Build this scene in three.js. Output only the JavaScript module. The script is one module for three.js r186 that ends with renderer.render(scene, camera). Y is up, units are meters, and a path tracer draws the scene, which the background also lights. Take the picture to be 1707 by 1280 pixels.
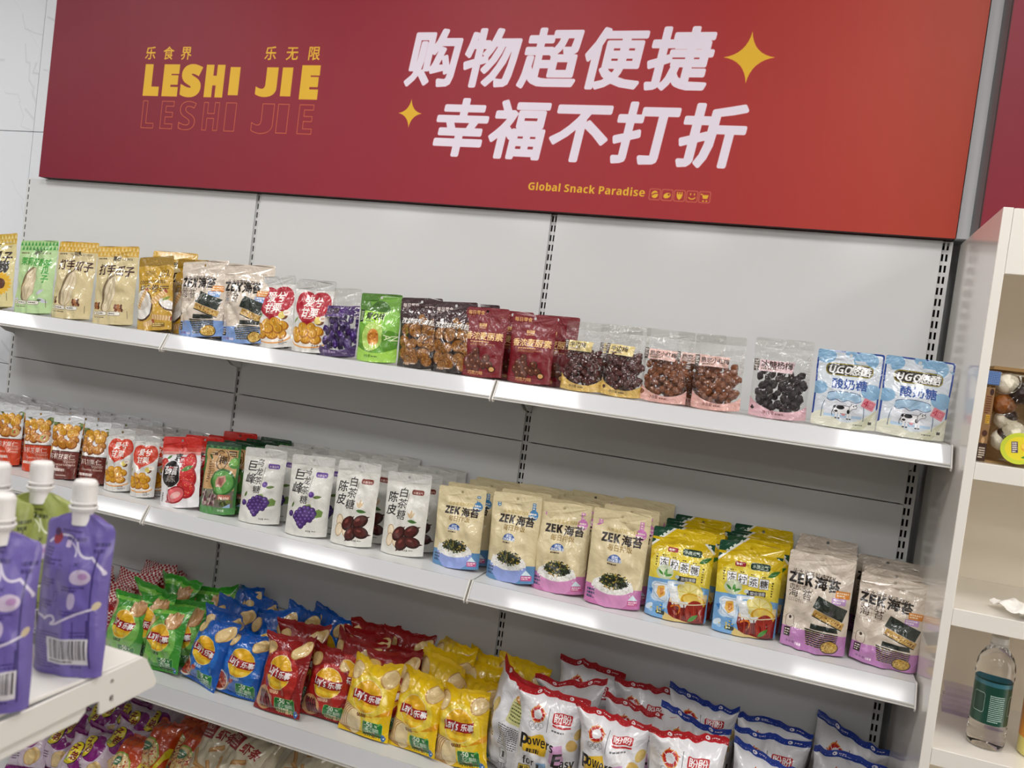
import * as THREE from 'three';
import { RoundedBoxGeometry } from 'three/addons/geometries/RoundedBoxGeometry.js';
import { mergeGeometries, mergeVertices } from 'three/addons/utils/BufferGeometryUtils.js';
import { ImprovedNoise } from 'three/addons/math/ImprovedNoise.js';
import { RectAreaLightUniformsLib } from 'three/addons/lights/RectAreaLightUniformsLib.js';

// ------------------------------------------------------------------ camera, light, exposure
const scene = new THREE.Scene();
scene.background = new THREE.Color(0x000000);
const camera = new THREE.PerspectiveCamera(50.33, 1707 / 1280, 0.05, 40);
camera.position.set(2.4773, 1.5972, 2.036);
camera.rotation.set(-0.04033, 0.33350, 0.12770, 'YXZ');
camera.focus = 2.05;
camera.userData.fStop = 7.6;
const renderer = new THREE.WebGLRenderer({ antialias: true });
renderer.toneMapping = THREE.LinearToneMapping;
renderer.toneMappingExposure = 1.0;
renderer.shadowMap.enabled = true;
RectAreaLightUniformsLib.init();
const LAMP = 13.2, LAMP_COLOR = new THREE.Color(1.0, 0.992, 0.99);   // nits-like intensity of each ceiling panel
const FILL_LIGHT = 3.0;  // intensity of the added fill light beside the cabinet
const CEIL = 3.1, X0 = -4.2, X1 = 5.3, ZB = -0.06, ZF = 8.6;

// ------------------------------------------------------------------ small helpers
const SRGB = THREE.SRGBColorSpace;
let seedState = 7;
const rnd = () => { seedState = (seedState * 1664525 + 1013904223) >>> 0; return seedState / 4294967296; };
const rr = (a, b) => a + (b - a) * rnd();
const noise3 = new ImprovedNoise();
const N = (x, y, z) => noise3.noise(x, y, z);
const sstep = (x, a, b) => { const t = Math.min(1, Math.max(0, (x - a) / (b - a))); return t * t * (3 - 2 * t); };
const taken = {};
function numbered(name) { const n = taken[name] = (taken[name] ?? -1) + 1; return n ? name + '_' + String(n).padStart(3, '0') : name; }
function shade(o) { o.traverse((m) => { if (m.isMesh) { m.castShadow = true; m.receiveShadow = true; } }); return o; }
function top(o, name, label, category, group) {
  o.name = numbered(name); scene.add(o); shade(o);
  if (label) o.userData.label = label;
  if (category) o.userData.category = category;
  if (group) o.userData.group = group;
  return o;
}
function part(parent, name, geo, mat, label) {
  const m = new THREE.Mesh(geo, mat); m.name = name; parent.add(m); m.castShadow = m.receiveShadow = true;
  if (label) m.userData.label = label;
  return m;
}
function struct(name, geo, mat) { const m = new THREE.Mesh(geo, mat); m.name = name; m.userData.kind = 'structure'; m.receiveShadow = m.castShadow = true; scene.add(m); return m; }
const box = (w, h, d, x = 0, y = 0, z = 0) => new THREE.BoxGeometry(w, h, d).translate(x, y, z);
const rbox = (w, h, d, r, x = 0, y = 0, z = 0) => new RoundedBoxGeometry(w, h, d, 2, r).translate(x, y, z);
const merge = (list) => mergeGeometries(list.map((g) => { const q = g.index ? g.toNonIndexed() : g; for (const k of Object.keys(q.attributes)) if (!['position', 'normal', 'uv'].includes(k)) q.deleteAttribute(k); return q; }));
function extrudeX(pts, x0, x1, holes = [], bevel = 0) {          // profile points [z, y] swept along x
  const s = new THREE.Shape(pts.map(([z, y]) => new THREE.Vector2(-z, y)));
  for (const h of holes) s.holes.push(new THREE.Path(h.map(([z, y]) => new THREE.Vector2(-z, y))));
  const g = new THREE.ExtrudeGeometry(s, { depth: x1 - x0 - 2 * bevel, bevelEnabled: bevel > 0, bevelSize: bevel, bevelThickness: bevel, bevelOffset: -bevel, bevelSegments: 2 });
  return g.translate(0, 0, x0 + bevel).rotateY(Math.PI / 2);
}
const circlePts = (cz, cy, r, n = 20) => Array.from({ length: n }, (_, i) => [cz + r * Math.cos(i / n * 6.28318), cy + r * Math.sin(i / n * 6.28318)]);

// ------------------------------------------------------------------ surface textures
function dataTex(n, f, srgb = false) {
  const d = new Uint8Array(n * n * 4);
  for (let y = 0; y < n; y++) for (let x = 0; x < n; x++) { const v = f(x / n, y / n, x, y), i = (y * n + x) * 4; for (let c = 0; c < 3; c++) d[i + c] = Math.max(0, Math.min(255, (Array.isArray(v) ? v[c] : v) * 255)); d[i + 3] = 255; }
  const t = new THREE.DataTexture(d, n, n); t.magFilter = t.minFilter = THREE.LinearFilter; t.wrapS = t.wrapT = THREE.RepeatWrapping; if (srgb) t.colorSpace = SRGB; t.needsUpdate = true; return t;
}
const P = 6.283185307;
const loop = (u, v, f, s) => N(Math.cos(u * P) * f + s, Math.sin(u * P) * f + Math.cos(v * P) * f, Math.sin(v * P) * f + s * 1.7);
const crinkle = dataTex(384, (u, v) => { let s = 0; for (let o = 0; o < 3; o++) { const f = 0.75 * 2 ** o; s += (1 - Math.abs(loop(u, v, f, o * 5.1 + 2)) * 2.4) / 2 ** o; } return 0.1 + s / 2.1 * 0.8; });
const orange = dataTex(256, (u, v) => 0.5 + 0.5 * N(u * 90, v * 90, 3.3) * (1 - Math.max(0, Math.abs(u - .5) * 2 - .9) * 10));
const std = (o) => new THREE.MeshStandardMaterial(o), phy = (o) => new THREE.MeshPhysicalMaterial(o);
const M = {
  wall: std({ color: 0xe3e5e8, roughness: 0.85, name: 'wall paint' }),
  farWall: std({ color: 0x65656a, roughness: 0.85, name: 'grey wall paint' }),
  ceiling: std({ color: 0xeceae6, roughness: 0.95, name: 'ceiling board' }),
  steel: phy({ color: 0xdbdddc, roughness: 0.42, name: 'painted steel', clearcoat: 0.25, clearcoatRoughness: 0.3 }),
  panel: phy({ color: 0xd9dbdb, roughness: 0.5, name: 'painted back panel', clearcoat: 0.6, clearcoatRoughness: 0.13 }),
  strip: phy({ color: 0xcfd1d4, roughness: 0.35, name: 'label strip', clearcoat: 1, clearcoatRoughness: 0.07 }),
  cap: std({ color: 0xe4e2dc, roughness: 0.35, name: 'white plastic' }),
  clear: phy({ color: 0xffffff, roughness: 0.03, transmission: 1, ior: 1.49, thickness: 0, name: 'clear plastic', side: THREE.DoubleSide }),
  film: phy({ color: 0xf6f6f4, roughness: 0.08, transmission: 1, ior: 1.5, thickness: 0, name: 'clear film', side: THREE.DoubleSide, bumpMap: crinkle, bumpScale: 0.002, clearcoat: 1, clearcoatRoughness: 0.04 }),
  cabinet: phy({ color: 0xf2eee6, roughness: 0.4, name: 'white laminate', clearcoat: 1, clearcoatRoughness: 0.12 }),
  channel: std({ color: 0x3a3836, roughness: 0.8, name: 'shade dark steel' }),  // dark colour stands in for the shade inside the slots
  dark: std({ color: 0x2a2522, roughness: 0.7, name: 'dark trim' }),
  capWhite: std({ color: 0xf0efec, roughness: 0.4, name: 'white cap' }),
};
// ------------------------------------------------------------------ lettering: each character as closed outlines on a 100-unit em
const GLYPHS = {
  "黑": '28 70 35 55 40 57 33 71z66 71 58 56 63 54 72 69z34 9 36 -7 43 -7 41 10z55 9 60 -7 67 -6 62 10z75 9 88 -8 95 -5 82 12z17 12 12 2 6 -5 13 -8 19 0 24 10z23 74 46 74 46 52 23 52z54 74 77 74 77 52 54 52z6 22 6 16 95 16 95 22 54 22 54 31 86 31 86 38 54 38 54 46 84 46 84 80 16 80 16 46 46 46 46 38 14 38 14 31 46 31 46 22',
  "旺": '35 3 35 -4 96 -4 96 3 70 3 70 35 92 35 92 42 70 42 70 70 94 70 94 77 40 77 40 70 63 70 63 42 43 42 43 35 63 35 63 3z29 41 29 18 15 18 15 41z29 48 15 48 15 70 29 70z8 77 8 4 15 4 15 11 36 11 36 77',
  "虾": '41 77 41 70 62 70 62 -8 69 -8 69 46 89 29 94 35 69 54 69 70 96 70 96 77z33 22 37 10 29 9 29 29 43 29 43 65 29 65 29 83 22 83 22 65 8 65 8 24 14 24 14 29 22 29 22 8 3 5 4 -2 39 4 41 -3 47 -1 44 11 39 24z14 59 22 59 22 36 14 36z28 59 37 59 37 36 28 36',
  "条": '30 18 20 9 10 1 15 -4 26 5 36 16z63 15 74 5 82 -5 88 0 79 9 68 18z67 68 59 61 50 55 41 61 34 68z38 84 26 70 18 63 7 58 13 52 29 63 43 51 24 44 4 40 7 33 29 38 50 47 70 39 92 34 96 41 76 45 57 51 69 60 78 72 73 75 41 75 46 83z46 39 46 29 15 29 15 22 46 22 46 0 36 -1 38 -8 49 -7 53 -4 54 22 85 22 85 29 54 29 54 39',
  "鱼": '6 4 6 -4 94 -4 94 4z24 33 47 33 47 20 24 20z54 33 77 33 77 20 54 20z24 52 47 52 47 39 24 39z54 52 77 52 77 39 54 39z34 84 23 69 15 61 5 54 10 48 17 53 17 13 85 13 85 58 60 58 71 73 66 76 38 76 43 83z23 58 33 69 60 69 51 58',
  "味": '62 84 62 68 41 68 41 60 62 60 62 43 37 43 37 36 59 36 53 26 47 17 39 10 31 4 36 -2 40 0 50 10 62 28 62 -8 69 -8 69 28 79 11 91 -2 96 4 89 10 83 18 72 36 95 36 95 43 69 43 69 60 91 60 91 68 69 68 69 84z7 75 7 9 14 9 14 17 34 17 34 75z14 68 27 68 27 24 14 24',
  "巧": '3 17 5 9 43 18 42 25 27 22 27 64 41 64 41 71 4 71 4 64 19 64 19 20z41 78 41 70 56 70 48 37 85 37 83 12 80 3 78 1 75 1 55 1 58 -6 75 -7 82 -5 87 -1 89 5 92 22 94 44 58 44 64 70 96 70 96 78',
  "高": '29 56 72 56 72 47 29 47z21 61 21 41 80 41 80 61z44 83 47 74 6 74 6 67 94 67 94 74 55 74 51 84z10 36 10 -8 17 -8 17 29 83 29 83 -1 82 -2 71 -2 74 -7 85 -7 90 -4 91 0 91 36z28 24 28 -2 35 -2 35 3 71 3 71 24z35 18 64 18 64 9 35 9',
  "购": '22 63 21 32 20 22 17 11 14 6 4 -3 8 -8 18 2 22 8 26 20 28 32 28 63z26 12 40 -6 45 -2 31 15z8 78 8 18 14 18 14 71 35 71 35 18 41 18 41 78z57 84 51 66 42 50 48 46 57 61 86 61 84 17 82 3 78 -1 65 0 67 -8 82 -7 87 -4 90 7 93 68 60 68 64 83z67 38 72 25 56 22 61 36 66 52 59 54 52 30 49 23 46 20 49 14 74 20 75 13 81 16 72 40',
  "物": '53 84 46 62 42 53 36 45 42 41 48 50 53 60 62 60 57 48 52 37 45 27 38 19 43 15 47 19 58 34 64 47 68 60 76 60 71 41 64 24 55 9 44 -2 50 -6 62 6 66 14 75 31 83 60 88 60 85 25 81 4 78 0 66 1 68 -7 82 -6 87 -3 90 8 93 35 95 67 56 67 60 83z10 78 7 60 3 45 9 41 13 56 22 56 22 34 4 29 6 21 22 27 22 -8 29 -8 29 29 42 33 41 39 29 36 29 56 40 56 40 64 29 64 29 84 22 84 22 64 14 64 16 77',
  "超": '59 35 83 35 83 16 59 16z52 41 52 10 91 10 91 41z10 39 8 14 6 4 3 -5 9 -8 12 1 15 12 21 3 25 0 35 -4 48 -5 94 -5 97 2 48 2 39 3 31 5 31 25 47 25 47 32 31 32 31 46 47 46 51 43 55 45 61 51 66 59 70 73 86 73 83 54 81 53 70 53 72 47 83 47 87 48 90 50 91 54 93 80 49 80 49 73 63 73 61 65 58 59 54 53 48 49 48 53 30 53 30 65 46 65 46 72 30 72 30 84 23 84 23 72 7 72 7 65 23 65 23 53 5 53 5 46 25 46 25 9 20 15 16 24 17 39',
  "便": '36 63 36 25 59 25 57 18 53 11 45 16 39 23 33 20 39 12 47 6 39 1 27 -2 31 -8 44 -4 54 2 71 -4 93 -7 97 0 76 2 59 7 64 16 67 25 91 25 91 63 68 63 68 72 95 72 95 78 33 78 33 72 60 72 60 63z43 41 60 41 60 31 43 31z68 41 84 41 84 31 67 31z43 57 60 57 60 47 43 47z68 57 84 57 84 47 68 47z26 84 16 62 4 44 8 36 16 47 16 -8 23 -8 23 59 33 82',
  "捷": '42 27 37 9 33 2 28 -4 33 -8 39 -1 44 8 50 0 53 -2 61 -5 71 -7 95 -7 97 -1 68 0 68 13 91 13 91 20 68 20 68 28 90 28 90 43 97 43 97 49 90 49 90 62 68 62 68 69 94 69 94 75 68 75 68 84 61 84 61 75 36 75 36 69 61 69 61 62 40 62 40 56 61 56 61 49 35 49 35 43 61 43 61 34 40 34 40 28 61 28 61 2 52 7 48 13 47 16 49 26z83 43 83 34 68 34 68 43z83 49 68 49 68 56 83 56z17 84 17 64 4 64 4 57 17 57 17 36 3 32 5 25 17 29 17 0 15 -1 6 -1 8 -8 18 -7 22 -5 24 -1 24 31 35 35 34 42 24 39 24 57 35 57 35 64 24 64 24 84',
  "幸": '13 34 13 27 46 27 46 16 8 16 8 9 46 9 46 -8 54 -8 54 9 92 9 92 16 54 16 54 27 88 27 88 34 70 34 77 46 69 49 62 34 32 34 37 36 31 49 95 49 95 55 54 55 54 67 85 67 85 73 54 73 54 84 46 84 46 73 15 73 15 67 46 67 46 55 5 55 5 49 31 49 24 47 30 34',
  "福": '13 81 21 66 27 69 19 83z53 60 82 60 82 49 53 49z47 66 47 43 89 43 89 66z41 79 41 73 94 73 94 79z64 30 64 20 48 20 48 30z70 30 86 30 86 20 70 20z64 14 64 3 48 3 48 14z70 14 86 14 86 3 70 3z6 65 6 58 31 58 25 49 18 40 10 32 2 25 6 19 19 30 19 -8 27 -8 27 35 37 24 41 30 41 -8 48 -8 48 -3 86 -3 86 -8 94 -8 94 36 41 36 41 30 29 42 35 52 40 63 36 66',
  "不": '56 48 75 34 90 20 96 26 80 39 62 53z7 77 7 69 51 69 43 57 32 45 19 34 4 26 10 19 29 32 46 48 46 -8 54 -8 54 58 61 69 93 69 93 77',
  "打": '20 84 20 64 5 64 5 57 20 57 20 35 4 31 6 24 20 28 20 1 18 0 8 0 10 -7 21 -6 26 -4 27 0 27 30 42 34 41 41 27 37 27 57 41 57 41 64 27 64 27 84z42 76 42 68 70 68 70 2 68 1 51 1 54 -7 73 -6 77 -4 78 1 78 68 96 68 96 76',
  "折": '45 75 44 26 40 8 34 -3 40 -8 47 4 52 23 53 44 72 44 72 -7 79 -7 79 44 96 44 96 51 53 51 53 70 74 73 92 77 88 83 68 79z19 84 19 64 5 64 5 57 19 57 19 35 4 31 6 24 19 28 19 0 18 -1 7 -1 10 -8 21 -7 25 -4 27 0 27 30 41 34 40 41 27 37 27 57 40 57 40 64 27 64 27 84',
  "乐": '24 28 15 14 4 3 10 -2 21 11 31 25z69 25 80 11 89 -1 96 2 76 28z13 35 20 36 48 36 48 1 46 0 32 0 35 -8 47 -7 53 -6 55 -4 56 0 56 36 92 36 93 44 56 44 56 64 48 64 48 44 20 44 25 70 58 72 88 76 83 83 53 78 17 76 14 53 12 45 10 42',
  "食": '71 37 71 28 29 28 29 37z71 42 29 42 29 51 71 51z44 15 65 4 83 -8 88 -3 70 9 87 21 82 25 78 22 78 54 93 49 98 55 85 59 68 68 55 79 56 81 50 85 41 75 30 66 17 59 4 53 9 47 22 53 22 5 21 1 18 -1 21 -8 54 0 54 6 29 2 29 21 77 21 64 12 49 20z43 65 48 57 29 57 40 65 50 74 61 65 73 57 56 57 49 67',
  "界": '31 27 31 15 28 9 22 3 12 -3 17 -9 29 -2 32 2 37 9 39 17 39 27z23 58 46 58 46 47 23 47z54 58 77 58 77 47 54 47z23 74 46 74 46 64 23 64z54 74 77 74 77 64 54 64z63 27 63 -8 71 -8 71 27 81 21 91 17 96 23 79 30 65 41 85 41 85 81 16 81 16 41 36 41 22 30 5 23 10 16 29 26 38 33 45 41 56 41 62 33 70 27',
  "无": '11 77 11 70 45 70 43 48 5 48 5 40 41 40 37 28 30 16 19 6 4 -2 9 -8 26 1 37 13 45 26 49 40 51 40 51 3 54 -3 58 -5 64 -6 86 -5 91 -4 94 1 96 15 89 18 88 7 85 2 63 2 59 3 59 40 95 40 95 48 50 48 52 70 89 70 89 77',
  "限": '9 80 9 -8 16 -8 16 73 30 73 23 50 30 39 31 32 31 27 29 23 20 22 22 16 30 16 35 19 38 26 38 32 36 40 29 51 39 77 34 80z81 55 81 42 52 42 52 55z81 61 52 61 52 73 81 73z44 -8 70 0 69 7 52 3 52 36 61 36 69 15 76 4 81 0 91 -7 97 -1 86 6 77 15 94 27 89 32 74 21 68 36 88 36 88 80 44 80 44 5 43 1 41 -2',
  "茉": '6 53 6 46 46 46 46 34 10 34 10 27 40 27 33 19 24 12 4 2 9 -4 19 1 29 8 38 16 46 24 46 -8 54 -8 54 24 66 12 76 4 86 -1 91 -3 96 3 86 7 76 13 67 20 59 27 91 27 91 34 54 34 54 46 94 46 94 53 54 53 54 63 46 63 46 53z64 84 64 75 35 75 35 84 28 84 28 75 6 75 6 68 28 68 28 58 35 58 35 68 64 68 64 58 72 58 72 68 94 68 94 75 72 75 72 84',
  "莉": '62 57 62 11 70 11 70 57z83 62 83 1 81 -1 67 -1 70 -8 85 -7 89 -5 90 -2 90 62z48 62 30 58 9 55 11 49 28 51 28 40 7 40 7 33 26 33 17 17 5 6 10 1 20 11 28 24 28 -8 36 -8 36 24 49 10 54 16 36 32 36 33 54 33 54 40 36 40 36 52 53 56z6 77 6 70 29 70 29 62 36 62 36 70 63 70 63 62 71 62 71 70 94 70 94 77 71 77 71 84 63 84 63 77 36 77 36 84 29 84 29 77',
  "花": '85 48 74 40 60 32 60 56 52 56 52 28 37 21 40 16 52 21 52 3 53 -2 56 -5 65 -6 87 -6 91 -4 93 -2 95 4 96 13 89 16 88 6 86 1 64 1 61 2 60 4 60 25 76 33 91 42z31 56 19 39 5 26 11 21 22 31 22 -8 29 -8 29 40 38 54z63 84 63 74 38 74 38 84 30 84 30 74 6 74 6 67 30 67 30 59 38 59 38 67 63 67 63 58 71 58 71 67 94 67 94 74 71 74 71 84',
  "香": '28 11 73 11 73 2 28 2z28 17 28 26 73 26 73 17z21 32 21 -8 28 -8 28 -4 73 -4 73 -8 81 -8 81 32z78 83 49 78 14 76 16 69 46 71 46 61 6 61 6 54 38 54 22 41 4 32 9 26 14 28 24 34 34 41 46 54 46 34 54 34 54 54 71 38 92 27 97 33 78 42 62 54 94 54 94 61 54 61 54 72 84 77',
  "瓜": '36 -3 65 4 68 -7 75 -4 62 27 56 25 62 10 43 6 48 18 50 31 52 71 71 74 74 36 79 15 86 -2 91 -8 97 -2 92 4 88 11 83 29 80 51 78 75 86 77 80 83 51 78 18 74 17 41 15 26 11 11 4 -3 10 -8 14 -1 20 15 25 40 25 68 44 70 44 42 43 29 39 16 31 3',
  "子": '47 54 47 40 5 40 5 32 47 32 46 1 44 0 26 0 29 -8 48 -7 53 -4 54 2 54 32 95 32 95 40 54 40 54 50 72 61 87 73 82 78 15 77 15 70 72 70 60 61',
  "手": '5 32 5 25 46 25 46 0 25 0 28 -8 43 -7 51 -5 53 -2 54 1 54 25 95 25 95 32 54 32 54 48 90 48 90 56 54 56 54 72 85 78 80 84 49 78 12 75 13 69 46 71 46 56 12 56 12 48 46 48 46 32',
  "椰": '29 13 31 6 55 11 55 -8 61 -8 61 12 66 14 65 19 61 19 61 73 66 73 66 80 32 80 32 73 36 73 36 14z43 73 55 73 55 59 43 59z43 52 55 52 55 38 43 38z43 32 55 32 55 18 43 15z69 80 69 -8 75 -8 75 74 87 74 79 47 88 31 89 20 86 15 78 15 80 9 87 9 92 12 95 20 94 32 86 48 95 78 90 80z16 84 16 65 5 65 5 58 16 58 11 37 3 20 7 12 12 23 16 36 16 -8 23 -8 23 43 29 29 34 35 23 54 23 58 32 58 32 65 23 65 23 84',
  "卷": '30 32 28 32 38 43 61 43 70 32z73 82 64 67 52 67 56 84 48 84 44 67 31 67 36 70 27 82 21 79 29 67 12 67 12 60 41 60 34 50 6 50 6 43 28 43 17 33 3 26 8 20 26 30 26 1 29 -5 38 -7 74 -7 81 -3 84 5 85 10 78 12 77 4 74 1 42 0 35 1 33 3 33 26 63 26 62 19 60 15 46 15 48 9 57 9 64 10 68 12 70 19 71 32 81 25 93 19 98 26 82 32 69 43 94 43 94 50 43 50 49 60 87 60 87 67 72 67 80 79',
  "海": '10 78 27 67 31 73 14 83z4 48 21 38 25 44 8 54z7 -2 14 -6 17 1 27 26 21 30z56 47 67 36 46 36 48 50 82 50 81 36 67 36 71 39 66 44 60 50z29 36 29 29 38 29 34 7 79 7 77 1 75 -1 61 0 63 -7 74 -7 79 -6 84 -2 86 7 94 7 94 13 87 13 88 29 96 29 96 36 88 36 89 56 41 56 39 36z45 29 81 29 80 13 43 13z53 26 65 13 70 16 58 28z44 84 37 67 27 53 34 49 45 66 94 66 94 73 48 73 52 82',
  "苔": '63 84 63 75 36 75 36 84 29 84 29 75 6 75 6 68 29 68 29 60 36 60 36 68 63 68 63 60 71 60 71 68 94 68 94 75 71 75 71 84z19 26 19 -8 26 -8 26 -3 76 -3 76 -8 83 -8 83 26z26 4 26 19 76 19 76 4z14 32 27 33 79 37 85 29 91 34 79 46 65 58 59 54 72 43 27 40 49 58 43 62 26 48 16 41 12 39',
  "头": '54 17 74 5 89 -7 94 -1 78 11 58 22z19 74 32 68 42 62 46 68 36 74 23 80z10 56 23 50 33 43 38 49 27 56 15 61z6 38 6 31 48 31 43 20 35 11 22 4 6 -1 10 -8 28 -1 42 8 51 18 56 31 95 31 95 38 58 38 60 54 61 83 53 83 52 53 50 38',
  "水": '7 58 7 51 32 51 27 37 21 25 13 15 4 8 10 2 20 11 29 23 36 39 41 57 36 59z82 65 62 43 54 60 54 84 46 84 46 2 45 0 31 0 34 -8 49 -7 52 -5 54 -2 54 45 66 25 81 10 92 2 98 9 89 14 80 21 66 38 89 60',
  "就": '17 51 40 51 40 39 17 39z72 43 72 3 73 -2 75 -4 78 -5 92 -5 95 -3 96 -1 97 11 91 14 90 1 87 0 79 1 79 43z14 27 10 15 5 5 10 2 16 13 21 26z37 26 44 8 50 11 42 29z77 76 87 61 92 65 82 79z11 57 11 33 26 33 26 0 17 -1 19 -7 29 -7 31 -5 32 -2 33 33 47 33 47 57z22 83 27 72 5 72 5 65 51 65 51 72 35 72 29 84z66 84 65 58 52 58 52 51 65 51 63 35 59 21 53 7 44 -4 49 -8 59 4 66 18 70 34 72 51 95 51 95 58 72 58 73 84',
  "选": '6 77 15 68 22 60 28 64 21 73 12 81z45 81 40 68 33 57 39 53 46 64 60 64 60 49 32 49 32 42 50 42 48 33 45 25 39 19 29 14 34 8 44 14 48 18 54 26 58 42 68 42 68 16 70 11 75 9 91 10 94 15 96 25 89 28 89 20 88 17 76 17 75 42 95 42 95 49 68 49 68 64 91 64 91 70 68 70 68 84 60 84 60 70 49 70 52 80z25 46 6 46 6 39 18 39 18 8 5 -2 10 -8 18 0 24 3 36 -3 48 -6 95 -6 97 2 69 0 49 1 37 3 25 10',
  "夹": '18 57 23 47 26 38 33 40 30 49 25 59z74 60 63 40 69 38 81 57z46 84 46 69 9 69 9 62 46 62 46 52 44 37 6 37 6 29 42 29 37 19 30 11 19 4 5 -2 9 -8 18 -5 31 2 41 11 45 16 50 28 57 15 66 5 77 -2 91 -8 95 -1 83 4 72 10 63 19 57 29 94 29 94 37 52 37 54 62 91 62 91 69 54 69 54 84',
  "心": '30 56 30 7 31 -2 34 -5 44 -6 68 -6 73 -3 76 2 78 18 71 22 70 8 67 2 63 1 42 1 38 3 37 56z14 49 10 29 4 11 12 8 17 27 21 47z76 49 84 29 89 11 97 14 91 32 83 51z34 76 49 64 61 53 67 58 54 69 39 81',
  "肉": '10 69 10 -8 17 -8 17 62 44 62 41 55 37 48 30 43 21 39 26 33 40 41 48 52 73 35 78 41 51 58 52 62 83 62 83 1 81 -1 66 -1 69 -8 83 -8 89 -5 90 2 90 69 54 69 56 84 48 84 46 69z47 41 45 32 40 23 32 16 21 10 25 5 30 6 40 13 49 23 72 4 77 10 52 29 55 41',
  "松": '54 81 48 60 43 51 38 43 45 39 55 57 62 79z79 82 72 80 79 57 90 39 96 45 86 61z20 84 20 63 5 63 5 56 19 56 12 35 3 18 7 11 14 23 20 39 20 -8 27 -8 27 42 36 26 41 32 27 52 27 56 40 56 40 63 27 63 27 84z74 25 82 8 52 5 62 26 70 49 62 52 52 22 44 7 41 3 43 -5 84 2 87 -6 94 -3 88 12 80 27',
  "爱": '84 83 50 79 11 78 12 72 52 73 86 77z73 74 66 59 55 59 51 72 45 70 48 59 33 59 28 72 22 69 26 59 8 59 8 43 15 43 15 53 86 53 86 43 92 43 92 59 73 59 80 71z41 21 71 21 64 15 57 10 48 15z36 50 35 42 16 42 16 35 33 35 28 24 22 14 14 5 4 -1 9 -7 23 4 34 19 41 12 49 6 38 2 25 0 29 -7 43 -3 57 2 72 -3 89 -7 93 0 78 2 64 7 74 14 79 22 81 25 77 28 37 27 40 35 85 35 85 42 42 42 44 50',
  "兮": '66 84 60 82 65 70 77 54 91 42 97 48 87 54 79 63 72 73z32 83 27 72 20 62 12 53 3 46 10 41 23 54 23 47 34 47 26 24 71 24 68 8 65 1 59 0 40 1 43 -6 60 -7 68 -5 72 -2 74 3 77 15 80 31 36 31 42 47 77 47 77 54 24 54 33 67 40 81',
  "甘": '69 84 69 65 31 65 31 84 23 84 23 65 5 65 5 58 23 58 23 -8 31 -8 31 -1 69 -1 69 -7 77 -7 77 58 95 58 95 65 77 65 77 84z31 58 69 58 69 36 31 36z31 6 31 28 69 28 69 6',
  "栗": '46 36 46 28 6 28 6 21 40 21 23 9 4 1 9 -6 29 4 46 18 46 -8 54 -8 54 18 66 7 86 -4 91 -6 96 0 76 9 67 15 60 21 95 21 95 28 54 28 54 36z12 63 12 38 87 38 87 63 64 63 64 72 94 72 94 79 6 79 6 72 35 72 35 63z42 72 57 72 57 63 42 63z20 57 35 57 35 44 20 44z42 57 57 57 57 44 42 44z64 57 80 57 80 44 64 44',
  "紫": '63 9 87 -6 93 -2 69 13z28 12 18 4 5 -2 11 -7 20 -1 35 9z19 28 43 31 23 22 12 19 14 12 47 16 47 -1 33 -1 36 -8 48 -8 53 -5 55 -1 55 16 80 18 88 10 94 13 84 23 72 33 66 30 74 23 34 21 54 29 73 40 68 45 56 38 35 36 53 46 47 50 31 40 17 35z11 77 11 52 4 51 5 45 51 51 51 57 35 55 35 67 50 67 50 73 35 73 35 84 28 84 28 54 18 53 18 77z86 78 62 69 62 84 55 84 55 55 57 50 63 48 85 48 89 48 92 50 94 54 95 61 89 63 88 57 86 55 66 54 62 56 62 63 92 73',
  "皮": '15 70 15 40 13 21 9 9 3 -3 9 -8 15 3 19 14 22 38 31 38 39 23 50 11 35 4 18 -1 23 -8 41 -3 57 6 72 -3 91 -8 96 -1 78 3 63 10 77 24 82 33 86 42 81 45 57 45 57 63 82 63 77 50 83 48 93 69 87 71 57 70 57 84 49 84 49 70z38 38 76 38 68 25 57 15 46 25z49 63 49 45 22 45 22 63',
  "糖": '5 76 9 54 15 56 10 77z32 78 25 56 30 55 38 76z51 20 51 -8 57 -8 57 -4 84 -4 84 -8 91 -8 91 20 73 20 73 28 91 28 91 40 96 40 96 47 91 47 91 59 73 59 73 65 66 65 66 59 52 59 52 53 66 53 66 46 47 46 47 41 66 41 66 34 51 34 51 28 66 28 66 20z73 41 84 41 84 34 73 34z73 46 73 53 84 53 84 46z57 2 57 14 84 14 84 2z61 83 66 74 40 74 40 39 39 20 35 8 30 -4 35 -8 41 5 45 18 47 39 47 67 95 67 95 74 74 74 68 84z4 50 4 43 16 43 10 26 3 13 6 6 12 16 17 30 17 -8 24 -8 24 29 31 17 36 23 24 38 24 43 36 43 36 50 24 50 24 84 17 84 17 50',
  "青": '73 34 73 27 27 27 27 34z20 39 20 -8 27 -8 27 8 73 8 73 -1 57 -2 60 -8 74 -7 79 -5 81 0 81 39z27 21 73 21 73 14 27 14z46 84 46 77 12 77 12 71 46 71 46 65 16 65 16 59 46 59 46 52 6 52 6 46 94 46 94 52 54 52 54 59 85 59 85 65 54 65 54 71 89 71 89 77 54 77 54 84',
  "梅": '58 46 71 36 75 40 62 49z56 24 69 14 74 18 61 28z49 84 43 68 35 56 41 51 50 66 94 66 94 73 53 73 56 83z83 50 82 35 51 35 52 50z46 57 44 35 36 35 36 29 43 29 40 6 80 6 79 1 77 -1 65 -1 67 -7 81 -6 85 -2 87 6 95 6 95 12 88 12 89 29 96 29 96 35 89 35 90 57z82 29 81 12 48 12 50 29z17 84 17 63 5 63 5 56 17 56 11 35 3 17 7 11 12 22 17 35 17 -8 24 -8 24 42 31 28 35 34 24 52 24 56 33 56 33 63 24 63 24 84',
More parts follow.
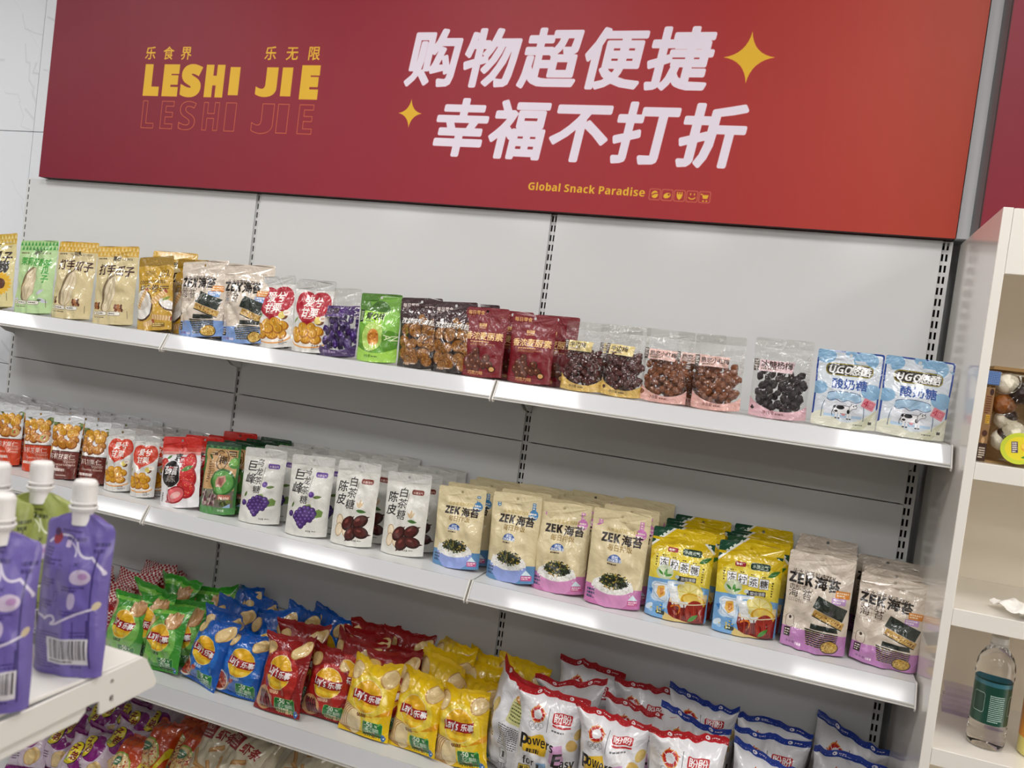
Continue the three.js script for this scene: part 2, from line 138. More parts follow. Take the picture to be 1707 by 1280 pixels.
  "每": '39 46 49 40 57 35 27 35 29 50 75 50 74 35 57 35 62 39 53 45 43 50z4 35 4 28 19 28 15 5 72 5 71 0 69 -2 55 -2 57 -8 65 -8 72 -8 75 -6 78 -2 80 5 92 5 92 12 80 12 82 28 96 28 96 35 82 35 83 57 22 57 20 35z73 12 56 12 60 16 51 22 41 28 74 28z37 24 46 18 55 12 24 12 26 28 41 28z27 85 17 66 4 51 11 47 19 56 27 67 93 67 93 74 30 74 35 82',
  "日": '25 35 75 35 75 7 25 7z25 43 25 70 75 70 75 43z18 77 18 -7 25 -7 25 0 75 0 75 -6 83 -6 83 77',
  "零": '19 58 19 53 41 53 41 58z17 48 17 43 41 43 41 48z58 48 58 43 83 43 83 48z58 58 58 53 81 53 81 58z8 69 8 51 14 51 14 63 46 63 46 48 53 48 53 63 86 63 86 51 93 51 93 69 53 69 53 74 87 74 87 80 13 80 13 74 46 74 46 69z43 30 51 22 17 22 17 16 72 16 52 5 32 11 29 6 50 -1 68 -9 72 -3 60 2 73 10 84 19 79 22 53 22 57 25 50 31 48 33z52 46 42 40 30 34 4 27 8 21 29 28 49 37 70 28 93 22 97 28 75 33 59 38 54 40 57 42',
  "孜": '4 31 5 24 21 28 21 0 20 -1 8 -1 11 -8 22 -7 27 -5 28 -1 28 30 40 33 40 40 28 37 28 52 37 62 45 74 40 78 7 77 7 70 34 70 21 53 21 35z59 84 52 63 47 54 41 46 45 39 54 50 58 33 65 19 54 7 38 -2 43 -8 58 1 69 12 79 1 92 -8 97 -2 84 7 74 18 82 36 88 59 96 59 96 66 61 66 66 82z81 59 76 40 70 25 63 41 59 59',
  "然": '77 79 87 65 93 69 82 82z35 11 37 -7 44 -6 41 12z55 12 61 -7 69 -5 62 13z76 12 89 -8 96 -5 82 15z17 14 11 4 4 -5 11 -8 16 -1 24 12z66 83 66 63 50 63 50 56 66 56 62 42 56 33 52 29 40 21 45 16 55 22 65 33 71 44 79 28 84 22 91 17 96 23 88 28 82 36 77 45 74 56 94 56 94 63 74 63 74 83z26 85 17 66 11 57 3 49 9 45 19 56 27 69 43 69 39 56 27 63 24 58 36 51 31 42 19 50 14 46 26 37 17 29 6 23 11 18 25 26 36 38 46 54 52 74 47 75 30 75 33 83',
  "牛": '47 84 47 66 26 66 31 80 23 81 16 62 5 46 12 42 23 58 47 58 47 35 5 35 5 27 47 27 47 -8 55 -8 55 27 95 27 95 35 55 35 55 58 89 58 89 66 55 66 55 84',
  "粒": '5 76 11 54 17 55 11 77z35 78 28 55 33 54 41 76z42 66 42 59 93 59 93 66z48 51 53 28 55 8 62 10 60 24 54 53z59 83 64 67 71 69 66 84z5 50 5 43 18 43 11 27 4 13 7 6 14 17 19 31 19 -8 26 -8 26 31 35 17 40 23 26 40 26 43 40 43 40 50 26 50 26 84 19 84 19 50z38 3 38 -4 96 -4 96 3 77 3 87 52 80 53 75 28 70 3',
  "浓": '9 77 24 65 30 71 14 82z4 50 19 39 24 45 8 55z42 -8 68 3 67 10 50 4 50 37 56 47 60 57 68 28 75 12 86 0 92 -5 98 1 91 6 85 12 76 26 93 39 88 44 74 32 69 46 67 62 86 62 86 52 94 52 94 69 64 69 67 82 60 83 57 69 31 69 31 52 38 52 38 62 55 62 47 45 35 32 26 25 19 28 6 -2 13 -5 25 24 31 19 43 30 43 4 42 1 39 -1',
  "麦": '46 84 46 76 10 76 10 70 46 70 46 62 16 62 16 56 46 56 46 47 5 47 5 41 36 41 24 29 5 19 11 14 27 23 34 15 43 8 24 2 5 -1 8 -8 30 -4 50 4 70 -3 92 -8 97 -1 76 2 58 8 71 18 81 30 76 33 38 33 46 41 95 41 95 47 54 47 54 56 85 56 85 62 54 62 54 70 90 70 90 76 54 76 54 84z50 12 41 18 33 26 69 26 61 18',
  "丽": '20 40 30 20 36 22 26 42z64 39 74 19 80 22 70 41z5 78 5 71 95 71 95 78z11 60 11 -8 18 -8 18 54 38 54 38 1 37 0 27 0 30 -7 42 -6 44 -4 45 0 45 60z54 60 54 -8 61 -8 61 54 83 54 83 0 81 -1 71 -1 74 -8 87 -6 89 -4 90 0 90 60',
  "素": '64 9 88 -6 94 -2 69 13z29 13 18 5 5 -2 10 -7 21 -1 36 10z19 29 44 32 21 23 10 20 12 14 48 17 48 0 33 -1 36 -8 48 -7 54 -5 55 -1 55 17 80 18 87 12 93 16 84 24 73 32 67 28 74 23 33 21 54 29 74 39 69 44 57 37 34 36 50 44 47 46 95 46 95 52 54 52 54 59 84 59 84 65 54 65 54 71 90 71 90 77 54 77 54 84 46 84 46 77 11 77 11 71 46 71 46 65 16 65 16 59 46 59 46 52 5 52 5 46 41 46 27 39 17 36',
  "克": '25 49 75 49 75 33 25 33z46 84 46 74 7 74 7 67 46 67 46 56 18 56 18 26 34 26 33 21 29 13 23 6 12 1 4 -1 9 -8 24 -3 29 1 37 9 39 14 42 26 57 26 57 1 59 -5 65 -7 90 -6 93 -3 94 -1 96 12 89 15 88 5 86 1 67 0 65 1 64 3 64 26 83 26 83 56 54 56 54 67 93 67 93 74 54 74 54 84',
  "力": '41 84 41 62 8 62 8 55 41 55 38 40 33 25 22 11 15 4 5 -3 11 -8 21 -1 29 6 35 14 44 30 46 38 48 55 83 55 80 23 78 11 76 3 74 1 72 0 55 1 57 -7 72 -7 78 -6 83 -1 86 8 89 32 91 62 49 62 49 84',
  "半": '15 79 22 67 26 56 33 59 28 70 22 81z78 82 66 59 72 56 86 79z46 84 46 52 12 52 12 44 46 44 46 28 5 28 5 21 46 21 46 -8 54 -8 54 21 95 21 95 28 54 28 54 44 89 44 89 52 54 52 54 84',
  "边": '8 78 24 61 30 66 14 83z55 83 55 66 34 66 34 59 54 59 52 45 48 33 42 22 31 14 37 9 43 13 52 24 58 37 62 59 84 59 83 34 80 19 77 16 61 16 64 9 81 9 86 12 89 21 92 66 63 66 63 83z25 50 4 50 4 43 17 43 17 12 10 7 2 -1 8 -8 17 3 21 5 33 -3 43 -6 59 -7 95 -6 97 3 69 1 48 1 35 4 25 11',
  "热": '34 11 36 -7 44 -6 41 12z55 11 61 -7 68 -6 62 13z76 12 89 -8 96 -5 82 15z17 14 11 4 4 -5 11 -8 17 -1 24 12z22 84 22 70 7 70 7 63 22 63 22 48 5 43 6 36 22 40 22 24 20 24 10 24 12 17 22 17 27 19 29 24 29 42 41 46 41 53 29 50 29 63 40 63 40 70 29 70 29 84z57 84 56 70 43 70 43 63 56 63 54 46 46 51 42 45 52 39 46 29 37 22 42 17 45 18 52 25 58 35 70 26 74 32 60 42 63 63 77 63 77 35 79 23 81 19 84 17 88 16 92 17 95 21 97 31 91 34 90 23 87 23 85 26 84 41 84 70 64 70 64 84',
  "恋": '23 60 17 49 9 40 15 36 23 46 29 59z69 57 79 47 87 37 93 41 85 50 75 60z27 26 27 1 29 -4 37 -6 68 -6 73 -5 75 -1 78 10 71 12 70 4 67 1 35 1 34 4 34 26z40 29 49 19 56 10 62 14 55 23 46 33z75 25 82 11 87 -2 94 1 89 14 81 27z15 24 11 11 5 -1 12 -4 16 5 22 22z43 83 49 73 7 73 7 66 35 66 35 33 43 33 43 66 58 66 58 33 65 33 65 66 93 66 93 73 54 73 57 74 50 85',
  "小": '46 83 46 2 44 0 27 0 30 -8 49 -7 53 -5 54 -1 55 83z71 57 82 34 90 12 98 15 90 37 78 60z20 59 14 37 9 27 3 18 10 14 17 23 22 34 29 58',
  "红": '4 5 5 -3 40 5 39 12z6 42 23 45 11 31 4 26 7 18 40 25 40 31 18 28 30 43 42 59 35 63 28 52 14 51 24 65 32 81 25 84 12 60 7 53 3 50z41 6 41 -2 96 -2 96 6 72 6 72 67 94 67 94 75 42 75 42 67 64 67 64 6',
  "冰": '4 71 22 58 27 64 9 77z4 9 11 4 15 11 27 35 21 39z28 58 28 51 46 51 42 37 37 26 31 16 23 9 28 3 37 12 44 25 50 39 54 57 50 58z88 64 71 46 65 66 65 84 57 84 57 2 56 0 43 0 46 -8 60 -7 63 -5 64 -2 65 45 73 26 83 11 92 4 98 10 90 15 84 22 73 39 94 60',
  "杨": '18 84 18 65 5 65 5 58 18 58 12 37 3 20 7 12 13 24 18 40 18 -8 25 -8 25 46 33 31 38 36 25 56 25 58 37 58 37 65 25 65 25 84z42 44 46 45 55 45 46 29 40 23 33 18 39 14 53 27 58 35 62 45 73 45 67 29 59 16 49 5 37 -4 43 -8 55 2 60 7 70 21 80 45 87 45 85 19 81 3 78 0 67 0 69 -7 81 -7 86 -4 89 1 91 11 95 52 55 52 70 63 86 76 80 80 38 79 38 72 71 72 50 57 38 51',
  "悠": '33 72 33 32 40 32 40 72z28 22 28 1 29 -3 32 -6 42 -7 68 -6 73 -5 76 -2 78 9 71 11 70 4 68 1 36 1 35 3 35 22z39 23 60 7 65 12 44 27z75 20 83 8 89 -4 96 -1 90 10 82 22z16 20 12 9 5 -1 12 -5 17 3 23 18z59 84 51 68 40 55 46 50 54 59 58 51 64 43 55 37 44 32 48 26 59 31 69 38 80 30 92 24 97 30 85 35 74 43 81 53 87 66 95 66 95 72 62 72 66 82z79 66 75 56 69 48 63 56 58 66z27 84 16 68 3 55 8 49 17 58 17 27 24 27 24 67 34 82',
  "酷": '56 81 53 66 48 53 54 50 59 61 70 61 70 45 49 45 49 39 96 39 96 45 77 45 77 61 94 61 94 68 77 68 77 84 70 84 70 68 61 68 64 79z52 30 52 -8 59 -8 59 -3 86 -3 86 -8 93 -8 93 30z59 4 59 23 86 23 86 4z13 16 39 16 39 5 13 5z13 22 13 30 15 27 19 32 22 37 23 45 23 55 29 55 29 34 31 31 39 31 39 22z5 80 5 74 17 74 17 62 6 62 6 -8 13 -8 13 -1 39 -1 39 -7 46 -7 46 62 35 62 35 74 47 74 47 80z23 62 23 74 29 74 29 62z13 31 13 55 19 55 18 41 16 35z33 55 39 55 39 35 33 36',
  "酸": '75 53 91 35 96 38 80 57z62 56 55 46 46 38 51 33 68 53z51 56 85 60 88 54 94 58 80 80 75 77 82 66 61 65 73 81 66 84 56 69 49 63z63 27 82 27 78 19 72 13 66 21z65 42 57 29 46 18 51 14 58 21 67 8 56 2 45 -2 49 -8 61 -3 72 4 81 -3 93 -8 97 -2 86 2 77 8 85 18 91 31 87 33 67 33 71 40z12 16 38 16 38 5 12 5z12 21 12 30 15 27 18 32 21 37 22 45 22 55 28 55 28 33 30 31 38 31 38 21z5 80 5 74 17 74 17 62 6 62 6 -8 12 -8 12 -1 38 -1 38 -6 44 -6 44 62 33 62 33 74 45 74 45 80z22 62 22 74 28 74 28 62z12 31 12 55 18 55 17 39z32 55 38 55 38 35 32 35',
  "奶": '39 77 39 70 51 70 49 39 45 20 42 11 38 3 32 -3 37 -8 43 -1 48 7 52 16 56 37 58 70 74 70 68 41 86 41 83 12 82 5 79 0 62 0 64 -7 78 -7 84 -6 88 -2 90 5 93 48 76 48 82 77z20 57 32 57 29 39 25 24 15 32z7 30 22 17 14 6 4 -2 8 -8 19 0 27 12 32 6 37 12 30 19 36 38 39 63 22 64 25 84 18 84 15 64 5 64 5 57 13 57',
  "有": '39 84 35 71 6 71 6 64 32 64 20 45 12 37 4 30 9 25 18 32 26 41 26 -8 33 -8 33 12 75 12 74 0 58 -1 61 -8 78 -7 81 -5 82 0 82 52 34 52 40 64 94 64 94 71 43 71 47 82z33 29 75 29 75 18 33 18z33 35 33 46 75 46 75 35',
  "机": '50 78 50 40 49 27 46 14 43 8 35 -3 41 -8 45 -2 52 11 57 33 57 71 76 71 76 -2 78 -5 82 -7 90 -7 94 -6 97 -1 98 16 92 19 91 1 90 0 85 0 83 2 83 78z22 84 22 63 5 63 5 55 21 55 13 34 3 18 7 11 15 24 22 41 22 -8 29 -8 29 38 40 23 44 30 29 46 29 55 44 55 44 63 29 63 29 84',
  "仁": '39 67 39 59 91 59 91 67z33 7 33 -1 95 -1 95 7z30 84 18 61 4 43 8 35 19 48 19 -8 26 -8 26 60 37 82',
  "蒟": '8 37 17 9 23 11 14 39z63 84 63 77 37 77 37 84 29 84 29 77 5 77 5 70 29 70 29 61 37 61 37 70 63 70 63 62 71 62 71 70 96 70 96 77 71 77 71 84z16 62 23 50 6 50 6 43 43 43 43 50 25 50 30 52 24 61 22 64z55 65 49 50 40 38 46 33 49 37 49 4 55 4 55 11 70 11 70 7 75 7 75 38 50 38 55 47 83 47 81 1 79 -1 68 -1 70 -8 84 -7 87 -4 89 4 90 53 58 53 62 63z32 39 26 8 5 5 6 -3 44 4 43 10 32 9 39 38z55 17 55 32 70 32 70 17',
  "蒻": '10 23 23 12 27 16 14 26 39 26 39 21 35 18 23 11 6 3 10 -2 24 5 38 14 37 4 35 -1 25 -1 27 -7 36 -7 41 -5 43 -1 44 5 46 32 18 32 19 40 45 40 45 61 9 61 9 55 38 55 38 46 12 46 11 26 14 26z53 23 66 12 70 16 58 26 84 26 83 21 80 19 67 11 49 3 53 -2 68 6 83 14 81 4 80 0 77 -1 68 -1 70 -7 81 -7 86 -5 89 5 91 32 60 32 61 40 89 40 89 60 51 60 51 54 81 54 81 46 54 46 52 26 57 26z6 77 6 70 28 70 28 63 36 63 36 70 64 70 64 63 71 63 71 70 94 70 94 77 71 77 71 84 64 84 64 77 36 77 36 84 28 84 28 77',
  "果": '16 79 16 39 46 39 46 31 6 31 6 24 40 24 23 11 4 2 9 -5 29 6 38 13 46 21 46 -8 54 -8 54 21 72 6 91 -4 97 2 77 11 60 24 94 24 94 31 54 31 54 39 85 39 85 79z24 56 46 56 46 46 24 46z54 56 77 56 77 46 54 46z24 73 46 73 46 62 24 62z54 73 77 73 77 62 54 62',
  "冻": '75 22 89 -2 96 1 81 25z41 25 35 13 27 2 33 -3 42 9 49 23z5 76 13 64 19 53 25 57 11 80z4 1 11 -3 15 5 26 30 20 34z29 71 29 64 45 64 37 44 33 39 35 32 41 33 60 33 60 0 59 -1 47 0 49 -8 64 -6 66 -5 68 0 68 33 91 33 91 40 68 40 68 55 60 55 60 40 43 40 53 64 95 64 95 71 56 71 59 83 51 85 47 71',
  "喜": '27 49 73 49 73 41 27 41z18 16 18 -8 25 -8 25 -5 75 -5 75 -8 83 -8 83 16z25 1 25 11 75 11 75 1z46 84 46 77 8 77 8 71 46 71 46 64 15 64 15 59 86 59 86 64 54 64 54 71 92 71 92 77 54 77 54 84z20 54 20 35 30 35 27 34 30 28 5 28 5 22 95 22 95 28 69 28 74 35 72 35 81 35 81 54z38 28 34 35 65 35 62 28',
  "巨": '24 48 76 48 76 28 24 28z17 79 17 -4 92 -4 92 3 24 3 24 21 84 21 84 55 24 55 24 72 90 72 90 79',
  "峰": '60 70 79 70 74 63 68 57 59 67 59 68z60 84 51 70 39 59 44 53 54 63 63 53 51 46 38 41 42 36 56 41 68 48 79 42 92 37 97 43 84 47 74 53 83 62 89 74 84 76 63 76 67 82z64 42 64 35 46 35 46 29 64 29 64 23 46 23 46 17 64 17 64 10 42 10 42 4 64 4 64 -8 72 -8 72 4 94 4 94 10 72 10 72 17 90 17 90 23 72 23 72 29 90 29 90 35 72 35 72 42z19 83 19 12 13 12 13 67 7 67 7 5 32 7 32 3 37 3 37 67 32 67 32 13 25 13 25 83',
  "乌": '6 20 6 13 76 13 76 20z78 74 46 74 51 83 43 85 39 74 19 74 19 31 85 31 83 13 81 2 77 -1 61 0 64 -7 81 -7 85 -6 87 -3 90 12 92 38 26 38 26 67 74 67 73 57 71 52 56 52 58 46 73 45 76 47 78 49 81 58 83 74',
  "龙": '60 78 78 63 83 68 64 82z81 48 72 34 60 22 60 53 94 53 94 60 42 60 44 84 36 84 35 60 5 60 5 53 34 53 30 36 25 21 16 9 3 0 9 -7 22 4 27 11 35 25 38 34 42 53 53 53 53 15 42 8 31 3 36 -3 53 6 54 -1 59 -5 84 -5 92 -3 94 0 96 10 89 13 88 4 85 2 64 2 61 3 60 4 60 12 76 27 88 45',
  "茶": '28 20 19 9 8 1 14 -4 26 5 35 18z63 16 75 6 84 -4 91 0 81 10 69 20z46 44 46 31 18 31 18 24 46 24 46 0 45 -1 34 -1 36 -8 49 -7 53 -5 54 24 82 24 82 31 54 31 54 44z65 84 65 74 35 74 35 84 27 84 27 74 6 74 6 67 27 67 27 58 35 58 35 67 65 67 65 58 72 58 72 67 94 67 94 74 72 74 72 84z49 65 41 56 31 48 18 41 4 36 9 29 32 40 42 47 50 55 65 44 86 32 92 30 97 36 85 40 68 49 54 60 56 62',
  "陈": '78 22 90 -2 96 2 84 25z46 24 40 13 33 2 38 -3 46 9 53 22z8 80 8 -8 15 -8 15 73 28 73 20 50 27 39 28 32 28 27 26 23 18 22 20 15 27 16 33 18 35 25 35 31 34 39 27 50 36 77 31 80z37 71 37 64 50 64 43 45 39 39 41 32 47 33 62 33 62 0 60 -1 50 -1 52 -8 66 -6 68 -5 69 0 69 33 91 33 91 40 69 40 69 55 62 55 62 40 48 40 58 64 95 64 95 71 60 71 64 84 55 85 52 71',
  "白": '45 84 39 68 14 68 14 -8 22 -8 22 -1 78 -1 78 -8 86 -8 86 68 47 68 54 83z22 7 22 30 78 30 78 7z22 38 22 60 78 60 78 38',
  "元": '15 76 15 69 86 69 86 76z6 48 6 41 31 41 30 27 26 15 18 6 5 -2 10 -8 17 -4 24 1 33 12 37 25 39 41 58 41 58 2 61 -4 67 -6 84 -6 90 -5 93 -2 95 5 96 16 89 19 88 7 86 2 69 1 66 2 66 41 94 41 94 48',
  "气": '25 59 25 53 85 53 85 59z26 84 16 63 10 54 3 47 10 43 18 53 26 66 93 66 93 73 29 73 33 82z15 45 15 38 70 38 73 12 77 0 80 -4 83 -7 90 -8 93 -6 95 -2 96 9 91 13 90 3 89 0 86 0 83 3 79 20 77 45',
  "唐": '49 83 53 75 12 75 12 39 10 20 8 7 3 -4 9 -8 14 4 17 18 19 39 19 68 53 68 53 61 28 61 28 55 53 55 53 47 21 47 21 41 53 41 53 33 28 33 28 28 53 28 53 20 28 20 28 -8 35 -8 35 -4 79 -4 79 -8 87 -8 87 20 60 20 60 28 86 28 86 41 94 41 94 47 86 47 86 61 60 61 60 68 94 68 94 75 61 75 56 85z60 41 79 41 79 33 60 33z60 47 60 55 79 55 79 47z35 2 35 14 79 14 79 2',
  "拌": '39 76 47 55 54 58 46 79z85 80 76 57 82 55 93 78z62 84 62 52 40 52 40 45 62 45 62 28 36 28 36 21 62 21 62 -8 69 -8 69 21 96 21 96 28 69 28 69 45 93 45 93 52 69 52 69 84z18 84 18 64 4 64 4 57 18 57 18 35 3 31 5 24 18 28 18 0 16 -1 6 -1 9 -8 20 -7 24 -5 25 -1 25 30 38 34 37 40 25 37 25 57 37 57 37 64 25 64 25 84',
  "饭": '15 84 10 62 3 45 8 40 13 50 17 62 32 62 27 48 33 46 40 67 35 69 19 68 22 82z15 -7 37 12 34 17 24 9 24 49 17 49 16 7 14 3 11 -1z88 82 68 77 44 75 44 44 42 23 38 9 32 -4 38 -8 42 -2 47 12 50 27 51 48 54 48 59 30 67 15 56 5 45 -2 49 -8 61 -1 71 8 80 -1 91 -8 96 -2 85 5 76 14 85 31 91 53 86 55 51 54 51 69 74 71 93 76z83 48 78 33 71 21 65 33 61 48',
  "添": '41 29 36 17 28 8 34 3 42 14 47 27z64 25 71 4 77 6 74 16 70 27z77 28 85 15 91 3 97 6 91 18 83 31z53 40 53 0 52 -1 41 -1 43 -8 56 -7 58 -6 60 -2 60 40z9 78 25 67 29 73 13 83z4 51 21 41 25 47 17 52 8 56z6 -3 13 -7 16 0 26 24 20 28z33 78 33 71 55 71 50 58 28 58 28 51 47 51 38 40 25 31 30 25 38 30 45 36 55 51 68 51 78 37 92 27 97 33 85 40 75 51 95 51 95 58 58 58 63 71 92 71 92 78',
  "加": '57 72 57 -7 64 -7 64 1 84 1 84 -6 91 -6 91 72z64 8 64 64 84 64 84 8z20 83 19 65 5 65 5 58 19 58 18 39 15 23 11 9 3 -3 9 -8 17 5 22 20 25 38 27 58 42 58 40 17 39 4 36 1 24 1 26 -6 37 -6 42 -4 45 0 47 8 49 65 27 65 27 83',
  "藻": '10 60 26 49 31 54 14 65z5 40 21 29 25 35 9 45z5 -3 12 -7 15 -1 25 19 20 23z49 59 74 59 74 51 49 51z42 63 42 46 82 46 82 63z38 38 53 38 53 30 38 30z32 43 32 26 59 26 59 43z71 38 86 38 86 30 71 30z65 43 65 26 93 26 93 43z63 84 63 78 37 78 37 84 29 84 29 78 6 78 6 71 29 71 29 64 37 64 37 71 63 71 63 65 71 65 71 71 95 71 95 78 71 78 71 84z58 26 58 20 28 20 28 14 52 14 39 5 24 -2 29 -7 45 0 58 12 58 -8 66 -8 66 12 74 3 89 -5 93 -7 97 -1 83 5 71 14 95 14 95 20 66 20 66 26',
  "油": '9 77 29 66 33 72 14 83z4 50 23 39 27 45 8 55z8 -2 14 -7 18 0 30 22 24 27z60 5 44 5 44 27 60 27z68 5 68 27 85 27 85 5z37 63 37 -8 44 -8 44 -2 85 -2 85 -7 92 -7 92 63 68 63 68 84 60 84 60 63z60 35 44 35 44 56 60 56z68 35 68 56 85 56 85 35',
  "柠": '40 45 40 38 65 38 65 0 63 -1 51 -1 54 -8 64 -7 69 -6 72 -4 72 -1 72 38 96 38 96 45z61 82 67 69 40 69 40 50 47 50 47 62 88 62 88 50 95 50 95 69 67 69 74 71 71 77 68 84z19 84 19 65 5 65 5 58 19 58 12 37 3 20 7 12 14 24 19 39 19 -8 26 -8 26 44 34 30 38 36 26 54 26 58 37 58 37 65 26 65 26 84',
  "双": '84 69 78 47 70 28 63 47 59 69z49 76 49 69 52 69 57 43 65 21 54 8 40 -2 45 -8 58 1 70 13 79 1 91 -8 96 -2 84 7 74 20 80 31 85 44 89 59 92 75 87 77z7 54 26 29 16 11 4 -2 9 -8 21 5 31 21 40 5 47 10 35 30 41 51 45 75 40 77 6 76 6 69 37 69 34 52 30 37 13 59',
  "倍": '42 63 48 46 55 48 48 65z40 29 40 -8 47 -8 47 -4 80 -4 80 -8 87 -8 87 29z47 3 47 22 80 22 80 3z58 84 61 73 35 73 35 66 93 66 93 73 68 73 65 85z78 65 69 45 31 45 31 38 96 38 96 45 77 45 85 63z27 84 16 62 3 44 7 37 16 48 16 -8 23 -8 23 59 34 82',
  "薄": '9 61 25 50 30 56 13 66z4 40 21 30 25 36 8 45z7 -3 12 -7 14 -4 27 19 22 23z35 50 35 20 42 20 42 26 59 26 59 21 65 21 65 26 83 26 83 20 90 20 90 50 65 50 65 55 94 55 94 60 88 60 90 62 78 69 74 65 84 60 65 60 65 65 71 65 71 71 95 71 95 77 71 77 71 84 63 84 63 77 36 77 36 84 29 84 29 77 6 77 6 71 29 71 29 65 36 65 36 71 63 71 63 66 59 66 59 60 31 60 31 55 59 55 59 50z72 22 72 17 30 17 30 11 43 11 39 8 52 -3 57 1 45 11 72 11 72 -1 61 -1 63 -8 75 -7 78 -6 79 -4 79 11 95 11 95 17 79 17 79 22z59 45 59 40 42 40 42 45z65 45 83 45 83 40 65 40z59 36 59 30 42 30 42 36z65 36 83 36 83 30 65 30',
  "荷": '35 55 35 48 78 48 78 1 76 -1 60 0 63 -8 76 -7 83 -5 85 0 85 48 95 48 95 55z26 60 16 44 3 31 8 24 18 34 18 -8 25 -8 25 43 33 58z36 39 36 5 43 5 43 11 68 11 68 39z43 33 61 33 61 17 43 17z64 84 64 76 36 76 36 84 29 84 29 76 6 76 6 69 29 69 29 60 36 60 36 69 64 69 64 60 71 60 71 69 94 69 94 76 71 76 71 84',
  "事": '13 13 13 7 46 7 45 -2 30 -2 32 -8 45 -8 51 -6 53 -3 54 7 78 7 78 3 85 3 85 21 96 21 96 27 85 27 85 39 54 39 54 46 84 46 84 64 54 64 54 70 94 70 94 76 54 76 54 84 46 84 46 76 7 76 7 70 46 70 46 64 17 64 17 46 46 46 46 39 14 39 14 34 46 34 46 27 5 27 5 21 46 21 46 13z24 59 46 59 46 52 24 52z54 59 76 59 76 52 54 52z54 34 78 34 78 27 54 27z54 21 78 21 78 13 54 13',
  "马": '6 20 6 13 71 13 71 20z23 63 19 32 84 32 81 9 77 0 73 -1 57 0 59 -8 76 -8 82 -5 86 0 88 7 92 39 74 39 78 78 13 78 13 71 70 71 67 39 28 39 30 63',
  "铃": '60 53 70 40 76 44 65 56z18 84 12 70 3 60 7 53 17 66 41 66 41 73 21 73 25 82z6 34 6 28 21 28 21 6 19 2 15 -2 20 -7 43 6 42 12 28 6 28 28 42 28 42 34 28 34 28 48 38 48 38 55 11 55 11 48 21 48 21 34z67 84 62 74 55 64 48 55 39 47 44 42 58 56 68 72 79 55 91 43 97 49 86 58 77 70 72 78 73 82z48 37 48 30 80 30 67 10 57 17 52 13 77 -8 83 -3 72 6 82 20 90 35 85 38',
  "薯": '64 60 80 60 80 53 64 53z42 60 58 60 58 53 42 53z21 60 36 60 36 53 21 53z14 65 14 48 41 48 41 43 16 43 16 38 41 38 41 31 6 31 6 26 43 26 26 21 3 15 7 10 26 14 26 -8 32 -8 32 -5 78 -5 78 -8 85 -8 85 21 46 21 59 26 94 26 94 31 71 31 89 43 84 47 73 39 73 43 48 43 48 48 87 48 87 65z48 31 48 38 70 38 57 31z32 6 78 6 78 0 32 0z32 10 32 16 78 16 78 10z63 84 63 78 37 78 37 84 29 84 29 78 6 78 6 72 29 72 29 67 37 67 37 72 63 72 63 67 70 67 70 72 94 72 94 78 70 78 70 84',
  "片": '18 81 18 41 17 28 14 15 11 9 4 -2 10 -8 13 -4 20 8 25 27 67 27 67 -8 75 -8 75 34 25 34 26 50 90 50 90 58 62 58 62 84 54 84 54 58 26 58 26 81',
  "盼": '7 78 7 0 14 0 14 8 36 8 36 46 39 40 51 52 56 62 62 81 55 82 52 71 48 62 43 54 36 48 36 78z79 82 72 81 73 75 80 56 87 44 45 44 45 37 56 37 53 24 49 13 43 4 34 -2 39 -8 48 0 55 10 60 22 63 37 80 37 79 15 76 2 73 0 62 0 64 -7 78 -7 81 -5 83 -2 86 14 88 43 91 40 97 46 90 53 85 61 82 71z29 51 29 36 14 36 14 51z29 57 14 57 14 72 29 72z29 30 29 15 14 15 14 30',
  "弟": '17 49 12 22 42 22 34 16 25 10 6 1 11 -6 30 4 46 17 46 -8 54 -8 54 22 84 22 83 10 81 5 77 4 64 5 67 -2 82 -2 88 2 91 12 92 29 54 29 54 42 88 42 88 69 71 69 78 82 70 84 62 69 34 69 37 70 30 84 23 82 30 69 11 69 11 62 46 62 46 49z46 29 21 29 23 42 46 42z54 62 80 62 80 49 54 49',
  "净": '5 77 19 54 26 58 11 80z5 0 12 -3 27 30 20 34z47 69 68 69 61 58 40 58z47 84 38 68 26 54 32 50 36 54 36 51 56 51 56 41 28 41 28 34 56 34 56 23 33 23 33 17 56 17 56 0 41 -1 43 -8 56 -7 62 -5 63 -1 63 17 81 17 81 12 88 12 88 34 96 34 96 41 88 41 88 58 69 58 78 72 73 76 51 75 55 82z81 23 63 23 63 34 81 34z81 41 63 41 63 51 81 51',
  "含": '40 58 55 47 61 52 45 62z18 26 18 -8 25 -8 25 -3 74 -3 74 -8 82 -8 82 26 64 26 80 43 74 46 19 46 19 39 67 39 55 26z25 4 25 19 74 19 74 4z50 84 41 74 30 65 17 58 4 52 9 46 20 51 31 57 42 64 50 73 59 64 69 57 80 51 92 46 97 53 85 57 68 66 55 78 57 81',
  "量": '25 67 75 67 75 61 25 61z25 76 75 76 75 71 25 71z18 81 18 56 82 56 82 81z5 52 5 47 95 47 95 52z23 27 46 27 46 22 23 22z54 27 78 27 78 22 54 22z23 37 46 37 46 32 23 32z54 37 78 37 78 32 54 32z5 0 5 -6 96 -6 96 0 54 0 54 6 87 6 87 11 54 11 54 17 85 17 85 42 16 42 16 17 46 17 46 11 13 11 13 6 46 6 46 0',
